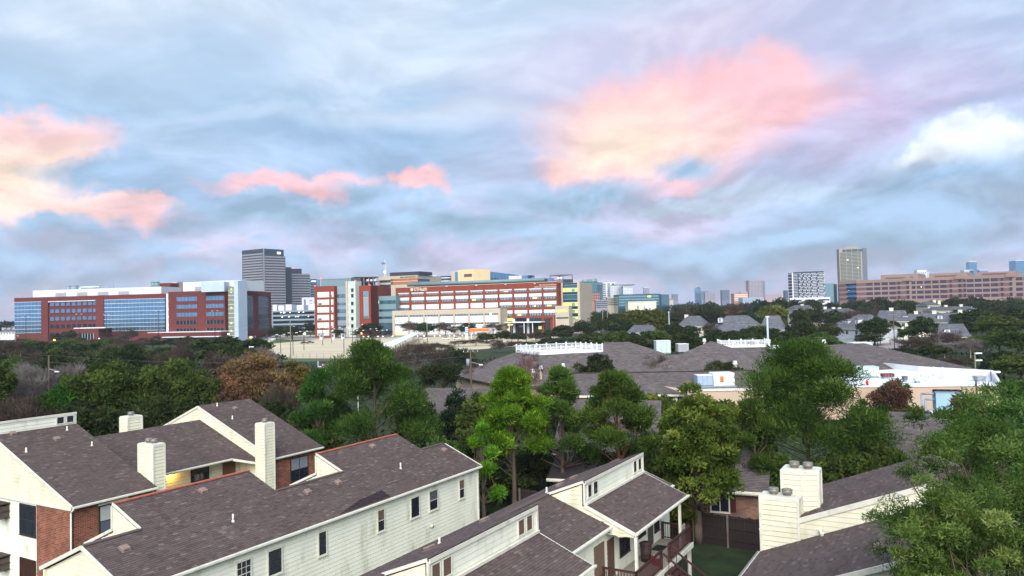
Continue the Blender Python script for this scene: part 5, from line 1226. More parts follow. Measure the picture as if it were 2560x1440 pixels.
# ------------------------------------------------------------------ skyline to the right
G_SKY = 'towers of the far skyline'
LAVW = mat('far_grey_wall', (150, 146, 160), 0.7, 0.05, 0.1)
def simple_tower(name, label, x0, x1, Yd, ytop, wallm, kind='grid', winm=None, cols=6, floors=None, depth=None, cap=None, x2=None, Y2=None, ybot=750):
    F = Fac(name, label, x0, Yd, x1, Yd, group=G_SKY)
    z = F.q(x0, ytop)[1]; dp = depth or max(12, F.w * 0.7); winm = winm or RIB
    F.box('wall', 0, F.w, 0, dp, 0, z, wallm)
    F.box('roof_edge', -0.3, F.w + 0.3, -0.3, dp, z, z + z * 0.012 + 0.4, cap or wallm)
    if x2:
        a2 = F.q(x2, ytop, -(Y2 - Yd))[0]
        m = MB(); m.ext([(F.w, 0.05, 0), (F.w, dp, 0), (a2, dp + (Y2 - Yd), 0), (a2, Y2 - Yd, 0)], (0, 0, z * 0.999)); m.build('side_wall', winm if kind == 'glass' else wallm, F.o)
    fl = floors or max(3, int((z - F.q(x0, ybot)[1]) / 3.8)); h = (z - max(0, F.q(x0, ybot)[1])) / fl
    if kind in ('grid', 'bands'):
        m = MB()
        for j in range(fl):
            zz = z - h * (j + 0.85)
            if kind == 'bands': m.box(F.w * 0.03, F.w * 0.97, -0.25, 0.1, zz, zz + h * 0.5)
            else:
                for i in range(cols): m.box(F.w * (i + 0.2) / cols, F.w * (i + 0.8) / cols, -0.25, 0.1, zz, zz + h * 0.55)
        m.build('windows', winm, F.o)['kind'] = 'stuff'
    elif kind == 'glass':
        m = MB()
        for i in range(1, cols): m.box(F.w * i / cols - 0.15, F.w * i / cols + 0.15, -0.3, 0.1, 0, z)
        for j in range(fl): m.box(0, F.w, -0.25, 0.1, z - h * (j + 1), z - h * (j + 1) + 0.4)
        m.build('mullions', TEALM, F.o)['kind'] = 'stuff'
    return F
def skyline():
    ST = simple_tower
    F = ST('glass_tower', 'teal glass block with spiky roof plant right of the lime lit tower', 1450, 1495, 1000, 706, GTEAL, 'glass', GTEAL, 8, 12, x2=1507, Y2=1030)
    for x in (0.25, 0.5, 0.7, 0.95): z = F.q(1450, 706)[1]; F.box('roof_plant', F.w * x - 2, F.w * x + 2, 5, 9, z, z + 3 + 2 * x, TEALM)
    ST('brick_block', 'pink brick block below the teal glass block', 1451, 1500, 880, 736, mat('pink_brick', (176, 120, 112), 0.85, 0.08, 0.1), 'grid', RIB, 9, 3, ybot=756)
    ST('parking_garage', 'lavender parking garage with open decks behind the power poles', 1490, 1520, 800, 752, LAVW, 'bands', RIB, 4, 4, ybot=770)
    F = ST('white_hospital', 'white stepped hospital with slit windows on the skyline', 1507, 1540, 1100, 708, WHT, 'grid', RIB, 3, 9, x2=None)
    F2 = ST('white_hospital', 'white gridded hospital wing next to the slit windowed one', 1527, 1556, 1080, 716, WHT, 'grid', GREYM, 7, 10); z = F2.q(1527, 716)[1]; F2.box('roof_plant', F2.w * 0.1, F2.w * 0.7, 4, 12, z, z + 2.5, RIB)
    F = ST('white_hospital', 'white hospital with a flared green roof edge', 1556, 1583, 1060, 717, WPANEL, 'grid', GREYM, 7, 9); z = F.q(1556, 716)[1]
    m = MB(); m.ext([(-2.5, -3, z + 1.5), (F.w + 3.5, -3, z + 1.5), (F.w + 3.5, 14, z + 1.5), (-2.5, 14, z + 1.5)], (0, 0, 1.2)); m.build('flared_roof', mat('green_roof', (84, 130, 118), 0.5), F.o); F.box('corner_strip', -0.3, 1.6, -0.4, 0, 0, z, GTEAL)
    ST('parking_garage', 'beige parking garage with four open decks', 1519, 1548, 850, 745, BEIGE, 'bands', RIB, 4, 4, ybot=764)
    F = ST('glass_office', 'long low glass office with a lit yellow panel', 1545, 1650, 820, 738, GTEAL, 'bands', GLITE, 4, 4, x2=1673, Y2=850, ybot=766)
    z = F.q(1620, 739.5)[1]; F.rect('lit_panel', 1618.5, 739.5, 1627, 743, glow('lit_panel', (236, 232, 110), 0.35), 0.6, 0)
    F = ST('white_shed', 'big plain cream shed before the glass office', 1571, 1641, 640, 756, mat('cream_shed', (214, 208, 190), 0.7, 0.05, 0.1), 'none'); F.rect('shed_door', 1592, 765, 1597, 772, GREYM, 0.15, 0.1); F.rect('low_wing', 1610, 766, 1630, 776, WHT, 6, 0)
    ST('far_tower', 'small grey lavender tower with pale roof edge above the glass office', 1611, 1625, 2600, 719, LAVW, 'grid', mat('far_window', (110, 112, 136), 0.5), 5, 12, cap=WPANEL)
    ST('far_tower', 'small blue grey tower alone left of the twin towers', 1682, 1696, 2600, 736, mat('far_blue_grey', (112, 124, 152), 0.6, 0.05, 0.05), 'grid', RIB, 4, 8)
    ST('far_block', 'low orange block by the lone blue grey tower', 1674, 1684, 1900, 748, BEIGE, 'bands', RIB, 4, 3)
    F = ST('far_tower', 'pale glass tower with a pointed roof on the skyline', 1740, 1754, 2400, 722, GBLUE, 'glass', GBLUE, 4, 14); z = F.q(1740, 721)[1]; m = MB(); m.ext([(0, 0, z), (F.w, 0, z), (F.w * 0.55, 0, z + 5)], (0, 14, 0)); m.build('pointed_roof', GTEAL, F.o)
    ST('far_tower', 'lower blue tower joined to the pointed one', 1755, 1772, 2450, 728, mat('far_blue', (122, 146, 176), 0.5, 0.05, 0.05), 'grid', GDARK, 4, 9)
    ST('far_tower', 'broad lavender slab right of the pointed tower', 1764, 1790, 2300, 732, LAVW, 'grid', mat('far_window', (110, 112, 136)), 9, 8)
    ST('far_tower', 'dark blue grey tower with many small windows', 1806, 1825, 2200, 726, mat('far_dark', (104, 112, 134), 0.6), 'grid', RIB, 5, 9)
    F = ST('low_lit_building', 'low brick building with a glowing orange roof band', 1836, 1872, 1700, 735, mat('pink_brick', (176, 120, 112)), 'bands', WHT, 4, 4, ybot=752); z = F.q(1836, 735)[1]; F.box('lit_band', F.w * 0.1, F.w * 0.8, -0.6, 0, z - 3.4, z - 1.6, glow('orange_band', (255, 190, 110), 0.25)); F.box('roof_plant', F.w * 0.5, F.w * 1.0, 4, 14, z, z + 5, LAVW)
    F = ST('apartment_tower', 'grey gridded apartment tower with many rows of windows', 1874, 1908, 1700, 702, mat('grey_precast', (158, 154, 162), 0.7, 0.05, 0.1), 'grid', mat('far_window', (110, 112, 136)), 9, 15, x2=1912, Y2=1720)
    ST('far_block', 'low pink block right of the grey gridded tower', 1914, 1955, 1900, 737, mat('far_pink', (178, 152, 158), 0.7), 'bands', LAVW, 5, 4, ybot=750)
    ST('low_office', 'low pale blue office behind the trees under the skyline', 1858, 1910, 1200, 746, mat('pale_blue_wall', (168, 184, 202), 0.6), 'bands', GREYM, 4, 3, ybot=756)
    # zigzag apartment tower
    Z = Fac('apartment_tower', 'dark blue apartment tower with white zigzag balcony edges', 1983, 1000, 2062, 985, group=G_SKY)
    z = Z.q(1983, 682)[1]; NAVY = mat('navy_glass', (44, 66, 96), 0.25, 0.15, 0.1, spec=0.6)
    Z.box('wall', 0, Z.w, 0, 18, 0, z, NAVY); Z.box('roof_edge', -0.3, Z.w + 0.3, -0.6, 18, z, z + 0.9, GTEAL)
    zb = Z.q(1983, 744)[1]; fl = 16; h = (z - zb) / fl
    a = Z.q(1970, 710)[0]; m = MB(); m.ext([(a, 8, 0), (-0.01, 0, 0), (-0.01, 18, 0), (a, 18, 0)], (0, 0, z - 0.2)); m.build('side_wall', NAVY, Z.o)
    for i in range(fl // 2): m = MB(); zz = zb + (2 * i + 1) * h; m.ext([(a - 0.5, 7.2, zz), (-0.3, -0.8, zz), (-0.3, 0, zz), (a - 0.5, 8, zz)], (0, 0, 0.7)); m.build('balcony', WPANEL, Z.o)
    Z.box('white_fin', 0.0, 1.4, -1.2, 0, 0, z + 0.4, WPANEL)
    bands = ((0.04, 0.18, 0), (0.22, 0.30, 1), (0.36, 0.44, 1), (0.48, 0.57, 1), (0.62, 0.77, 1), (0.82, 0.99, 1))
    for b0, b1, zig in bands:
        for i in range(fl):
            zz = zb + i * h; o = (0.025 if (i % 4) in (1, 2) else -0.005) if zig else 0
            Z.box('balcony', Z.w * (b0 + o), Z.w * (b1 + o), -1.1, 0, zz, zz + (0.7 if zig else 0.5), WPANEL)
            if zig and i % 2 == 0:
                e = b0 if (i % 4) == 0 else b1
                Z.box('balcony_side', Z.w * (e + o), Z.w * (e + o) + 0.7, -1.1, 0, zz + 0.7, zz + h, WPANEL)
    Z.box('podium', -4, Z.w + 7, -3, 14, 0, zb - 0.5, WPANEL)
    for i in range(3): Z.box('podium_opening', -2 + i * 17, 11 + i * 17, -3.2, -3, zb - 5 - (i % 2), zb - 3, NAVY)
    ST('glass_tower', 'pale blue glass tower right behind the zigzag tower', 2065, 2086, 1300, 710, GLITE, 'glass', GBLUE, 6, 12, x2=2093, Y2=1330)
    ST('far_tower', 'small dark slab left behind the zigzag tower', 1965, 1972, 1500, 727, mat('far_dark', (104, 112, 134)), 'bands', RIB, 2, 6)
    # tall beige tower
    T = Fac('office_tower', 'tall beige office tower with close rows of dark windows', 2103, 1300, 2160, 1290, group=G_SKY)
    z = T.q(2103, 622)[1]; BG = mat('tower_beige', (162, 152, 140), 0.8, 0.05, 0.1)
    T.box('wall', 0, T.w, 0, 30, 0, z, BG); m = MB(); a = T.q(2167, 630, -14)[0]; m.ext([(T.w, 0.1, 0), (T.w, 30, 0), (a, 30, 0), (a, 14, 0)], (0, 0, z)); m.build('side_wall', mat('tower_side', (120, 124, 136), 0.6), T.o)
    m = MB(); m.ext([(T.w * 0.2, 0, z), (T.w * 0.85, 0, z), (T.w * 0.7, 0, z + 3.6), (T.w * 0.4, 0, z + 3.6)], (0, 20, 0)); m.build('crown', BG, T.o)
    T.rect('top_band', 2106, 624, 2157, 630.5, RIB, 0.2, 0.1)
    z0 = T.q(2103, 632)[1]; n = 30; st = (z0 - T.q(2103, 735)[1]) / n; r = random.Random(8)
    for i in range(n):
        w = T.box('window_row', 1.2, T.w - 2, -0.12, 0.1, z0 - st * (i + 0.62), z0 - st * i - 0.1, RIB)
        if i in (5, 11): x = T.w * r.uniform(0.2, 0.8); T.box('lit_pane', x, x + 2.5, -0.25, -0.12, z0 - st * (i + 0.6), z0 - st * i - 0.1, glow('lit_room', (255, 214, 150), 0.4), w)
    for k in (0.3, 0.55, 0.82): T.box('pier', T.w * k, T.w * k + 0.7, -0.3, 0, 20, z, BG)
    # far blue towers
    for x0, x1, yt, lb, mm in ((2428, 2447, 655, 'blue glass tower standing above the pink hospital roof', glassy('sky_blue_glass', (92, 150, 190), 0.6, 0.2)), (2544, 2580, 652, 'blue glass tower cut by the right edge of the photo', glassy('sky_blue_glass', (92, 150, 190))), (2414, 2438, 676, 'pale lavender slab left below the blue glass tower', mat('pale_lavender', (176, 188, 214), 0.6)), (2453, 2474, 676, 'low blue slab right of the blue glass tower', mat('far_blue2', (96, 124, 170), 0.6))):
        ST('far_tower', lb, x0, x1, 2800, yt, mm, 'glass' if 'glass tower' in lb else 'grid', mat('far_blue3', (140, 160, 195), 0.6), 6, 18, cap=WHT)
    F = ST('white_tower', 'white apartment tower with curved bays behind the pink hospital', 2297, 2320, 1500, 677, WPANEL, 'grid', GREYM, 5, 8, cap=WPANEL); F.box('side_bay', F.w, F.w * 1.45, 4, 16, 0, F.q(2297, 678)[1] - 1, WHT)
    for k in range(3): F.box('window_strip', F.w * (1.05 + k * 0.14), F.w * (1.1 + k * 0.14), 3.7, 4, 30, F.q(2297, 679)[1], GREYM)
skyline()
# ---- pink banded hospital along the right edge
def pink_hospital():
    PK = mat('pink_precast', (148, 128, 122), 0.8, 0.06, 0.1); PD = mat('mauve_band', (112, 88, 90), 0.8, 0.06, 0.1); WD = mat('purple_window', (66, 60, 84), 0.25, 0.2, 0.3, spec=0.5)
    F = Fac('pink_hospital', 'long pink banded hospital behind the trees at the right edge', 2143, 640, 2600, 560, group=G_MED)
    z = F.q(2143, 701)[1]; W = F.w
    F.box('wall', 0, W, 0.6, 40, 0, z - 0.2, PK)
    # storeys
    zr = [F.rc(2180, y0, 2190, y1)[2:] for y0, y1 in ((707, 714), (718.5, 725.5), (730.5, 737.5), (742.5, 749.5))]
    prev = z
    for z0, z1 in zr: F.box('spandrel', 0, W, 0, 0.6, z1, prev, PK); prev = z0
    F.box('spandrel', 0, W, 0, 0.6, 0, prev, PK)
    ax = lambda x: F.q(x, 720)[0]
    bays = [(2166 + i * 19, 2182 + i * 19, 'w') for i in range(4)] + [(2244, 2250, 's'), (2266, 2273, 's'), (2279, 2289, 'w')] + [(2292 + i * 19.3, 2308.5 + i * 19.3, 'w') for i in range(4)] + [(2374, 2380, 's'), (2396, 2403, 's'), (2409, 2415, 's')] + [(2417 + i * 20, 2434.5 + i * 20, 'w') for i in range(4)] + [(2502, 2508, 's'), (2524, 2531, 's')] + [(2540 + i * 20, 2557 + i * 20, 'w') for i in range(3)]
    edge = 0
    for x0, x1, k in bays:
        a0, a1 = ax(x0), ax(x1)
        for z0, z1 in zr:
            F.box('pier', edge, a0, 0.01, 0.6, z0, z1, PD if k == 's' or edge == 0 else PK)
            w = F.box('window', a0, a1, 0.35, 0.65, z0, z1, WD)
            if k == 'w': F.box('mullion', a0, a1, 0.28, 0.35, z0 + (z1 - z0) * 0.55, z0 + (z1 - z0) * 0.62, PD, w)
            if k == 's': F.box('vent_slot', a0 - 0.3, a1 + 0.3, -0.1, 0.05, z0 - 1.7, z0 - 1.2, WD, w)
        edge = a1
    for z0, z1 in zr: F.box('pier', edge, W, 0.01, 0.6, z0, z1, PK)
    for x0, x1, yt in ((2199, 2294, 688), (2321, 2417, 684.5), (2439, 2539, 681.5)):
        a0, a1 = ax(x0), ax(x1); zt = F.q(x0, yt, -5)[1]; u = F.box('upper_storey', a0, a1, 5, 34, z - 0.3, zt, PK); F.box('foot_strip', a0 + 4, a1 - 4, 4.8, 5, z + 0.2, z + 1.4, PD, u)  # darker mauve strip along the foot of each upper storey
    for x in (2269.5, 2399.5, 2527.5): a = ax(x); m = MB(); m.ext([(a - 3.2, -0.8, z - 2), (a + 3.2, -0.8, z - 2), (a + 3.2, -0.8, z), (a, -0.8, z + 1.6), (a - 3.2, -0.8, z)], (0, 3, 0)); m.build('gable_bay', PK, F.o)
    g = Fac('pink_hospital', 'short pink banded end block with a blue glass corner', 2100, 655, 2143, 641, group=G_MED)
    zt = g.q(2100, 702)[1]; g.box('wall', 0, g.w, 0, 30, 0, zt, PK)
    for z0, z1 in zr[:4]: g.box('band', -0.1, g.w * 0.42, -0.15, 0.1, z0, z1, PD)
    gl = g.rect('glass_corner', 2120, 712, 2143, 760, GBLUE, 0.4, 0.2, z0=8)
    for i in range(5): z0 = zr[0][1] - i * 3.9; g.box('floor_band', g.w * 0.45, g.w + 0.3, -0.6, -0.4, z0 - 1.6, z0, GDARK, gl)
    g.box('lit_pane', g.w * 0.52, g.w * 0.6, -0.5, -0.4, zr[1][0] + 0.4, zr[1][0] + 1.5, LIME, gl)
    F.rect('lit_pane', 2302, 716.5, 2304, 718.5, LAMPW, -0.1, 0.4)
pink_hospital()

# ------------------------------------------------------------------ middle ground: roofs, decks, houses
M_GROOF = shingle_mat('grey_brown_shingles', (92, 86, 87), (108, 101, 101), (126, 118, 117), 0.12)
M_BROOF = shingle_mat('blue_grey_shingles', (86, 88, 96), (104, 106, 114), (126, 128, 134), 0.14)
M_PEACH = mat('peach_stucco', (190, 168, 148), 0.85, 0.08, 0.3)
M_PINKW = brick('pink_brick_wall', (132, 100, 88), (108, 82, 72), (140, 118, 106), 0.3, 0.11)  # brick colours darkened to hold the shade these walls stand in
M_MEMB = mat('white_roof_membrane', (222, 224, 230), 0.8, 0.08, 0.12, stain=((150, 154, 170), 0.12, 0.7))
M_WRAIL = mat('white_vinyl', (226, 228, 232), 0.5, 0.03)
def rough_roof(parent, pts, material, thick=0.25, name='roof', tab=0.9, course=0.45):
    """a roof face given by 3D corner points, covered with broad joined tabs (too far away to pick apart)"""
    P = [Vector(p) for p in pts]
    n = (P[1] - P[0]).cross(P[2] - P[0]).normalized()
    if n.z < 0: P = P[::-1]; n = -n
    mb = MB(); mb.ext([tuple(p) for p in P], (0, 0, -thick)); r = mb.build(name, M_ROOFBASE, parent)
    up = Vector((0, 0, 1)) - n * n.z
    if up.length < 1e-4: up = Vector((0, 1, 0))
    up.normalize(); ev = up.cross(n).normalized(); o = P[0]
    p2 = [((p - o).dot(ev), (p - o).dot(up)) for p in P]
    if area(p2) < 0: p2 = p2[::-1]
    e0 = min(p[0] for p in p2); e1 = max(p[0] for p in p2); s0 = min(p[1] for p in p2); s1 = max(p[1] for p in p2)
    rnd = random.Random(int(abs(o.x * 7 + o.y * 3)) + 1); vs, fs = [], []
    k = max(1.0, math.sqrt((e1 - e0) * (s1 - s0) / (course * tab) / 2600)); tab *= k; course *= k
    s = s0
    while s < s1:
        e = e0 - rnd.random() * tab
        while e < e1:
            w = tab * rnd.uniform(0.6, 1.3); q = [(e, s), (e + w, s), (e + w, s + course), (e, s + course)]
            for i in range(len(p2)):
                a, b = p2[i], p2[(i + 1) % len(p2)]; dx, dy = b[0] - a[0], b[1] - a[1]; out = []
                for j in range(len(q)):
                    u, v = q[j], q[(j + 1) % len(q)]
                    cu = dx * (u[1] - a[1]) - dy * (u[0] - a[0]); cv = dx * (v[1] - a[1]) - dy * (v[0] - a[0])
                    if cu >= 0: out.append(u)
                    if (cu >= 0) != (cv >= 0): t = cu / (cu - cv); out.append((u[0] + (v[0] - u[0]) * t, u[1] + (v[1] - u[1]) * t))
                q = out
                if len(q) < 3: break
            if len(q) >= 3:
                b = len(vs)
                for ee, ss in q: vs.append(tuple(o + ev * ee + up * ss + n * (0.05 - 0.03 * (ss - s) / course)))
                fs.append(tuple(range(b, b + len(q))))
            e += w
        s += course
    me = bpy.data.meshes.new('shingles'); me.from_pydata(vs, [], fs); me.materials.append(material); me.update()
    sh = link_mesh('shingles', me, r); sh['kind'] = 'stuff'
    return r

def hip_block(o, x0, x1, y0, y1, ze, zr, rx0, rx1, wallm, roofm, eave=0.6, ry=None):
    """hip or gable block: walls and four roof faces; ridge from rx0 to rx1 at mid depth (local coordinates)"""
    ry = (y0 + y1) / 2 if ry is None else ry
    MB().box(x0, x1, y0, y1, 0, ze).build('wall', wallm, o)
    a0, a1, b0, b1 = x0 - eave, x1 + eave, y0 - eave, y1 + eave; z = ze - 0.05
    A, B, C, D = (a0, b0, z), (a1, b0, z), (a1, b1, z), (a0, b1, z); R0, R1 = (rx0, ry, zr), (rx1, ry, zr)
    rough_roof(o, [A, B, R1, R0], roofm); rough_roof(o, [C, D, R0, R1], roofm)
    rough_roof(o, [D, A, R0], roofm); rough_roof(o, [B, C, R1], roofm)
    for p, q in ((A, B), (B, C), (C, D), (D, A)): MB().bar((p[0], p[1], z - 0.2), (q[0], q[1], z - 0.2), 0.08, 0.24).build('fascia', M_TRIM, o)
    m = MB(); m.bar((rx0, ry, zr + 0.06), (rx1, ry, zr + 0.06), 0.4, 0.1); m.build('ridge_cap', roofm, o)

def local(t, p):
    """world point to the thing's own coordinates"""
    c, s = math.cos(t.rotation_euler.z), math.sin(t.rotation_euler.z); d = (p[0] - t.location.x, p[1] - t.location.y)
    return (d[0] * c + d[1] * s, -d[0] * s + d[1] * c, p[2] - t.location.z)

def hvac(name, label, x0, y0, x1, y1, Yd, dp=3.0, m=None, legs=True, cat='air handler', group='roof air handlers', z_on=None):
    F = Fac(name, label, x0, Yd, x1, Yd, cat, group, yref=(y0 + y1) / 2)
    z1 = F.q(x0, y0)[1]; z0 = F.q(x0, y1)[1]; m = m or WPANEL
    F.box('cabinet', 0, F.w, 0, dp, z0, z1, m); F.box('hood', -0.05, F.w + 0.05, -0.05, dp + 0.05, z1, z1 + 0.08, M_WRAIL)
    for i in range(1, 3): F.box('panel_seam', F.w * i / 3 - 0.03, F.w * i / 3 + 0.03, -0.03, 0.02, z0 + 0.05, z1 - 0.05, GREYM)
    if legs:
        for a in (0.1, F.w - 0.25): F.box('leg', a, a + 0.15, 0.2, 0.35, (z_on if z_on is not None else z0 - 1.2), z0, GREYM); F.box('leg', a, a + 0.15, dp - 0.35, dp - 0.2, (z_on if z_on is not None else z0 - 1.2), z0, GREYM)
    F.o.location.z = 0
    return F

def care_home():
    # low front wing, a long gable
    F = Fac('care_home_wing', 'long low grey roofed care home wing with a rooftop air handler', 1440, 121.5, 1900, 119, group='roofs of the care home', yref=990)
    W = F.w; zr = 5.75; ze = 2.9
    MB().box(0, W, 0.8, 15, 0, ze).build('wall', M_PEACH, F.o)
    rough_roof(F.o, [(-1, 0, ze), (W + 1, 0, ze), (W + 1, 7.6, zr), (-1, 7.6, zr)], M_GROOF, tab=0.6, course=0.3); rough_roof(F.o, [(-1, 7.62, zr), (W + 1, 7.62, zr), (W + 1, 15.5, ze), (-1, 15.5, ze)], M_GROOF)
    for a in (-0.95, W + 0.95): m = MB(); m.ext([(a, 0.6, ze - 0.2), (a, 15, ze - 0.2), (a, 7.6, zr - 0.3)], (0.1, 0, 0)); m.build('gable', M_PEACH, F.o)
    F.box('fascia', -1, W + 1, -0.12, 0.0, ze - 0.35, ze - 0.02, M_TRIM); F.box('ridge_vent', -1, W + 1, 7.4, 7.8, zr + 0.05, zr + 0.16, mat('ridge_dark', (62, 58, 60), 0.9))
    # little peach gable at the front
    a, z = F.q(1715, 966); m = MB(); aa = F.q(1900, 970)[0]
    F.box('parapet_wall', a + 1.5, aa + 6, -1.6, 0.5, 0, F.q(1760, 975)[1], M_PEACH); F.box('parapet_cap', a + 1.4, aa + 6, -1.75, 0.6, F.q(1760, 975)[1], F.q(1760, 975)[1] + 0.15, M_TRIM)
    m = MB(); m.ext([(a - 3.5, -1.5, F.q(1706, 963)[1]), (a + 2.8, -1.5, F.q(1760, 977)[1]), (a + 2.8, -1.5, F.q(1760, 985)[1] - 1)], (0, 0.5, 0)); m.build('wing_wall', M_PEACH, F.o)
    for i in range(9):
        x = F.q(1640 + i * 28, 998)[0]; w = F.box('window', x, x + 1.0, 0.72, 0.82, 0.9, 2.3, M_DARKGLASS); F.box('shutter', x - 0.4, x - 0.05, 0.7, 0.8, 0.85, 2.35, M_TRIM, w)
    # rear blocks: hip roof with a railed deck, pyramid, right hand roof
    L, Nr, Rr = atz(1307.5, 880, 8.0), atz(1349.7, 887, 8.0), atz(1506, 879, 8.0)
    ax = Rr - Nr; w = np.linalg.norm(ax[:2]); ang = math.atan2(ax[1], ax[0]); Bk = L - Nr; dpt = abs(-math.sin(ang) * Bk[0] + math.cos(ang) * Bk[1])
    t = thing('care_home_block', 'grey hip roof of the care home carrying the large white railed deck', 'building', (Nr[0], Nr[1], 0), ang, 'roofs of the care home')
    ze = 3.2; k = 2.3; run = (8.0 - ze) * k
    x0, x1, y0, y1 = -run, w + run, -run, dpt + run
    MB().box(x0 + 1, x1 - 1, y0 + 1, y1 - 1, 0, ze - 0.1).build('wall', M_PEACH, t)
    c = [(x0, y0, ze), (x1, y0, ze), (x1, y1, ze), (x0, y1, ze)]; d = [(0, 0, 8), (w, 0, 8), (w, dpt, 8), (0, dpt, 8)]
    for i in range(4): j = (i + 1) % 4; rough_roof(t, [c[i], c[j], d[j], d[i]], M_GROOF, tab=0.7, course=0.35)
    MB().box(0.05, w - 0.05, 0.05, dpt - 0.05, 7.6, 8.05).build('deck', M_MEMB, t)
    dk = t
    def railing(parent, w, dpt, z, h=1.35, base=0.3):
        bars = []
        for (p, q) in (((0, 0), (w, 0)), ((w, 0), (w, dpt)), ((w, dpt), (0, dpt)), ((0, dpt), (0, 0))):
            L = math.hypot(q[0] - p[0], q[1] - p[1]); n = max(3, int(round(L / 2.4)))
            MB().bar((p[0], p[1], z + base / 2 - 0.1), (q[0], q[1], z + base / 2 - 0.1), 0.3, base).build('curb', M_WRAIL, parent)
            MB().bar((p[0], p[1], z + h), (q[0], q[1], z + h), 0.12, 0.1).build('top_rail', M_WRAIL, parent); MB().bar((p[0], p[1], z + 0.45), (q[0], q[1], z + 0.45), 0.08, 0.08).build('bottom_rail', M_WRAIL, parent)
            pm = MB().box(-0.11, 0.11, -0.11, 0.11, z, z + h + 0.32).mesh('rail_post', M_WRAIL)
            for i in range(n):
                o = link_mesh('rail_post', pm, parent); o.location = (p[0] + (q[0] - p[0]) * i / n, p[1] + (q[1] - p[1]) * i / n, 0)
            m = MB(); nb = int(L / 0.3)
            for i in range(nb):
                f = (i + 0.5) / nb; x, y = p[0] + (q[0] - p[0]) * f, p[1] + (q[1] - p[1]) * f; m.box(x - 0.035, x + 0.035, y - 0.035, y + 0.035, z + 0.45, z + h - 0.03)
            m.build('pickets', M_WRAIL, parent)['kind'] = 'stuff'
    r1 = thing('deck_railing', 'large white picket railing around the left roof deck', 'railing', (Nr[0], Nr[1], 0), ang, 'white railings on the care home'); railing(r1, w, dpt, 8.06)
    # roof running right from the deck
    def ridge_roof(name, label, pl, zl, pr, zrr, run, ze=3.2, hipl=0, hipr=0, back=None):
        A = atz(*pl, zl); B = atz(*pr, zrr); ang = math.atan2(B[1] - A[1], B[0] - A[0]); Lr = math.hypot(B[0] - A[0], B[1] - A[1])
        t = thing(name, label, 'building', (A[0], A[1], 0), ang, 'roofs of the care home'); rb = back or run
        MB().box(-hipl + 1, Lr + hipr - 1, -run + 1, rb - 1, 0, ze - 0.1).build('wall', M_PEACH, t)
        P, Q = (0, 0, zl), (Lr, 0, zrr); a, b, c, d = (-hipl, -run, ze), (Lr + hipr, -run, ze), (Lr + hipr, rb, ze), (-hipl, rb, ze)
        rough_roof(t, [a, b, Q, P], M_GROOF, tab=0.7, course=0.35); rough_roof(t, [c, d, P, Q], M_GROOF)
        if hipl: rough_roof(t, [d, a, P], M_GROOF)
        if hipr: rough_roof(t, [b, c, Q], M_GROOF)
        return t
    ridge_roof('care_home_block', 'grey care home roof with a straight ridge right of the left deck', (1512, 856), 9.3, (1572, 855), 9.3, 15, hipl=6, hipr=16)
    ridge_roof('care_home_block', 'pointed grey hip roof in the middle of the care home', (1776, 853.5), 9.6, (1781, 853.5), 9.6, 14.5, hipl=13, hipr=13)
    ridge_roof('care_home_block', 'broad low grey roof filling the middle of the care home', (1560, 889), 6.4, (1830, 884), 6.4, 10, ze=3.3, hipl=4, hipr=4)
    ridge_roof('care_home_block', 'grey care home roof with long ridge at the right end', (1985, 866), 8.6, (2160, 858.5), 8.6, 17, hipl=8, hipr=14)
    ridge_roof('care_home_block', 'small grey roofed care home end with white eaves before the brown bare trees', (2215, 884), 5.6, (2232, 884), 5.6, 6.2, ze=3.2, hipl=2, hipr=5.5)
    q = atz(1803, 868, 8.2); q2 = atz(1925, 866, 8.2); ang = math.atan2(q2[1] - q[1], q2[0] - q[0]); w2 = math.hypot(q2[0] - q[0], q2[1] - q[1])
    t = thing('deck_railing', 'smaller white picket railing on the deck right of the pointed roof', 'railing', (q[0], q[1], 0), ang, 'white railings on the care home'); railing(t, w2, 5.5, 8.2, 1.1)
    b = thing('care_home_block', 'roof block under the smaller white railing', 'building', (q[0], q[1], 0), ang, 'roofs of the care home')
    ze = 3.2; run = 13; d = [(0, 0, 8.1), (w2, 0, 8.1), (w2, 5.5, 8.1), (0, 5.5, 8.1)]; c = [(-run, -run, ze), (w2 + run, -run, ze), (w2 + run, 5.5 + run, ze), (-run, 5.5 + run, ze)]
    MB().box(-run + 1, w2 + run - 1, -run + 1, 5 + run, 0, ze - 0.1).build('wall', M_PEACH, b)
    for i in range(4): j = (i + 1) % 4; rough_roof(b, [c[i], c[j], d[j], d[i]], M_GROOF, tab=0.7, course=0.35)
    MB().box(0.05, w2 - 0.05, 0.05, 5.45, 7.7, 8.15).build('deck', M_MEMB, b)
    # air handlers
    blu = mat('unit_blue_grey', (150, 172, 196), 0.5, 0.06); wht = mat('unit_white', (222, 226, 228), 0.5, 0.04)
    u = hvac('air_handler', 'white and blue rooftop air handler with a rusty panel on the front wing', 1744, 940, 1782, 964, 121.5, 2.4, blu, z_on=3.2)
    a0 = u.q(1782, 952)[0]; a1 = u.q(1836, 952)[0]; z0 = u.q(1744, 965)[1]; z1 = u.q(1790, 933)[1]
    u.box('white_cabinet', a0 + 0.1, a1, -0.1, 2.8, z0, z1, wht); u.box('rusty_panel', a0 + (a1 - a0) * 0.33, a0 + (a1 - a0) * 0.5, -0.16, -0.1, z0 + 0.5, z1 - 0.5, mat('rust', (188, 116, 66), 0.8, 0.25, 4)); u.box('skid', -0.2, a1 + 0.2, -0.3, 3, z0 - 0.3, z0, GREYM)
    hvac('air_handler', 'small pale green air handler on the roof left of the pointed roof', 1641, 853, 1677, 884, 168, 3, mat('unit_green', (186, 206, 200), 0.5), legs=False)
    hvac('air_handler', 'grey louvred condenser in the roof valley left of the pointed roof', 1696, 861, 1722, 880, 166, 3, LOUV, legs=False)
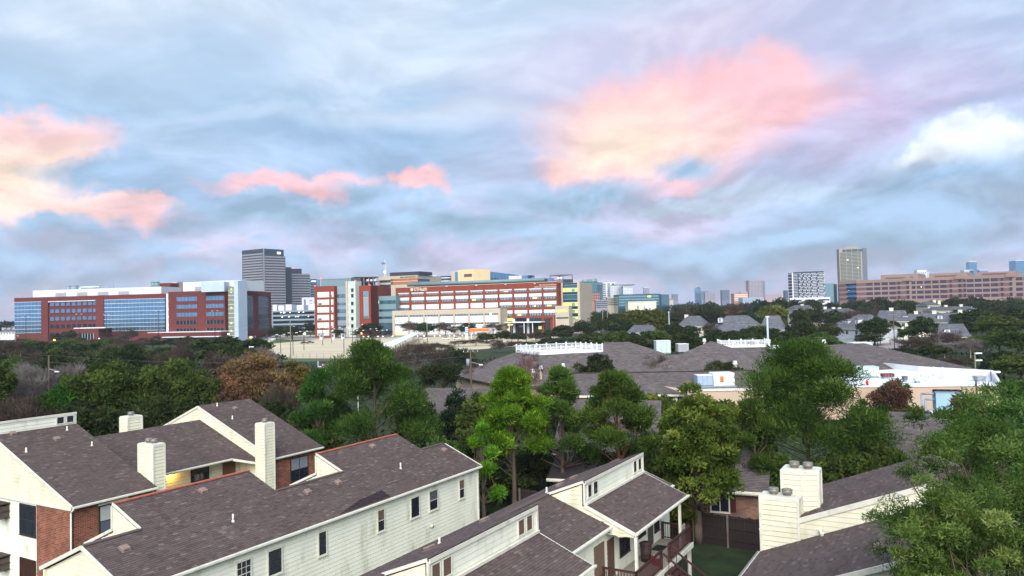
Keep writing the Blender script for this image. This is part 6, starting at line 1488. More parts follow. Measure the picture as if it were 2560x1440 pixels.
    hvac('air_handler', 'grey condenser inside the smaller white railing', 1876, 853, 1900, 862, 154, 3, LOUV, z_on=8.1)
    hvac('air_handler', 'white duct unit in the valley right of the smaller railing', 1930, 866, 1958, 873, 148, 3, wht, z_on=6.0)
    hvac('air_handler', 'pale green air handler with brown panel before the carport', 2133, 858, 2182, 874, 150, 3, mat('unit_green', (186, 206, 200)), z_on=5.5)
    for px, py, z, lb in ((1352, 928, 5.6, 'white roof ventilator low on the left care home roof'), (1332, 936, 5.2, 'small white ventilator beside the lime pine top'), (1408, 922, 5.8, 'white capped ventilator behind the tall pines'), (1838, 916, 5.9, 'white round ventilator on the front wing ridge'), (2060, 862, 8.7, 'white ventilator on the right end ridge'), (1761, 858, 8.6, 'tiny white vent left of the pointed roof tip')):
        p = atz(px, py, z); t = thing('roof_ventilator', lb, 'ventilator', (p[0], p[1], z), 0, 'white ventilators on the care home')
        m = MB(); m.cyl((0, 0, -2.5), (0, 0, 0.3), 0.26, 0.26, 12); m.build('stack', M_PEACH, t, True); m = MB(); m.cyl((0, 0, 0.3), (0, 0, 0.62), 0.42, 0.4, 14); m.cyl((0, 0, 0.62), (0, 0, 1.0), 0.32, 0.32, 12); m.build('cap', wht, t, True)
care_home()

def flat_building():
    A = atz(2085, 969, 4.6); B = atz(2496, 964.5, 4.6); ang = math.atan2(B[1] - A[1], B[0] - A[0]); w = math.hypot(B[0] - A[0], B[1] - A[1])
    t = thing('flat_roofed_building', 'peach flat roofed building with white membrane roof and parapets, right', 'building', (A[0], A[1], 0), ang)
    b1 = local(t, atz(2192, 910, 5.2)); b0 = local(t, atz(2060, 922, 5.2)); b2 = local(t, atz(2299, 921, 5.2)); b3 = local(t, atz(2480, 931, 5.2))
    poly = [(-2, 0), (w, 0), (b3[0], b3[1]), (b2[0], b2[1]), (b1[0], b1[1]), (b0[0] - 4, b0[1])]
    MB().ext([(x, y, 0) for x, y in poly], (0, 0, 4.55)).build('wall', M_PEACH, t)
    MB().ext([(x, y, 4.552) for x, y in poly], (0, 0, 0.05)).build('roof_membrane', M_MEMB, t)
    for i in range(len(poly)):
        p, q = poly[i], poly[(i + 1) % len(poly)]; h = 0.25 if i == 0 else 0.95
        MB().bar((p[0], p[1], 4.6 + h / 2), (q[0], q[1], 4.6 + h / 2), 0.3, h).build('parapet', M_WRAIL, t)
    z = 4.61
    def on(px, py): return local(t, atz(px, py, 4.61))
    def unit(name, label, px0, px1, py, h, d, m):
        a = on(px0, py); b = on(px1, py); o = thing(name, label, 'roof equipment', (0, 0, 0), 0, 'equipment on the flat roof')
        o.location = t.location; o.rotation_euler = t.rotation_euler
        MB().box(a[0], b[0], a[1], a[1] + d, z + 0.3, z + h).build('cabinet', m, o); MB().box(a[0] + 0.1, b[0] - 0.1, a[1] + 0.1, a[1] + d - 0.1, z, z + 0.3).build('curb', GREYM, o)
        MB().box(a[0] - 0.06, b[0] + 0.06, a[1] - 0.06, a[1] + d + 0.06, z + h, z + h + 0.07).build('lid', m, o)
        for k in range(1, 4): x = a[0] + (b[0] - a[0]) * k / 4; MB().box(x - 0.025, x + 0.025, a[1] - 0.03, a[1], z + 0.35, z + h - 0.05).build('seam', GREYM, o)
        return o
    unit('rooftop_unit', 'big pale green rooftop unit on the white flat roof', 2144, 2201, 946, 1.75, 2.6, mat('unit_green', (186, 206, 200)))
    unit('rooftop_unit', 'small dark square unit in the middle of the white flat roof', 2260, 2270, 955, 0.75, 0.8, mat('dark_grey_unit', (84, 84, 94), 0.6))
    unit('rooftop_unit', 'low white curb box right of the dark square unit', 2290, 2304, 958, 0.6, 0.9, WPANEL)
    unit('rooftop_unit', 'low pale grey unit near the right parapet', 2443, 2468, 954, 0.7, 1.4, LOUV)
    unit('rooftop_unit', 'white box unit left of the big pale green one', 2128, 2142, 944, 0.9, 1.2, WPANEL)
    o = unit('rooftop_unit', 'rust brown low equipment box on the white flat roof', 2208, 2238, 947, 0.7, 1.2, mat('rust_brown', (106, 56, 50), 0.8, 0.2, 2))
    a = on(2168, 962); o = thing('red_canister', 'small red canister standing on the white flat roof', 'canister', tuple(t.location)); o.rotation_euler = t.rotation_euler
    m = MB(); m.cyl((a[0], a[1], z), (a[0], a[1], z + 0.5), 0.2, 0.2, 12); m.build('body', mat('signal_red', (200, 40, 34), 0.5), o, True); m = MB(); m.cyl((a[0], a[1], z + 0.5), (a[0], a[1], z + 0.72), 0.12, 0.08, 10); m.build('neck', mat('signal_red', (200, 40, 34)), o, True)
    for i, (px, py, h) in enumerate(((2303, 941, 0.9), (2321, 945, 1.4), (2334, 940, 1.3), (2350, 948, 1.1), (2316, 953, 0.7), (2290, 944, 0.6), (2356, 945, 1.5), (2225, 958, 0.5))):
        a = on(px, py); o = thing('roof_pipe', ['bent', 'thin', 'tall', 'short', 'squat', 'small', 'leaning', 'lone'][i] + ' white vent pipe on the flat roof ' + ['left of the group', 'in the middle of the group', 'at the back of the group', 'at the right of the group', 'at the front of the group', 'left before the group', 'far right of the group', 'beside the rust brown box'][i], 'pipe', tuple(t.location), 0, 'vent pipes on the flat roof'); o.rotation_euler = t.rotation_euler
        m = MB(); m.cyl((a[0], a[1], z), (a[0], a[1], z + h), 0.1, 0.1, 10); m.build('pipe', WHT, o, True); m = MB(); m.cyl((a[0], a[1], z + h), (a[0] + 0.15, a[1], z + h + 0.15), 0.17, 0.12, 10); m.build('cap', WHT, o, True)
    # ladder rails
    a = on(2410, 957); o = thing('roof_ladder', 'grey ladder hoops over the front edge of the flat roof', 'ladder', tuple(t.location)); o.rotation_euler = t.rotation_euler
    for k in (0, 1.0):
        m = MB(); m.cyl((a[0] + k, 0.2, 3.0), (a[0] + k, 0.2, z + 1.2), 0.04, n=6); m.cyl((a[0] + k, 0.2, z + 1.2), (a[0] + k, 1.0, z + 0.9), 0.04, n=6); m.cyl((a[0] + k, 1.0, z + 0.9), (a[0] + k, 1.0, z), 0.04, n=6); m.build('hoop', GREYM, o)
    for k in range(6): m = MB(); m.cyl((a[0], 0.2, 3.1 + k * 0.3), (a[0] + 1, 0.2, 3.1 + k * 0.3), 0.025, n=5); m.build('rung', GREYM, o)
    # the chiller on its stand in front
    F = Fac('chiller', 'big pale blue chiller on a steel stand with grey pipes before the peach wall', 2340, 94, 2408, 93, 'chiller', yref=1000)
    z1 = F.q(2340, 982)[1]; z0 = F.q(2340, 1027)[1]
    F.box('cabinet', 0, F.w, 0, 2.4, z0, z1, mat('chiller_blue', (150, 186, 200), 0.5, 0.06, 0.5)); F.box('lid', -0.05, F.w + 0.05, -0.05, 2.45, z1, z1 + 0.1, GREYM); F.box('tray', -0.6, F.w + 0.4, -0.8, 2.5, z0 - 0.45, z0 - 0.15, M_WRAIL)
    for a in (0.1, F.w / 2, F.w - 0.25): F.box('stand_leg', a, a + 0.18, 0.1, 0.28, 0, z0 - 0.45, GREYM); F.box('stand_leg', a, a + 0.18, 2, 2.18, 0, z0 - 0.45, GREYM)
    for k, h in ((-1.5, z1 - 0.2), (-1.1, z1 - 0.9)):
        m = MB(); m.cyl((k, 0.6, 0), (k, 0.6, h), 0.13, n=10); m.cyl((k, 0.6, h), (0.1, 0.6, h), 0.13, n=10); m.build('pipe', mat('pipe_grey', (136, 150, 170), 0.5), F.o, True)
    for i in range(4): x = F.w * (i + 0.5) / 4; m = MB(); m.cyl((x, 1.2, z1 + 0.1), (x, 1.2, z1 + 0.28), 0.5, 0.5, 14); m.build('fan_guard', M_BLACK, F.o, True)
    # light stalks by this building
flat_building()

# ------------------------------------------------------------------ neighbouring houses half hidden by the trees
def near_houses():
    def gable(name, label, xl, Yl, xr, Yr, ze, zr, depth, wallm, roofm, yref, ext=2.0):
        F = Fac(name, label, xl, Yl, xr, Yr, 'house', 'brick houses behind the pines', yref=yref)
        F.box('wall', 0, F.w, 0, depth, 0, ze, wallm); h = depth / 2
        rough_roof(F.o, [(-0.5, -0.6, ze - 0.1), (F.w + 0.5, -0.6, ze - 0.1), (F.w + 0.5, h, zr), (-0.5, h, zr)], roofm, tab=0.4, course=0.2)
        rough_roof(F.o, [(-0.5, h, zr), (F.w + 0.5, h, zr), (F.w + 0.5, depth + 0.6, ze - 0.1), (-0.5, depth + 0.6, ze - 0.1)], roofm)
        for a in (0.02, F.w - 0.12): m = MB(); m.ext([(a, 0, ze - 0.1), (a, depth, ze - 0.1), (a, h, zr - 0.25)], (0.1, 0, 0)); m.build('gable', wallm, F.o)
        F.box('fascia', -0.5, F.w + 0.5, -0.68, -0.6, ze - 0.35, ze - 0.08, M_TRIM); F.box('gutter', -0.5, F.w + 0.5, -0.78, -0.68, ze - 0.25, ze - 0.12, M_TRIM)
        return F
    F = gable('brick_house', 'pinkish brick house with grey roof behind the board fence and oak', 1640, 60, 1905, 57, 3.0, 6.6, 15, M_PINKW, M_GROOF, 1230)
    a0, a1, z0, z1 = F.rc(1778, 1234, 1822, 1277); window(F.o, (0, 0), X, YM, a0, a1, z0, z1, M_TRIM, M_DARKGLASS, rail=False, mull=1, fw=0.08)
    for a in (a0 - 0.55, a1 + 0.12): F.box('shutter', a, a + 0.4, -0.05, 0.0, z0, z1, mat('oxblood', (70, 34, 34), 0.7))
    F = gable('brick_house', 'grey roofed house seen through the pine branches in the centre', 1395, 74, 1640, 72, 3.0, 7.0, 16, M_PINKW, M_GROOF, 1160)
    F = gable('brick_house', 'two tone brick house with white framed window left of the dark cedar', 1020, 92, 1200, 90, 3.2, 6.9, 15, M_PINKW, M_GROOF, 1080)
    a0, a1, z0, z1 = F.rc(1027, 1080, 1045, 1104); window(F.o, (0, 0), X, YM, a0, a1, z0, z1, M_TRIM, M_BLIND, fw=0.12)
    for x in (1048, 1068): a = F.q(x, 1090)[0]; F.box('shutter', a, a + 0.35, -0.06, 0, z0 + 0.1, z1, mat('oxblood', (70, 34, 34)))
    a = F.q(1050, 1100)[0]; rough_roof(F.o, [(a - 0.5, -6.5, 2.0), (a + 5, -6.5, 2.0), (a + 5, -1, 3.0), (a - 0.5, -1, 3.0)], mat('dark_porch_roof', (56, 52, 56), 0.9, 0.15), name='porch_roof'); MB().bar((a - 0.55, -6.5, 2.0), (a - 0.55, -0.9, 3.0), 0.1, 0.2).build('porch_rake', M_TRIM, F.o)
    F.box('porch_wall', a, a + 4.6, -6, -0.05, 0, 1.9, M_PINKW)
    g = F.q(1035, 1000)[0]
    F = gable('brick_house', 'grey roofed house behind the big pine at the right', 2190, 62, 2420, 58, 3.0, 6.9, 16, M_PINKW, M_GROOF, 1150)
    F = gable('brick_house', 'dark roofed shed between the pine trunks', 1385, 66, 1470, 65, 2.4, 3.9, 6, mat('dark_wood', (58, 50, 48), 0.9, 0.2), mat('dark_porch_roof', (56, 52, 56)), 1180)
near_houses()

# ------------------------------------------------------------------ town houses farther right
def town_houses():
    G = 'grey roofed town houses'
    def dormer(F, a, y, z, w=1.9, h=2.0):
        m = MB(); m.box(a - w / 2, a + w / 2, y, y + 3.2, z, z + h); o = m.build('dormer', WPANEL, F.o)
        m = MB(); m.ext([(a - w / 2 - 0.2, y - 0.2, z + h), (a + w / 2 + 0.2, y - 0.2, z + h), (a, y - 0.2, z + h + 0.7)], (0, 3.2, 0)); m.build('dormer_roof', M_BROOF, o)
        MB().box(a - w * 0.28, a + w * 0.28, y - 0.06, y, z + 0.4, z + h - 0.3).build('pane', GREYM, o)
    def house(label, xl, Yl, xr, Yr, ye, yr, depth, wallm, r0=0.15, r1=0.85, dorm=(), yref=820, chim=()):
        F = Fac('town_house', label, xl, Yl, xr, Yr, 'house', G, yref=yref)
        ze = F.q((xl + xr) / 2, ye)[1]; zr = F.q((xl + xr) / 2, yr, -depth / 2)[1]
        hip_block(F.o, 0, F.w, 0, depth, ze, zr, F.w * r0, F.w * r1, wallm, M_BROOF)
        for x, y in dorm:
            a, z = F.q(x, y, -depth * 0.16); dormer(F, a, depth * 0.16, z - 1.2)
        for i in range(max(2, int(F.w / 4))):
            x = F.w * (i + 0.5) / max(2, int(F.w / 4)); w = F.box('window', x - 0.6, x + 0.6, -0.06, 0.05, ze - 2.4, ze - 0.9, RIB); F.box('sill', x - 0.7, x + 0.7, -0.12, 0, ze - 2.55, ze - 2.41, WPANEL, w)
        for x, y in chim: a, z = F.q(x, y, -depth / 2); c = F.box('chimney', a - 0.8, a + 0.8, depth / 2 - 0.6, depth / 2 + 0.6, ze, z, M_CREAM); F.box('chimney_cap', a - 0.95, a + 0.95, depth / 2 - 0.75, depth / 2 + 0.75, z, z + 0.25, WPANEL, c)
        return F
    cw = mat('cream_town_wall', (222, 218, 200), 0.7, 0.05, 0.3); gw = mat('pale_grey_wall', (188, 196, 204), 0.7, 0.05, 0.3)
    house('white walled town house with five white dormers left of the carport', 2083, 315, 2153, 300, 821, 786, 18, gw, 0.3, 0.7, ((2093, 815), (2105, 811), (2117, 807), (2142, 804)))
    house('cream town house with a white dormer behind the round tree', 2194, 330, 2272, 325, 803, 776, 16, cw, 0.1, 0.95, ((2264, 795),), chim=((2228, 771),))
    house('long grey roofed town house row with a white dormer in the middle', 2268, 345, 2420, 335, 806, 783, 16, cw, 0.05, 0.95, ((2350, 793),), chim=((2290, 779), (2335, 778), (2400, 776)))
    house('grey roofed town house with one large white dormer at the right', 2346, 280, 2424, 276, 842, 810, 15, gw, 0.1, 0.9, ((2368, 829),))
    house('grey roofed town house at the left behind the hedge trees', 1768, 345, 1905, 335, 830, 789, 22, cw, 0.3, 0.7, ((1800, 800),))
    house('small grey roofed town house with white gable left of the large one', 1695, 360, 1760, 355, 815, 790, 16, cw, 0.25, 0.75, (), chim=((1716, 788),))
    house('low grey roof showing between the dark round trees', 1570, 330, 1640, 328, 831, 813, 16, gw, 0.2, 0.9)
    house('grey roof end right of the large left town house', 1900, 360, 1960, 356, 824, 789, 18, gw, 0.2, 0.8)
    house('far town house with cream chimneys left below the zigzag tower', 2060, 420, 2150, 420, 783, 771, 18, cw, 0.1, 0.9, (), chim=((2062, 768), (2083, 769), (2098, 770)))
    house('far town house with two cream chimneys under the pink hospital', 2335, 430, 2450, 425, 776, 766, 18, cw, 0.1, 0.9, (), chim=((2364, 764), (2402, 762), (2425, 768)))
    house('tiny far grey roof below the gabled hospital bay', 2322, 470, 2352, 470, 763, 754, 14, cw, 0.1, 0.9, (), chim=((2335, 751), (2347, 752)))
    house('far grey roof with a cream chimney below the zigzag tower', 1992, 440, 2040, 440, 772, 763, 14, cw, 0.1, 0.9, (), chim=((2005, 762),))
    house('white gabled far houses behind the glass hospital at the left edge', 0, 700, 36, 690, 829, 815, 20, WPANEL, 0.1, 0.9, ((6, 822), (20, 822), (33, 821)), yref=830)
    # carports
    F = Fac('carport', 'flat cream carport roof on dark posts beside parked cars', 2142, 285, 2197, 280, 'carport', yref=850)
    z = F.q(2142, 853)[1]; MB().ext([(0, 0, z), (F.w, 0, z), (F.w + 2, 12, z + 0.3), (2, 12, z + 0.3)], (0, 0, 0.25)).build('roof', mat('cream_metal', (222, 214, 192), 0.6), F.o)
    for a in (0.5, F.w / 2, F.w - 0.5): F.box('post', a - 0.1, a + 0.1, 0.4, 0.6, 0, z - 0.002, M_BLACK); F.box('post', a + 1.5, a + 1.7, 11, 11.2, 0, z + 0.2, M_BLACK)
    F = Fac('carport', 'second cream carport roof before the cream town house', 2220, 310, 2262, 308, 'carport', yref=835)
    z = F.q(2220, 832)[1]; MB().ext([(0, 0, z), (F.w, 0, z), (F.w, 10, z + 0.4), (0, 10, z + 0.4)], (0, 0, 0.25)).build('roof', mat('cream_metal', (222, 214, 192)), F.o)
    for a in (0.5, F.w - 0.5): F.box('post', a - 0.1, a + 0.1, 0.4, 0.6, 0, z - 0.002, M_BLACK); F.box('post', a - 0.1, a + 0.1, 9, 9.2, 0, z + 0.3, M_BLACK)
town_houses()

# ------------------------------------------------------------------ paving, cars, poles, lamps
def sheet(name, px, z, m, kind='structure'):
    pts = [atz(x, y, z) for x, y in px]
    mb = MB(); mb.add([tuple(p) for p in pts], [tuple(range(len(pts)))]); o = mb.build(name, m); o['kind'] = kind; return o
M_LOT = mat('pale_concrete_lot', (196, 184, 158), 0.95, 0.08, 0.02, stain=((160, 146, 118), 0.03, 0.6), stretch=(1, 3, 1))
M_ASPH = mat('grey_road', (118, 118, 120), 0.95, 0.1, 0.05)
sheet('parking_lot', [(560, 896), (905, 896), (1290, 866), (1420, 838), (690, 837.5), (640, 850)], 0.012, M_LOT)
sheet('lot_verge', [(560, 905), (960, 902), (905, 896), (560, 896)], 0.008, mat('verge_grass', (74, 92, 52), 0.95, 0.2, 0.05))
sheet('grass_island', [(660, 861), (760, 852), (800, 849), (690, 849)], 0.02, mat('verge_grass', (74, 92, 52)))
sheet('lot_road', [(560, 857), (720, 848), (1500, 833), (1500, 828), (700, 842), (560, 849)], 0.016, M_ASPH)
sheet('road', [(-200, 892), (-200, 868), (110, 863), (260, 855), (270, 862), (120, 872)], 0.012, M_ASPH)
sheet('town_house_lane', [(2180, 880), (2290, 880), (2262, 835), (2235, 830), (2190, 850)], 0.012, mat('lane_paving', (150, 140, 142), 0.95, 0.08, 0.05))

def make_car(name, label, p, rz, colr, group='parked cars'):
    t = thing(name, label, 'car', (p[0], p[1], 0), rz, group)
    prof = [(-2.25, 0.35), (2.25, 0.35), (2.28, 0.75), (2.1, 0.9), (1.15, 0.98), (-1.75, 1.0), (-2.2, 0.92), (-2.28, 0.6)]
    m = MB(); m.ext([(x, -0.88, z) for x, z in prof], (0, 1.76, 0)); body = m.build('body', mat('car_paint_%d_%d_%d' % colr, colr, 0.3, 0.04, 1, spec=0.6), t)
    cab = [(1.0, 0.98), (0.35, 1.42), (-1.1, 1.45), (-1.75, 1.0)]
    m = MB(); m.ext([(x, -0.74, z) for x, z in cab], (0, 1.48, 0)); m.build('cabin_glass', M_DARKGLASS, t)
    m = MB(); m.ext([(0.3, -0.7, 1.42), (-1.05, -0.7, 1.45), (-1.05, -0.7, 1.48), (0.3, -0.7, 1.45)], (0, 1.4, 0)); m.build('roof', body.data.materials[0], t)
    for x in (1.4, -1.4):
        for y in (-0.82, 0.82):
            m = MB(); m.cyl((x, y - 0.1, 0.33), (x, y + 0.1, 0.33), 0.33, n=14); w = m.build('wheel', M_BLACK, t); m = MB(); m.cyl((x, y - 0.11, 0.33), (x, y + 0.11, 0.33), 0.19, n=10); m.build('rim', M_METAL_GREY, w)
    for y in (-0.6, 0.6): MB().box(2.2, 2.3, y - 0.18, y + 0.18, 0.62, 0.76).build('headlight', WPANEL, t); MB().box(-2.3, -2.2, y - 0.18, y + 0.18, 0.68, 0.82).build('taillight', mat('tail_red', (140, 24, 20), 0.4), t)
    return t
cars = [((681, 850), 0.1, (226, 228, 230), 'white car driving before the angled hospital wing'), ((761, 859.5), 0.2, (60, 62, 68), 'dark car parked left of the navy one on the pale lot'), ((776, 858.5), 0.2, (54, 64, 86), 'navy car parked on the pale concrete lot'),
    ((1115, 849), 0.1, (222, 224, 226), 'white car on the lot below the beige base, left of two'), ((1142, 849), 0.1, (220, 222, 226), 'white car on the lot below the beige base, right of two'), ((1062, 848), 0.1, (208, 210, 214), 'pale car behind the tall wooden pole'),
    ((662, 846), 0.3, (70, 70, 76), 'dark car in the row before the hospital colonnade, nearest the colonnade'), ((672, 845.5), 0.3, (120, 122, 128), 'grey car in the row before the hospital colonnade'), ((694, 844), 0.3, (64, 66, 72), 'dark car under the round tree by the colonnade'),
    ((2202, 855.5), 2.6, (186, 192, 200), 'silver car poking out from the first carport'), ((2212, 849), 2.6, (96, 120, 160), 'blue car right behind the silver one'), ((2219, 845.5), 2.6, (150, 160, 176), 'pale blue car behind the blue one'), ((2196, 841.5), 2.6, (214, 218, 224), 'white car at the far end of the lane'), ((2247, 838), 2.8, (226, 228, 230), 'white car under the second carport'),
    ((1285, 838), 0, (210, 212, 216), 'pale car before the entrance canopy'), ((180, 849), 0.1, (214, 218, 222), 'pale car passing the brick entrance block'), ((75, 862), 0.1, (190, 194, 200), 'pale car on the road at the far left')]
for (px, rz, c, lb) in cars: make_car('parked_car' if 'driving' not in lb and 'passing' not in lb else 'car', lb, atz(px[0], px[1], 0), rz, c)

DKPOLE = mat('dark_bronze_pole', (64, 48, 46), 0.6, 0.1); WOODP = mat('weathered_wood_pole', (92, 78, 68), 0.95, 0.2, 2, stretch=(4, 4, 0.3)); GREYP = mat('grey_wood_pole', (128, 128, 116), 0.95, 0.15, 2)
def pole_at(name, label, cat, px, ytop, ybase=None, Yd=None, r=0.12, m=None, group=None, kind='lot', z0=0.0):
    if ybase is not None: b = atz(px, ybase, 0); Yd = b[1]
    else: b = aty(px, ytop, Yd)
    zt = aty(px, ytop, Yd)[2]; t = thing(name, label, cat, (b[0], b[1], 0), 0, group)
    mb = MB(); mb.cyl((0, 0, 0), (0, 0, zt), r, r * 0.7, 8); mb.build('pole', m or DKPOLE, t, True)
    if kind == 'lot':
        MB().box(-1.6, 1.6, -0.06, 0.06, zt - 0.15, zt).build('arm', m or DKPOLE, t)
        for x in (-1.6, 1.6): MB().box(x - 0.5, x + 0.5, -0.3, 0.3, zt - 0.1, zt + 0.1).build('lamp_head', WPANEL, t)
        mb = MB(); mb.cyl((0, 0, 0), (0, 0, 0.8), 0.35, 0.3, 10); mb.build('footing', M_CONC, t, True)
    return t, zt, b
G_LOT = 'parking lot light poles'
lots = [(198, 785, 866, 'before the row of square windows'), (397, 777, 862, 'before the right end of the blue glass wall'), (474, 776, 848, 'left of the close pair before the brick wing'), (480, 777, 846, 'right of the close pair before the brick wing'), (538, 777, 860, 'before the right end of the glass ribbons'),
        (702, 836, 885, 'near the white car on the drive'), (733, 832, 888, 'left of the dark parked cars'), (760, 828, 876, 'right behind the dark parked cars'), (807, 820, 864, 'before the red bays'), (829, 822, 858, 'before the grey panel wing'), (860, 818, 882, 'left of the pale stair tower foot'), (882, 822, 872, 'below the pale stair tower'), (901, 826, 866, 'before the tall grey glass strip'), (934, 822, 858, 'below the teal link block'), (950, 826, 854, 'left before the beige base'),
        (65, 792, 874, 'before the first blue glass wall'), (267, 786, 860, 'between brick pier and second glass wall'), (1166, 815, 846, 'by the service station'), (1207, 815, 842, 'behind the orange canopy')]
for i, (x, yt, yb, wh) in enumerate(lots): pole_at('light_pole', 'dark twin headed light pole ' + wh, 'light pole', x, yt, yb, group=G_LOT, r=0.2 if x < 600 else 0.16)
def crossarm_pole(label, px, ytop, Yd, arms=1, lamp=False, transformer=False, m=None, r=0.16, ybase=None):
    t, zt, b = pole_at('utility_pole', label, 'utility pole', px, ytop, ybase, Yd, r, m or WOODP, 'wooden utility poles', 'plain')
    for k in range(arms):
        MB().box(-1.2, 1.2, -0.07, 0.07, zt - 0.5 - k * 1.4, zt - 0.38 - k * 1.4).build('crossarm', WOODP, t)
        for x in (-1.1, -0.4, 0.4, 1.1): mb = MB(); mb.cyl((x, 0, zt - 0.38 - k * 1.4), (x, 0, zt - 0.2 - k * 1.4), 0.06, 0.04, 6); mb.build('insulator', WPANEL, t)
    if transformer: mb = MB(); mb.cyl((-0.42, -0.1, zt - 2.6), (-0.42, -0.1, zt - 1.5), 0.28, 0.28, 12); mb.build('transformer', GREYM, t, True)
    if lamp:
        mb = MB(); mb.cyl((0, 0, zt - 2.0), (1.6, -0.5, zt - 2.4), 0.05, n=6); mb.build('lamp_arm', GREYM, t); MB().box(1.3, 1.9, -0.75, -0.4, zt - 2.5, zt - 2.35).build('lamp_head', WPANEL, t)
    return (b[0], b[1], zt)
u1 = crossarm_pole('wooden pole with street lamp among bare branches at the left', 122, 888, 112, 0, True)
u2 = crossarm_pole('dark wooden pole with transformer and lamp left of the lime pine', 1176, 873, 118, 1, True, True)
u3 = crossarm_pole('tall wooden pole beside the town house lane', 2237, 784, None, 1, False, False, ybase=884)
u4 = crossarm_pole('grey pole with lamp at the left edge before the glass wall', 38, 826, 330, 0, True, False, GREYP, 0.3)
u5 = crossarm_pole('grey wooden pole standing on the near edge of the pale lot', 727, 800, None, 0, True, False, GREYP, 0.2, 896)
u6 = crossarm_pole('grey wooden pole before the beige base and white canopy', 1067, 787, 420, 0, True, False, GREYP, 0.25)
u7 = crossarm_pole('leaning power pole in the dark trees right of the glass end tower', 1474, 768, 420, 2, False, False, GREYP, 0.22)
u8 = crossarm_pole('left one of the twin power poles in the dark trees', 1506, 766, 430, 2, False, True, GREYP, 0.22)
u9 = crossarm_pole('right one of the twin power poles in the dark trees', 1518, 766, 430, 2, False, True, GREYP, 0.22)
u10 = crossarm_pole('grey pole before the lit entrance of the red building', 1277, 790, 440, 0, True, False, GREYP, 0.22)
u11 = crossarm_pole('grey pole right of the entrance canopy', 1383, 788, 440, 0, True, False, GREYP, 0.22)
WIRE = mat('dark_wire', (70, 70, 72), 0.6)
def wire(label, p, q, sag=1.2, r=0.03, off=0.0):
    t = thing('overhead_wire', label, 'wire', tuple(p), 0, 'overhead wires'); mb = MB(); n = 14; prev = None
    for i in range(n + 1):
        f = i / n; c = ((q[0] - p[0]) * f, (q[1] - p[1]) * f, (q[2] - p[2]) * f - sag * 4 * f * (1 - f) + off)
        if prev: mb.cyl(prev, c, r, n=4, cap=False)
        prev = c
    mb.build('cable', WIRE, t); m2 = MB(); m2.box(-0.06, 0.06, -0.06, 0.06, off - 0.1, off + 0.12); m2.build('clamp', GREYM, t)
wire('upper wire crossing the trees from the left lamp pole to the transformer pole', u1, u2, 1.6, 0.025); wire('lower wire crossing the trees from the left lamp pole to the transformer pole', (u1[0], u1[1], u1[2] - 1), (u2[0], u2[1], u2[2] - 1), 1.6, 0.03)
wire('wire from the transformer pole over the care home roof to the right', u2, (70, 135, u2[2] + 0.5), 2.0, 0.025); wire('wire running left from the lamp pole out of the photo', u1, (-140, 110, u1[2]), 1.5, 0.025)
wire('wire across the town house lane to the right edge', u3, (230, 250, u3[2] + 1), 2.5, 0.035); wire('wire from the lane pole back over the hedge trees', u3, (60, 300, u3[2]), 3, 0.035)
wire('wire from the left edge pole across the brick entrance block', u4, u5, 3, 0.04); wire('second wire from the left edge pole to the lot pole', (u4[0], u4[1], u4[2] - 2), (u5[0], u5[1], u5[2] - 2), 3, 0.04)
wire('wire from the lot pole to the pole before the beige base', u5, u6, 3, 0.04); wire('wire from the beige base pole to the entrance pole', u6, u10, 3, 0.04); wire('wire from the twin power poles to the entrance side pole', u8, u11, 3, 0.04)
# white posts and lamp standards at the right
def post(label, px, yt, yb_or_Y, heads, base=False, r=0.2, m=None):
    t, zt, b = pole_at('lamp_post', label, 'lamp post', px, yt, yb_or_Y if base else None, None if base else yb_or_Y, r, m or mat('pale_blue_post', (176, 196, 210), 0.5), None, 'plain')
    for k in range(heads): MB().box(0.0 if heads > 1 else -0.45, 1.3 if heads > 1 else 0.45, -0.25, 0.25, zt - 0.15 - k * 1.4, zt + 0.12 - k * 1.4).build('lamp_head', WPANEL, t)
post('tall pale post with a square head behind the smaller railing', 1918, 792, 190, 1, r=0.32); post('small white T shaped post among the far trees', 1672, 780, 380, 1, r=0.25)
post('grey standard with two white heads before the right hand trees', 2437, 883, 150, 2, r=0.14, m=GREYP); post('dark bollard post at the front of the flat roofed building', 2440, 952, 104, 0, r=0.14, m=DKPOLE); post('thin dark standard with one cream head at the right parapet', 2477, 930, 112, 2, r=0.08, m=DKPOLE)
post('grey arm lamp above the rust coloured tree', 623, 867, 210, 2, r=0.1, m=GREYP)

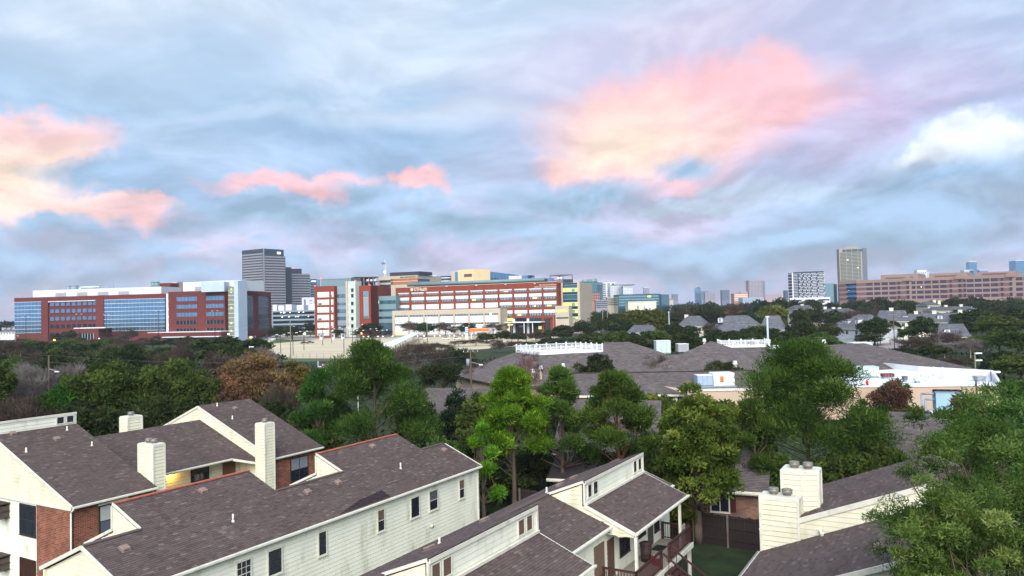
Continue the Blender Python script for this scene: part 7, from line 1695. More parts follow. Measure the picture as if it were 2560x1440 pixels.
def glow_lamp(label, px, yt, Yd, m, rad=0.5, h=None):
    b = aty(px, yt, Yd); t = thing('street_lamp', label, 'street lamp', (b[0], b[1], 0), 0, 'small lit lamps before the hospitals')
    mb = MB(); mb.cyl((0, 0, 0), (0, 0, b[2]), 0.1, 0.07, 6); mb.build('post', DKPOLE, t)
    mb = MB(); mb.cyl((0, 0, b[2] - rad * 0.7), (0, 0, b[2] - rad * 0.2), rad * 0.6, rad, 10); mb.cyl((0, 0, b[2] - rad * 0.2), (0, 0, b[2] + rad * 0.6), rad, rad * 0.5, 10); mb.build('globe', m, t, True)
ORG = glow('orange_lamp', (255, 170, 70), 1.6)
for px, yt, Yd, m, rd, lb in ((103, 860, 470, LAMPW, 1.0, 'bright white street lamp by the road at the left'), (136, 850, 520, ORG, 0.8, 'orange street lamp before the brick pier'), (122, 861, 480, ORG, 0.7, 'reddish orange lamp right of the bright white one'), (248, 846, 540, LAMPW, 0.5, 'small white lamp by the brick entrance block'), (19, 862, 470, ORG, 0.4, 'tiny orange lamp at the left edge'), (571, 835, 515, LAMPW, 0.8, 'white lamp at the foot of the lit stair tower'), (627, 843, 500, YLW, 1.0, 'yellow lamp among the white columns'), (761, 834, 480, LAMPW, 1.0, 'square white lamp above the dark parked cars'), (903, 833, 505, YLW, 1.0, 'yellowish lamp before the red block'), (436, 848, 500, glow('blue_sign', (80, 170, 255), 1), 0.4, 'tiny blue lamp before the brick plinth')):
    glow_lamp(lb, px, yt, Yd, m, rd)
for i, px in enumerate((909, 921, 945, 957, 981, 1044, 1060, 1086, 1100, 1124, 1136, 1156)): glow_lamp('low white path lamp along the drive before the beige base', px, 841.5 - (px - 909) * 0.012, 500, LAMPW, 0.42)

# service station canopy, sign, kiosks, walkway roof, fence, flags
def station():
    F = Fac('service_station', 'service station with bright orange canopy fascia on white columns', 1173, 455, 1222, 452, 'service station', yref=830)
    z0, z1 = F.rc(1173, 821.5, 1222, 829)[2:]
    F.box('canopy', 0, F.w, 0, 8, z0, z1, mat('canopy_white', (220, 220, 220), 0.5)); F.box('orange_fascia', -0.1, F.w + 0.1, -0.3, 0, z0, z1, mat('orange_fascia', (236, 116, 40), 0.5, 0.03)); F.box('orange_fascia', -0.3, -0.1, -0.3, 8, z0, z1, mat('orange_fascia', (236, 116, 40)))
    for x in (1, F.w - 1): F.box('column', x - 0.3, x + 0.3, 1, 1.6, 0, z0, WPANEL); F.box('column', x - 0.3, x + 0.3, 6, 6.6, 0, z0, WPANEL)
    F.box('shop', 2, F.w - 3, 9, 16, 0, z0 - 1, BEIGE); F.box('shop_window', 3, F.w - 4, 8.8, 9, 0.8, z0 - 2, RIB)
    S = Fac('price_sign', 'slim white and blue sign tower left of the orange canopy', 1163, 450, 1170, 450, 'sign', yref=830)
    z1 = S.q(1163, 818)[1]; S.box('tower', 0, S.w, 0, 0.8, 0, z1, WPANEL)
    for k in range(3): S.box('blue_panel', 0.15, S.w - 0.15, -0.08, 0, z1 * (0.5 + k * 0.17), z1 * (0.58 + k * 0.17), mat('sign_blue', (70, 120, 190), 0.5))
    for px, lb in ((803, 'left of the three'), (832, 'middle one of the three'), (857, 'right of the three')):
        K = Fac('ticket_booth', 'small white ticket booth at the lot gate, ' + lb, px - 6, 500, px + 6, 500, 'booth', 'ticket booths', yref=840)
        z = K.q(px - 6, 834)[1]; K.box('cabin', 0.6, K.w - 0.6, 0, 2.4, 0, z - 0.2, WPANEL); K.box('roof', 0, K.w, -0.6, 3, z - 0.2, z + 0.1, GREYM); K.box('window', 1, K.w - 1, -0.05, 0, z * 0.4, z * 0.8, RIB)
    pts = [atz(1036, 832, 3.6), atz(1050, 834, 3.6), atz(985, 866, 3.6), atz(945, 866, 3.6)]
    t = thing('walkway_roof', 'long white slanting walkway roof across the pale lot', 'canopy', (pts[0][0], pts[0][1], 0))
    mb = MB(); mb.ext([local(t, p) for p in pts], (0, 0, 0.35)); mb.build('roof', WPANEL, t)
    for f in (0.05, 0.35, 0.65, 0.95):
        for a, b in ((0, 3), (1, 2)): c = [pts[a][i] + (pts[b][i] - pts[a][i]) * f for i in range(3)]; l = local(t, c); k = 0.25 if a == 0 else -0.25; MB().box(l[0] + k - 0.12, l[0] + k + 0.12, l[1] - 0.12, l[1] + 0.12, 0, 3.6).build('post', GREYM, t)
    p = atz(690, 897, 0); q = atz(905, 896, 0); L = math.hypot(q[0] - p[0], q[1] - p[1])
    t = thing('wire_fence', 'low wire fence along the near edge of the pale lot', 'fence', (p[0], p[1], 0), math.atan2(q[1] - p[1], q[0] - p[0])); gm = mat('galvanised', (140, 140, 140), 0.5, metal=0.3)
    pm = MB().box(-0.05, 0.05, -0.05, 0.05, 0, 1.9).mesh('post', gm)
    for i in range(int(L / 3) + 1): o = link_mesh('post', pm, t); o.location = (i * 3.0, 0, 0)
    for z in (0.2, 0.75, 1.3, 1.85): MB().box(0, L, -0.02, 0.02, z, z + 0.04).build('rail', gm, t)
    for px, yt, Yd, lb in ((893, 878, 88, 'flag on a pole just behind the top of the big pine'), (795, 902, 150, 'flag hanging from a pole before the lot verge')):
        b = aty(px, yt, Yd); t = thing('flag', lb, 'flag', (b[0], b[1], 0), 0, 'flags'); mb = MB(); mb.cyl((0, 0, 0), (0, 0, b[2]), 0.07, 0.05, 8); mb.build('pole', WPANEL, t, True)
        for k in range(6):
            mb = MB(); z = b[2] - 0.35 - k * 0.22; w = 1.6
            mb.add([(0.08, 0, z), (w * 0.5, 0.12, z - 0.12), (w, -0.05, z - 0.4), (w, -0.05, z - 0.62), (w * 0.5, 0.12, z - 0.34), (0.08, 0, z - 0.22)], [(0, 1, 4, 5), (1, 2, 3, 4)]); mb.build('stripe', mat('flag_red', (176, 52, 60), 0.8) if k % 2 == 0 else WPANEL, t)
        mb = MB(); mb.box(0.06, 0.75, -0.02, 0.1, b[2] - 1.05, b[2] - 0.36); mb.build('canton', mat('flag_blue', (56, 66, 120), 0.8), t)
station()

# ------------------------------------------------------------------ trees
def blade_mesh(name, pos, dirs, L, W, tint, material, rng, taper=0.45):
    """many small leaf quads in one crown; tint is stored per point"""
    n = len(pos)
    rv = rng.normal(size=(n, 3)); side = np.cross(dirs, rv); side /= (np.linalg.norm(side, axis=1, keepdims=True) + 1e-9)
    L = np.asarray(L).reshape(-1, 1); W = np.asarray(W).reshape(-1, 1)
    v = np.empty((n, 4, 3), np.float32)
    v[:, 0] = pos - side * W * 0.5; v[:, 1] = pos + side * W * 0.5; v[:, 2] = pos + dirs * L + side * W * taper * 0.5; v[:, 3] = pos + dirs * L - side * W * taper * 0.5
    me = bpy.data.meshes.new(name)
    me.vertices.add(n * 4); me.vertices.foreach_set('co', v.reshape(-1))
    me.loops.add(n * 4); me.loops.foreach_set('vertex_index', np.arange(n * 4, dtype=np.int32))
    me.polygons.add(n); me.polygons.foreach_set('loop_start', np.arange(0, n * 4, 4, dtype=np.int32))
    at = me.attributes.new('tint', 'FLOAT', 'POINT'); at.data.foreach_set('value', np.repeat(np.clip(tint, 0, 1), 4).astype(np.float32))
    me.materials.append(material); me.update(calc_edges=True); return me
def unit(v): return v / (np.linalg.norm(v, axis=1, keepdims=True) + 1e-9)

def crown(name, rng, C, Rr, per, L, W, material, up=0.25, jit=0.8, shell=0.45, flip=0.7, hollow=True):
    """C clump centres, Rr clump radii (k,3); leaves sit near the clump surface and point outward"""
    k = len(C); idx = np.repeat(np.arange(k), per)
    d = unit(rng.normal(size=(len(idx), 3)))
    neg = (d[:, 2] < 0) & (rng.random(len(idx)) < flip); d[neg, 2] *= -1
    rad = shell + (1 - shell) * rng.random((len(idx), 1)) ** 0.6
    pos = C[idx] + d * Rr[idx] * rad
    dr = unit(d + rng.normal(size=d.shape) * jit + np.array([0, 0, up]))
    ct = 0.5 + 0.2 * rng.normal(size=k)
    tint = ct[idx] + 0.13 * rng.normal(size=len(idx))
    l = L * rng.uniform(0.65, 1.3, len(idx)); w = W * rng.uniform(0.7, 1.3, len(idx))
    return blade_mesh(name, pos, dr, l, w, tint, material, rng)

def limbs(rng, h, C, r0, material, bend=0.06, nl=26, split=0.35, lean=(0, 0), name='trunk', stop=0.86):
    """tapered trunk with limbs reaching the clumps"""
    mb = MB(); n = 7; pts = []
    ph = rng.uniform(0, 6.28)
    for i in range(n + 1):
        f = i / n; z = h * stop * f
        pts.append((lean[0] * f * h + math.sin(f * 3 + ph) * bend * h * f * 0.5, lean[1] * f * h + math.cos(f * 2.4 + ph) * bend * h * f * 0.5, z))
    for i in range(n): mb.cyl(pts[i], pts[i + 1], r0 * (1 - 0.8 * i / n), r0 * (1 - 0.8 * (i + 1) / n), 8, cap=(i == 0))
    order = rng.permutation(len(C))[:nl]
    for j in order:
        c = C[j]; f = min(0.95, max(split, (c[2] - 0.18 * h) / (h * stop) * rng.uniform(0.75, 0.95))); i = min(n - 1, int(f * n)); g = f * n - i
        p = Vector(pts[i]).lerp(Vector(pts[i + 1]), g); q = Vector(c); m = p.lerp(q, 0.5) + Vector((rng.normal() * 0.05 * h, rng.normal() * 0.05 * h, -0.02 * h)); rr = r0 * (1 - 0.8 * f) * 0.34
        mb.cyl(p, m, rr, rr * 0.6, 6, cap=False); mb.cyl(m, q, rr * 0.6, rr * 0.2, 5, cap=False)
    return mb.mesh(name, material, True)

def dome_clumps(rng, h, zb, rx, k, lump=0.25, rs=(0.2, 0.34), flat=0.8):
    cz = zb + (h - zb) * 0.42; rz = (h - zb) * 0.58
    d = unit(rng.normal(size=(k, 3))); d[:, 2] = np.where(d[:, 2] < -0.45, -d[:, 2] * 0.6, d[:, 2]); d = unit(d)
    rr = rng.uniform(0.35, 1.0, (k, 1)) ** 0.5 * (1 + lump * rng.normal(size=(k, 1)) * 0.5)
    s = rng.uniform(rs[0], rs[1], (k, 1)) * rx
    C = np.array([0, 0, cz]) + d * np.array([rx, rx, rz]) * rr * (1 - np.mean(rs) * 0.7)
    C[:, 2] = np.clip(C[:, 2], zb, h - s[:, 0] * 0.4)
    return C, np.hstack([s, s, s * flat])
def pine_clumps(rng, h, zb, rx, k, lobes=9):
    """a few separate cushions of tufts at different heights, as on open grown pines"""
    C = []; S = []
    for i in range(lobes):
        f = (i + 0.5) / lobes; z = zb + (h - zb) * (0.12 + 0.86 * f); a = i * 2.4 + rng.uniform(-0.5, 0.5)
        R_ = rx * (1.06 - f ** 1.8) * rng.uniform(0.55, 1.0); c0 = np.array([math.cos(a) * R_ * 0.75, math.sin(a) * R_ * 0.75, z])
        n = max(3, int(k / lobes)); ls = rx * rng.uniform(0.24, 0.38) * (1 - 0.3 * f)
        for _ in range(n):
            d = unit(rng.normal(size=(1, 3)))[0]; C.append(c0 + d * np.array([ls, ls, ls * 0.55]) * rng.uniform(0.3, 1.0)); S.append(rx * rng.uniform(0.11, 0.2))
    C = np.array(C); S = np.array(S).reshape(-1, 1); C[:, 2] = np.minimum(C[:, 2], h - S[:, 0] * 0.5)
    return C, np.hstack([S, S, S * 0.85])

BARK = mat('grey_bark', (88, 76, 66), 0.95, 0.25, 3, stretch=(3, 3, 0.6)); BARKR = mat('red_pine_bark', (112, 74, 58), 0.95, 0.3, 3, stretch=(3, 3, 0.6)); BARKL = mat('pale_twig', (138, 126, 122), 0.95, 0.15, 3)
LF_PINE = leaf_mat('pine_needles', (50, 72, 36), (78, 106, 46), (116, 144, 68)); LF_LIME = leaf_mat('lime_needles', (60, 92, 26), (106, 146, 40), (150, 184, 58), trans=0.35)
LF_OAK = leaf_mat('dark_oak_leaves', (44, 54, 36), (58, 72, 42), (86, 98, 58)); LF_GREEN = leaf_mat('green_leaves', (52, 66, 36), (76, 96, 46), (108, 124, 64)); LF_OLIVE = leaf_mat('olive_leaves', (60, 70, 30), (98, 110, 46), (138, 142, 66))
LF_RUST = leaf_mat('rust_leaves', (100, 74, 60), (132, 100, 76), (154, 124, 86)); LF_BROWN = leaf_mat('brown_twig_haze', (62, 52, 48), (88, 76, 68), (108, 98, 86)); LF_GREYT = leaf_mat('grey_twigs', (92, 84, 82), (122, 114, 112), (144, 136, 134))
LF_FEATH = leaf_mat('feathery_leaves', (56, 78, 38), (90, 116, 56), (126, 144, 80)); LF_CEDAR = leaf_mat('dark_cedar', (24, 38, 28), (40, 58, 40), (56, 76, 52)); LF_MAROON = leaf_mat('maroon_leaves', (72, 46, 42), (104, 74, 64), (126, 98, 84)); LF_FAR = leaf_mat('far_leaves', (50, 60, 46), (58, 70, 50), (80, 90, 64), ovar=0.3)

def place_tree(name, label, px, ytop, Yd, width_px, build, group=None, lean=(0, 0), xoff=0.0):
    """single tree modelled for its own place: build(rng, h, r) -> crown mesh, trunk mesh"""
    p = aty(px, ytop, Yd); h = p[2]; r = width_px * Yd / CAM_F / 2
    t = thing(name, label, 'tree', (p[0] + xoff, p[1], 0), 0, group)
    rng = np.random.default_rng(int(px * 7 + ytop)); cm, tm = build(rng, h, r)
    link_mesh('crown', cm, t); link_mesh('trunk', tm, t); return t
def B_pine(mat_=None, k=190, per=95, zf=0.3, L=0.3, W=0.07, lobes=13, bark=None):
    k = int(k * 1.25); per = int(per * 1.7)
    def f(rng, h, r):
        C, S = pine_clumps(rng, h, h * zf, r, k, lobes)
        return crown('crown', rng, C, S * 1.25, per, L, W, mat_ or LF_PINE, up=0.5, jit=0.55, shell=0.3), limbs(rng, h, C, 0.12 + 0.009 * h, bark or BARK, 0.03, 34, 0.3)
    return f
def B_dome(mat_, k=90, per=130, zf=0.3, L=0.32, W=0.16, rs=(0.16, 0.28), bark=None, nl=30, jit=0.9, lump=0.3, shell=0.35):
    def f(rng, h, r):
        C, S = dome_clumps(rng, h, h * zf, r, k, lump, rs)
        return crown('crown', rng, C, S, per, L, W, mat_, up=0.15, jit=jit, shell=shell), limbs(rng, h, C, 0.16 + 0.014 * h, bark or BARK, 0.05, nl, 0.25)
    return f
def B_bare(mat_, k=120, per=60, L=0.8, W=0.035, zf=0.2, bark=None):
    def f(rng, h, r):
        C, S = dome_clumps(rng, h, h * zf, r, k, 0.3, (0.14, 0.26))
        return crown('crown', rng, C, S, per, L, W, mat_, up=0.9, jit=0.6, shell=0.05), limbs(rng, h, C, 0.12 + 0.01 * h, bark or BARKL, 0.05, 70, 0.15)
    return f
G_NEAR = 'large trees behind the apartment houses'
place_tree('pine_tree', 'big spreading green pine behind the long white house, centre left', 930, 862, 78, 330, B_pine(k=240, per=95, zf=0.2), G_NEAR)
place_tree('pine_tree', 'smaller green pine leaning against the left side of the big spreading pine', 790, 930, 74, 190, B_pine(k=130, per=90, zf=0.1, lobes=9), G_NEAR)
place_tree('pine_tree', 'bright lime green pine on a straight bare trunk, centre', 1278, 930, 62, 205, B_pine(LF_LIME, k=170, per=120, zf=0.4, bark=BARK, lobes=15), G_NEAR)
place_tree('pine_tree', 'low lime green young pine left below the bright lime one', 1205, 1055, 58, 110, B_pine(LF_LIME, k=60, per=80, zf=0.2, lobes=6), G_NEAR)
place_tree('pine_tree', 'round topped dark green pine right of the lime one', 1400, 918, 66, 180, B_pine(k=120, per=95, zf=0.25), G_NEAR)
place_tree('pine_tree', 'green pine with forked reddish trunk above the clerestory roof', 1540, 938, 63, 230, B_pine(k=150, per=100, zf=0.4, bark=BARKR), G_NEAR)
place_tree('pine_tree', 'large fluffy green pine behind the paired chimneys, right', 2010, 868, 64, 420, B_pine(k=300, per=100, zf=0.25, lobes=19), G_NEAR)
place_tree('pine_tree', 'dark green lower pine filling the space left of the fluffy pine', 1880, 1000, 60, 190, B_pine(k=110, per=90, zf=0.15, lobes=8), G_NEAR)
place_tree('broadleaf_tree', 'olive green broadleaf tree in autumn leaf above the fence', 1735, 968, 54, 210, B_dome(LF_OLIVE, 150, 190, 0.15, 0.24, 0.13), G_NEAR)
place_tree('cedar_tree', 'dark narrow cedar beside the grey roofed house', 1140, 965, 84, 110, B_dome(LF_CEDAR, 60, 120, 0.05, 0.35, 0.1, (0.2, 0.34)), G_NEAR)
place_tree('broadleaf_tree', 'grey green broadleaf tree between the dark cedar and the lime pine', 1200, 968, 72, 130, B_dome(LF_GREEN, 80, 110, 0.15, 0.3, 0.15), G_NEAR)
place_tree('feathery_tree', 'large feathery grey green tree close to the camera at the right edge', 2470, 1005, 21.5, 560, B_dome(LF_FEATH, 290, 400, 0.3, 0.095, 0.03, (0.1, 0.2), nl=110, lump=0.4, shell=0.1), G_NEAR)
place_tree('feathery_tree', 'lower feathery tree filling the bottom right corner', 2420, 1215, 19, 420, B_dome(LF_FEATH, 190, 400, 0.35, 0.095, 0.03, (0.1, 0.2), nl=90, lump=0.4, shell=0.1), G_NEAR)
place_tree('bare_shrub', 'bare grey twigs in the bottom right corner', 2530, 1330, 17.5, 260, B_bare(LF_GREYT, 60, 60, 0.4, 0.012, 0.4), G_NEAR)
place_tree('feathery_tree', 'grey green feathery tree behind the right edge tree', 2500, 960, 48, 260, B_dome(LF_FEATH, 110, 130, 0.2, 0.28, 0.08, (0.14, 0.26), lump=0.5), G_NEAR)
G_LEFT = 'trees behind the brick apartment house'
place_tree('oak_tree', 'wide dark green oak behind the chimney at the left', 285, 905, 98, 270, B_dome(LF_GREEN, 120, 110, 0.15, 0.42, 0.2), G_LEFT)
place_tree('oak_tree', 'rounded dark oak right of the wide one, behind the cream gable', 425, 897, 100, 210, B_dome(LF_GREEN, 100, 110, 0.15, 0.42, 0.2), G_LEFT)
place_tree('oak_tree', 'bright green low tree left behind the clerestory wall', 150, 962, 92, 130, B_dome(leaf_mat('mid_green_leaves', (40, 74, 26), (62, 108, 40), (86, 134, 56)), 60, 110, 0.1, 0.38, 0.16), G_LEFT)
place_tree('oak_tree', 'brownish dark oak filling the gap behind the back chimney', 385, 985, 90, 170, B_dome(LF_OAK, 80, 110, 0.05, 0.4, 0.2), G_LEFT)
place_tree('oak_tree', 'green oak right behind the peak of the brick house', 508, 935, 96, 120, B_dome(LF_GREEN, 60, 100, 0.1, 0.4, 0.2), G_LEFT)
place_tree('maple_tree', 'rust and orange leaved tree above the brick house roof', 632, 885, 108, 200, B_dome(LF_RUST, 110, 100, 0.2, 0.4, 0.2, jit=1.2), G_LEFT)
place_tree('maple_tree', 'lower orange brown tree at the left foot of the rust coloured one', 560, 945, 100, 110, B_dome(LF_RUST, 60, 90, 0.1, 0.4, 0.18, jit=1.2), G_LEFT)
place_tree('maple_tree', 'olive brown half bare tree right of the rust coloured one', 735, 900, 115, 130, B_dome(leaf_mat('olive_rust', (78, 66, 38), (112, 96, 52), (140, 118, 66)), 70, 90, 0.15, 0.42, 0.18, jit=1.2), G_LEFT)
place_tree('bare_tree', 'bare pale grey tree left of the lamp pole', 75, 905, 112, 130, B_bare(LF_GREYT), G_LEFT)
place_tree('bare_tree', 'bare pale grey tree right of the lamp pole', 185, 908, 118, 110, B_bare(LF_GREYT), G_LEFT)
place_tree('bare_tree', 'bare brown grey tree between rust tree and big pine', 700, 965, 96, 110, B_bare(LF_BROWN, 90, 60), G_LEFT)
place_tree('oak_tree', 'dark green tree cut by the left edge of the photo', -5, 880, 105, 90, B_dome(LF_GREEN, 60, 90, 0.1, 0.42, 0.18), G_LEFT)
place_tree('bare_tree', 'brown bare thicket below the pale grey trees', 60, 985, 98, 170, B_bare(LF_BROWN, 90, 60, 0.7, 0.05, 0.05), G_LEFT)
place_tree('red_tinged_tree', 'thin half bare tree with a few red leaves before the large white railing', 1315, 880, 118, 110, B_bare(leaf_mat('red_tinged_twigs', (74, 60, 52), (104, 88, 74), (150, 84, 56)), 60, 40, 0.7, 0.05, 0.1), 'trees around the care home')
for px, yt, Yd, w, bl, lb in ((1488, 886, 140, 104, B_dome(LF_OAK, 50, 90, 0.05, 0.5, 0.22), 'round dark oak before the grey care home roofs'), (1655, 893, 150, 130, B_bare(LF_BROWN, 60, 50, 0.7, 0.06, 0.1), 'brown bare tree in the care home roof valley'), (1800, 902, 134, 120, B_dome(LF_OAK, 40, 80, 0.1, 0.5, 0.2), 'dark tree top showing over the front wing ridge'),
    (2232, 955, 101, 110, B_dome(LF_MAROON, 60, 90, 0.05, 0.4, 0.14), 'maroon round tree before the peach wall'), (2237, 943, 106, 70, B_dome(LF_GREEN, 30, 80, 0.3, 0.4, 0.18), 'green tree top above the maroon tree'), (2432, 985, 84, 120, B_dome(LF_MAROON, 50, 90, 0.1, 0.4, 0.18), 'dark maroon tree right of the chiller'), (2200, 882, 146, 100, B_bare(LF_BROWN, 50, 50, 0.6, 0.06, 0.1), 'brown bare tree before the small peach wing'), (2165, 1000, 80, 110, B_dome(LF_GREEN, 40, 90, 0.1, 0.4, 0.18), 'green shrubby tree behind the fluffy pine'), (1100, 905, 150, 120, B_dome(LF_OAK, 60, 80, 0.15, 0.5, 0.22), 'dark oak left of the transformer pole'), (1050, 862, 200, 170, B_bare(LF_BROWN, 90, 60, 1.0, 0.09, 0.1), 'brown leafless tree behind the big spreading pine'), (1225, 900, 160, 130, B_bare(LF_BROWN, 60, 60, 0.8, 0.07, 0.1), 'brown thicket tree right of the transformer pole'), (1135, 870, 210, 120, B_dome(LF_OAK, 60, 80, 0.1, 0.6, 0.26), 'dark tree before the pale lot, centre')):
    place_tree('tree', lb, px, yt, Yd, w, bl, 'trees around the care home')

# prototypes for the farther trees: height 1, crown radius 0.5, copied with their own size
def proto(seed, kind, mt):
    rng = np.random.default_rng(seed); h, r = 10.0, 5.0
    if kind == 'bare':
        C, S = dome_clumps(rng, h, 1.5, r, 46, 0.3, (0.18, 0.32)); cm = crown('crown', rng, C, S, 55, 1.2, 0.1, mt, 0.8, 0.6, 0.05); tm = limbs(rng, h, C, 0.26, BARKL, 0.05, 20, 0.15)
    else:
        C, S = dome_clumps(rng, h, 1.0 if kind == 'low' else 2.0, r, 46, 0.3, (0.2, 0.36)); cm = crown('crown', rng, C, S * 1.08, 84, 0.62, 0.42, mt, 0.2, 0.9, 0.3); tm = limbs(rng, h, C, 0.28, BARK, 0.05, 10, 0.2)
    return cm, tm
PROTO = {'oak': [proto(1, 'oak', LF_OAK), proto(2, 'oak', LF_OAK), proto(3, 'low', LF_OAK)], 'green': [proto(4, 'oak', LF_GREEN), proto(5, 'low', LF_GREEN)], 'olive': [proto(6, 'low', LF_OLIVE)], 'bare': [proto(7, 'bare', LF_BROWN), proto(8, 'bare', LF_BROWN)], 'grey': [proto(9, 'bare', LF_GREYT)], 'far': [proto(10, 'oak', LF_FAR), proto(11, 'low', LF_FAR), proto(12, 'oak', LF_FAR)], 'rust': [proto(13, 'low', LF_MAROON)]}
TR = random.Random(42)
def put_tree(kind, label, px, ytop, Yd, wpx, group, name='tree'):
    p = aty(px, ytop, Yd); h = max(3.0, p[2]); w = wpx * Yd / CAM_F
    n = max(1, min(3, round(w / (1.25 * h)))); w = w / n * (1.15 if n > 1 else 1)
    for i in range(n):                                                     # a broad mass is several trees side by side
        lb = label if n == 1 or i == 1 else ('left' if i == 0 else 'right') + ' companion of the ' + label.replace('one of the many ', '').replace('one of the ', '')
        if n == 2 and i == 1: lb = label
        s = 1.0 if i == (1 if n > 1 else 0) else TR.uniform(0.8, 0.95)
        t = thing(name, lb, 'tree', (p[0] + (i - (n - 1) / 2) * w * 0.85, p[1] + (TR.uniform(-3, 3) if n > 1 else 0), 0), TR.uniform(0, 6.28), group); t.scale = (w / 10, w / 10, h * s / 10)
        cm, tm = TR.choice(PROTO[kind]); link_mesh('crown', cm, t); link_mesh('trunk', tm, t)
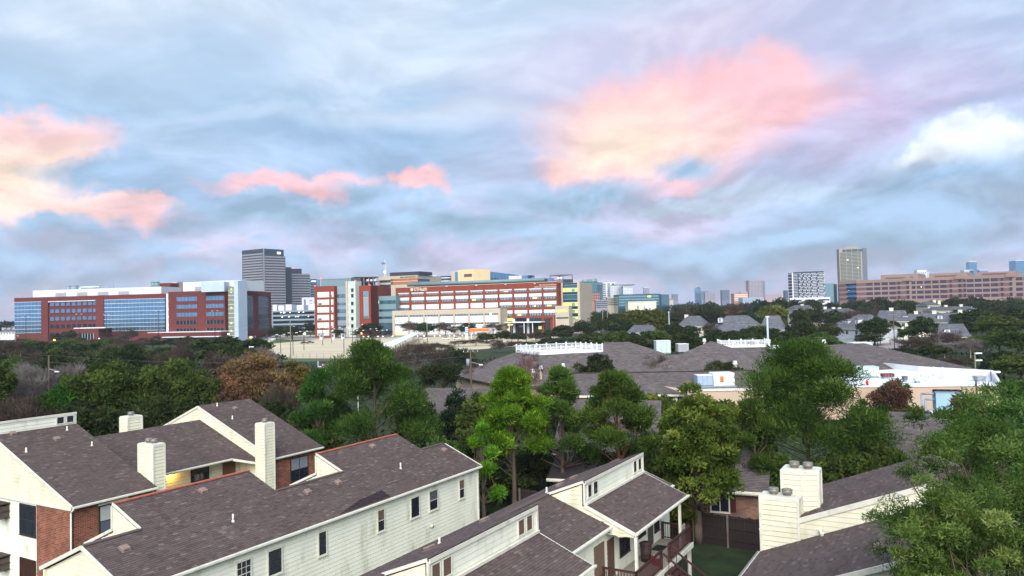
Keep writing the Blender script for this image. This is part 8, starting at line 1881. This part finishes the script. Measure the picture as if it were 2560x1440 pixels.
L_ = [  # kind, column, top row, distance, width in photo pixels, where
 ('oak', 560, 838, 235, 150, 'broad dark oak before the brick plinth at the left'), ('oak', 640, 842, 230, 90, 'dark oak at the left end of the pale lot'), ('oak', 470, 858, 250, 130, 'dark oak left of the broad one, below the glass ribbons'), ('oak', 380, 866, 260, 120, 'dark oak below the second blue glass wall'), ('grey', 300, 872, 270, 150, 'grey leafless tree below the brick entrance block'), ('bare', 220, 866, 280, 140, 'brown leafless tree left of the grey one, by the road'),
 ('olive', 150, 858, 330, 110, 'olive green tree beside the road'), ('olive', 205, 856, 340, 80, 'second olive tree right of the roadside one'), ('bare', 60, 848, 420, 120, 'brown tree before the first blue glass wall'), ('oak', 20, 846, 430, 90, 'dark tree at the far left edge by the road'), ('oak', 162, 828, 530, 62, 'dark oak before the square windows'), ('bare', 325, 822, 540, 42, 'tall brown tree before the blue glass wall'), ('bare', 290, 836, 500, 70, 'brown tree left of the tall brown one'), ('bare', 375, 838, 500, 46, 'small brown tree before the low white wall'), ('bare', 250, 846, 460, 110, 'brown hedge tree below the brick entrance'), ('oak', 420, 846, 420, 120, 'dark hedge tree below the brick plinth'), ('oak', 505, 845, 400, 120, 'dark hedge tree below the dark glazing'),
 ('oak', 690, 818, 520, 50, 'dark round tree by the white columns'), ('oak', 730, 815, 500, 60, 'round dark tree right of the columns'), ('oak', 775, 805, 560, 34, 'dark tree before the grey podium'), ('oak', 847, 823, 520, 34, 'small dark tree before the grey panel wing'), ('oak', 925, 806, 515, 66, 'dark oak before the teal link block'), ('bare', 905, 822, 505, 60, 'brown shrub tree before the red block'), ('bare', 955, 824, 505, 50, 'brown shrub tree by the blue lamp'),
 ('bare', 1035, 802, 505, 66, 'purple brown tree before the left end of the beige base'), ('oak', 1065, 808, 500, 50, 'dark tree right of the purple brown one'), ('bare', 1113, 804, 500, 52, 'purple brown tree before the middle of the beige base'), ('bare', 1145, 812, 500, 50, 'brown tree right of the middle purple brown one'), ('oak', 1170, 806, 495, 50, 'dark tree behind the orange canopy'), ('bare', 1232, 806, 490, 56, 'brown tree right of the orange canopy'),
 ('bare', 1080, 856, 320, 130, 'brown leafless tree before the white walkway roof'), ('bare', 1190, 846, 360, 130, 'brown leafless tree before the service station'), ('oak', 1255, 828, 380, 120, 'dark oak right of the service station'), ('bare', 1315, 832, 390, 110, 'brown tree before the lit entrance'), ('oak', 1375, 824, 400, 110, 'dark oak before the entrance canopy end'), ('oak', 1432, 808, 410, 110, 'dark oak below the lime lit tower'), ('bare', 1290, 850, 300, 130, 'brown bare tree left behind the large railing'), ('oak', 1350, 846, 290, 110, 'dark tree behind the large white railing'), ('oak', 1420, 838, 280, 110, 'dark tree behind the right half of the large railing'),
 ('oak', 1470, 826, 235, 110, 'first dark tree of the hedge row right of the railing'), ('green', 1530, 832, 228, 100, 'green tree in the hedge row before the low grey roof'), ('oak', 1590, 838, 220, 100, 'dark tree in the hedge row below the low grey roof'), ('green', 1650, 828, 225, 100, 'green tree in the hedge row left of the valley'), ('oak', 1705, 832, 218, 110, 'dark tree in the hedge row behind the condenser'), ('oak', 1760, 838, 214, 90, 'dark tree in the hedge row left of the pointed roof'), ('oak', 1812, 838, 212, 90, 'dark tree in the hedge row right of the pointed roof'), ('oak', 1868, 830, 216, 110, 'dark tree in the hedge row behind the small railing'), ('oak', 1950, 826, 224, 110, 'dark tree right of the tall pale post'), ('oak', 2005, 800, 240, 100, 'tall dark oak before the white dormers'), ('green', 2050, 828, 228, 110, 'green tree left below the dormered house'), ('oak', 1975, 838, 215, 110, 'dark tree behind the right end ridge'),
 ('olive', 1605, 770, 400, 130, 'broad brownish olive tree before the cream shed'), ('oak', 1490, 792, 430, 110, 'dark tree around the power poles'), ('oak', 1545, 796, 390, 90, 'dark tree left before the broad olive one'), ('oak', 1665, 782, 430, 90, 'dark tree by the small white T post'), ('bare', 1705, 770, 470, 60, 'grey brown tree above the small white gable'), ('oak', 1745, 766, 490, 90, 'dark tree left above the large grey roof'), ('oak', 1800, 768, 500, 90, 'dark tree above the large grey roof'), ('rust', 1838, 772, 480, 60, 'reddish brown tree above the large grey roof'), ('oak', 1862, 778, 470, 80, 'dark tree right above the large grey roof'), ('olive', 1925, 762, 430, 80, 'yellow green tree left below the zigzag tower'), ('oak', 1900, 790, 380, 60, 'dark tree between the grey roof ends'), ('oak', 1965, 748, 520, 80, 'dark tree at the foot of the zigzag tower'),
 ('bare', 2145, 768, 350, 90, 'brown tree above the dormered town house'), ('oak', 2185, 796, 288, 78, 'round dark oak between the town houses'), ('oak', 2302, 788, 285, 66, 'dark oak before the long town house row'), ('bare', 2315, 826, 225, 150, 'large brown leafless tree right of the lane'), ('grey', 2385, 846, 215, 110, 'grey leafless tree below the large dormer'), ('oak', 2300, 862, 205, 130, 'dark shrub tree below the brown leafless one'), ('bare', 2370, 890, 180, 150, 'brown thicket tree behind the flat roof parapet'), ('oak', 2440, 770, 330, 120, 'dark tree right of the long town house row'), ('green', 2500, 790, 290, 120, 'green tree at the right below the hospital'), ('oak', 2545, 770, 330, 110, 'dark tree at the right edge below the hospital'), ('green', 2475, 830, 225, 130, 'green tree behind the two headed lamp standard'), ('green', 2545, 830, 215, 110, 'green tree at the right edge behind the lamp standard'), ('oak', 2490, 880, 165, 120, 'dark green tree right of the lamp standard'), ('green', 2550, 890, 150, 120, 'green tree at the right edge beside the parapet'), ('green', 2545, 950, 118, 110, 'green tree right of the flat roofed building')]
for kd, px, yt, Yd, w, lb in L_: put_tree(kd, lb, px, yt, Yd, w, 'trees of the middle distance')
# trees under the skyline: no single one can be told from the next
for i in range(150):
    px = TR.uniform(1450, 2600); Yd = TR.uniform(480, 760); hz = 773.5 - (px - 1280) * 0.0240
    if 2085 < px < 2600 and Yd > 540: Yd = TR.uniform(470, 540)
    yt = hz + TR.uniform(-8, 12) if px > 1680 else hz + TR.uniform(8, 26)
    if px > 2090: yt = hz + TR.uniform(-4, 14)
    kd = TR.choice(('far', 'far', 'far', 'oak', 'bare'))
    where = next(w for x, w in ((1560, 'the white hospitals'), (1680, 'the long glass office'), (1800, 'the pointed roof tower'), (1870, 'the glowing orange roof band'), (1960, 'the grey gridded tower'), (2080, 'the zigzag tower'), (2180, 'the tall beige tower'), (2330, 'the left half of the pink hospital'), (2450, 'the middle of the pink hospital'), (9999, 'the right end of the pink hospital')) if px < x)
    put_tree(kd, {'far': 'dark green', 'oak': 'dark olive', 'bare': 'brown leafless'}[kd] + ' tree in the far canopy below ' + where, px, yt, Yd, TR.uniform(40, 75), 'trees crowding below the skyline')
for i in range(46):
    px = TR.uniform(-120, 1000); Yd = TR.uniform(330, 480); hz = 773.5 - (px - 1280) * 0.0240
    if 560 < px: continue
    kd = TR.choice(('oak', 'bare', 'bare', 'green')); where = 'first blue glass wall' if px < 105 else 'square windows' if px < 260 else 'second blue glass wall' if px < 415 else 'brick wing with ribbons'
    put_tree(kd, {'oak': 'dark', 'bare': 'brown leafless', 'green': 'green'}[kd] + ' low tree massed before the ' + where, px, 846 + TR.uniform(0, 16) - (px - 0) * 0.012, Yd * 0.9, TR.uniform(40, 80), 'trees massed before the left hospital')

# low trees and shrubs that close the gaps below the large ones
SHRUBS = [(1095, 1085, 70, 110, 'green', 'left of the dark cedar'), (1250, 1150, 66, 130, 'oak', 'below the young lime pine'), (1330, 1120, 70, 130, 'oak', 'right of the lime pine trunk'), (1420, 1085, 76, 130, 'green', 'before the dark shed roof'), (1490, 1120, 68, 110, 'oak', 'beside the dark shed'), (1600, 1085, 70, 120, 'green', 'below the forked pine'), (1660, 1120, 58, 110, 'oak', 'left below the olive tree'), (1700, 1180, 55, 90, 'olive', 'against the pinkish brick house'), (1840, 1120, 62, 130, 'green', 'above the pinkish house roof'), (1930, 1130, 60, 120, 'green', 'behind the paired chimneys'), (2090, 1140, 60, 130, 'green', 'right behind the paired chimneys'), (2190, 1090, 60, 110, 'green', 'at the right foot of the fluffy pine'), (1220, 1085, 74, 110, 'green', 'behind the young lime pine'), (1040, 1010, 82, 90, 'green', 'at the right foot of the big spreading pine'),
 (1380, 1000, 100, 150, 'oak', 'behind the round topped pine'), (1470, 995, 104, 130, 'green', 'before the care home wing, left'), (1560, 990, 105, 120, 'oak', 'before the care home wing, middle'), (1640, 985, 106, 100, 'olive', 'before the care home wing, right'), (1290, 985, 110, 140, 'bare', 'behind the lime pine'), (1180, 985, 105, 130, 'oak', 'behind the dark cedar'), (660, 1010, 84, 150, 'oak', 'behind the right block of the brick house'), (770, 1030, 76, 130, 'green', 'left of the big spreading pine foot'), (580, 990, 88, 120, 'rust', 'behind the peak of the brick house'), (240, 1010, 84, 150, 'oak', 'behind the back chimney'), (90, 1000, 86, 130, 'bare', 'behind the clerestory wall'), (2290, 1010, 78, 110, 'green', 'below the maroon tree'), (2400, 1060, 60, 160, 'green', 'left of the right edge trees'), (1760, 1060, 68, 150, 'olive', 'behind the olive tree'), (1710, 992, 92, 100, 'olive', 'before the little peach gable'), (1815, 1005, 88, 120, 'green', 'before the peach parapet')]
for px, yt, Yd, w, kd, lb in SHRUBS: put_tree(kd, {'oak': 'dark', 'green': 'green', 'olive': 'olive', 'bare': 'brown leafless', 'rust': 'reddish'}[kd] + ' low tree ' + lb, px, yt, Yd, w * 1.25, 'low trees between the large ones', 'low_tree')
# trees that half hide the town houses
for kd, px, yt, Yd, w, lb in (('oak', 2070, 805, 300, 60, 'dark tree left of the dormered town house'), ('oak', 2170, 830, 275, 70, 'dark tree at the right corner of the dormered town house'), ('oak', 2230, 800, 312, 50, 'small dark tree before the cream town house'), ('green', 2270, 815, 300, 50, 'green tree between cream town house and long row'), ('oak', 2340, 806, 320, 70, 'dark tree before the long town house row'), ('oak', 2410, 800, 310, 80, 'dark tree at the right end of the long town house row'), ('green', 2430, 838, 262, 80, 'green tree right of the large dormer'), ('oak', 1790, 822, 320, 70, 'dark tree before the left corner of the large grey roof'), ('oak', 1850, 820, 320, 80, 'dark tree before the large grey roof'), ('green', 1905, 815, 320, 80, 'green tree before the right corner of the large grey roof'), ('oak', 1720, 812, 340, 60, 'dark tree before the small white gabled house'), ('oak', 1690, 806, 345, 50, 'dark tree left of the small white gabled house'), ('bare', 1780, 806, 345, 50, 'brown tree between the two left town houses'), ('oak', 2090, 778, 400, 70, 'dark tree above the cream chimneys'), ('bare', 2200, 772, 400, 80, 'brown tree above the cream town house'), ('oak', 2260, 768, 410, 70, 'dark tree above the middle town houses'), ('oak', 2390, 772, 400, 60, 'dark tree between the far chimneys'), ('bare', 2440, 778, 390, 70, 'brown tree right of the far chimneys'), ('oak', 1600, 826, 310, 90, 'dark tree before the low grey roof'), ('oak', 2030, 770, 400, 60, 'dark tree before the far grey roof'), ('oak', 2000, 768, 390, 50, 'dark tree hiding the wall under the far grey roof')):
    put_tree(kd, lb, px, yt, Yd, w, 'trees of the middle distance')

# thicket between the left hospital and the oaks
for i in range(70):
    px = TR.uniform(-80, 660); Yd = TR.uniform(125, 320); h = TR.uniform(6.5, 10.5); hz = 773.5 - (px - 1280) * 0.0240
    if px < 130 and Yd > 230: continue
    if px > 600: Yd = TR.uniform(125, 200)
    yt = hz + (17 - h) * 1880 / Yd
    if yt < 850: continue
    kd = TR.choice(('oak', 'oak', 'bare', 'grey', 'oak', 'bare', 'green')); where = 'left lamp pole' if px < 130 else 'wide dark oak' if px < 300 else 'rounded dark oak' if px < 480 else 'rust coloured tree'
    put_tree(kd, {'oak': 'dark', 'bare': 'brown leafless', 'grey': 'grey leafless', 'green': 'green'}[kd] + (' near' if Yd < 190 else ' farther') + ' thicket tree behind the ' + where, px, yt, Yd, TR.uniform(7, 12) * 1880 / Yd, 'thicket trees before the left hospital')

def far_wood():
    """tree mass beyond the buildings and out to the horizon"""
    rng = np.random.default_rng(77); P = []; n = 520
    pos = []; dirs = []; tint = []; Ls = []; Ws = []
    for i in range(n):
        Yd = rng.uniform(800, 3200); X_ = rng.uniform(-0.75, 0.75) * Yd; h = rng.uniform(11, 17); r = rng.uniform(6, 12); m = 60
        d = unit(rng.normal(size=(m, 3))); d[:, 2] = np.abs(d[:, 2]); pos.append(np.array([X_, Yd, h * 0.4]) + d * np.array([r, r, h * 0.6])); dirs.append(unit(d + rng.normal(size=d.shape) * 0.8)); tint.append(rng.normal(0.5, 0.15) + rng.normal(size=m) * 0.12); Ls.append(np.full(m, 4.0)); Ws.append(np.full(m, 3.4))
    me = blade_mesh('far_wood', np.vstack(pos), np.vstack(dirs), np.hstack(Ls), np.hstack(Ws), np.hstack(tint), LF_FAR, rng)
    o = link_mesh('far_wood', me); put_props(o, 'dark mass of distant trees along the horizon', 'trees', None, 'stuff')
far_wood()
def undergrowth():
    """ground cover between the houses and the trees"""
    rng = np.random.default_rng(5); n = 9000
    px = rng.uniform(-100, 2660, n); Yd = rng.uniform(60, 260, n)
    pos = np.stack([(px - 1280) / CAM_F * Yd, Yd, np.zeros(n)], 1)
    dirs = unit(rng.normal(size=(n, 3)) * 0.6 + np.array([0, 0, 1.0]))
    k = (pos[:, 0] > 60) | (Yd > 130) | (pos[:, 0] < 10); pos = pos[k]; dirs = dirs[k]; Yd = Yd[k]; m = len(pos)
    me = blade_mesh('undergrowth', pos, dirs, rng.uniform(0.4, 1.4, m), rng.uniform(0.3, 0.9, m), rng.normal(0.4, 0.2, m), LF_OAK, rng)
    o = link_mesh('undergrowth', me); put_props(o, 'low scrub covering the ground between houses and trees', 'undergrowth', None, 'stuff')
undergrowth()

# ------------------------------------------------------------------ the evening air
def haze():
    mb = MB(); mb.box(-6020, 6020, -6020, 6020, -1.0, 172)
    m = bpy.data.materials.new('evening_air'); m.use_nodes = True; nt = m.node_tree; nt.nodes.clear()
    v = nt.nodes.new('ShaderNodeVolumePrincipled'); v.inputs['Color'].default_value = (0.80, 0.87, 1.0, 1); v.inputs['Density'].default_value = 0.00008; v.inputs['Anisotropy'].default_value = 0.0
    o = nt.nodes.new('ShaderNodeOutputMaterial'); nt.links.new(v.outputs[0], o.inputs['Volume'])
    ob = mb.build('haze', m); put_props(ob, 'thin blue evening haze in the air', 'haze', None, 'stuff'); ob.display_type = 'WIRE'
haze()
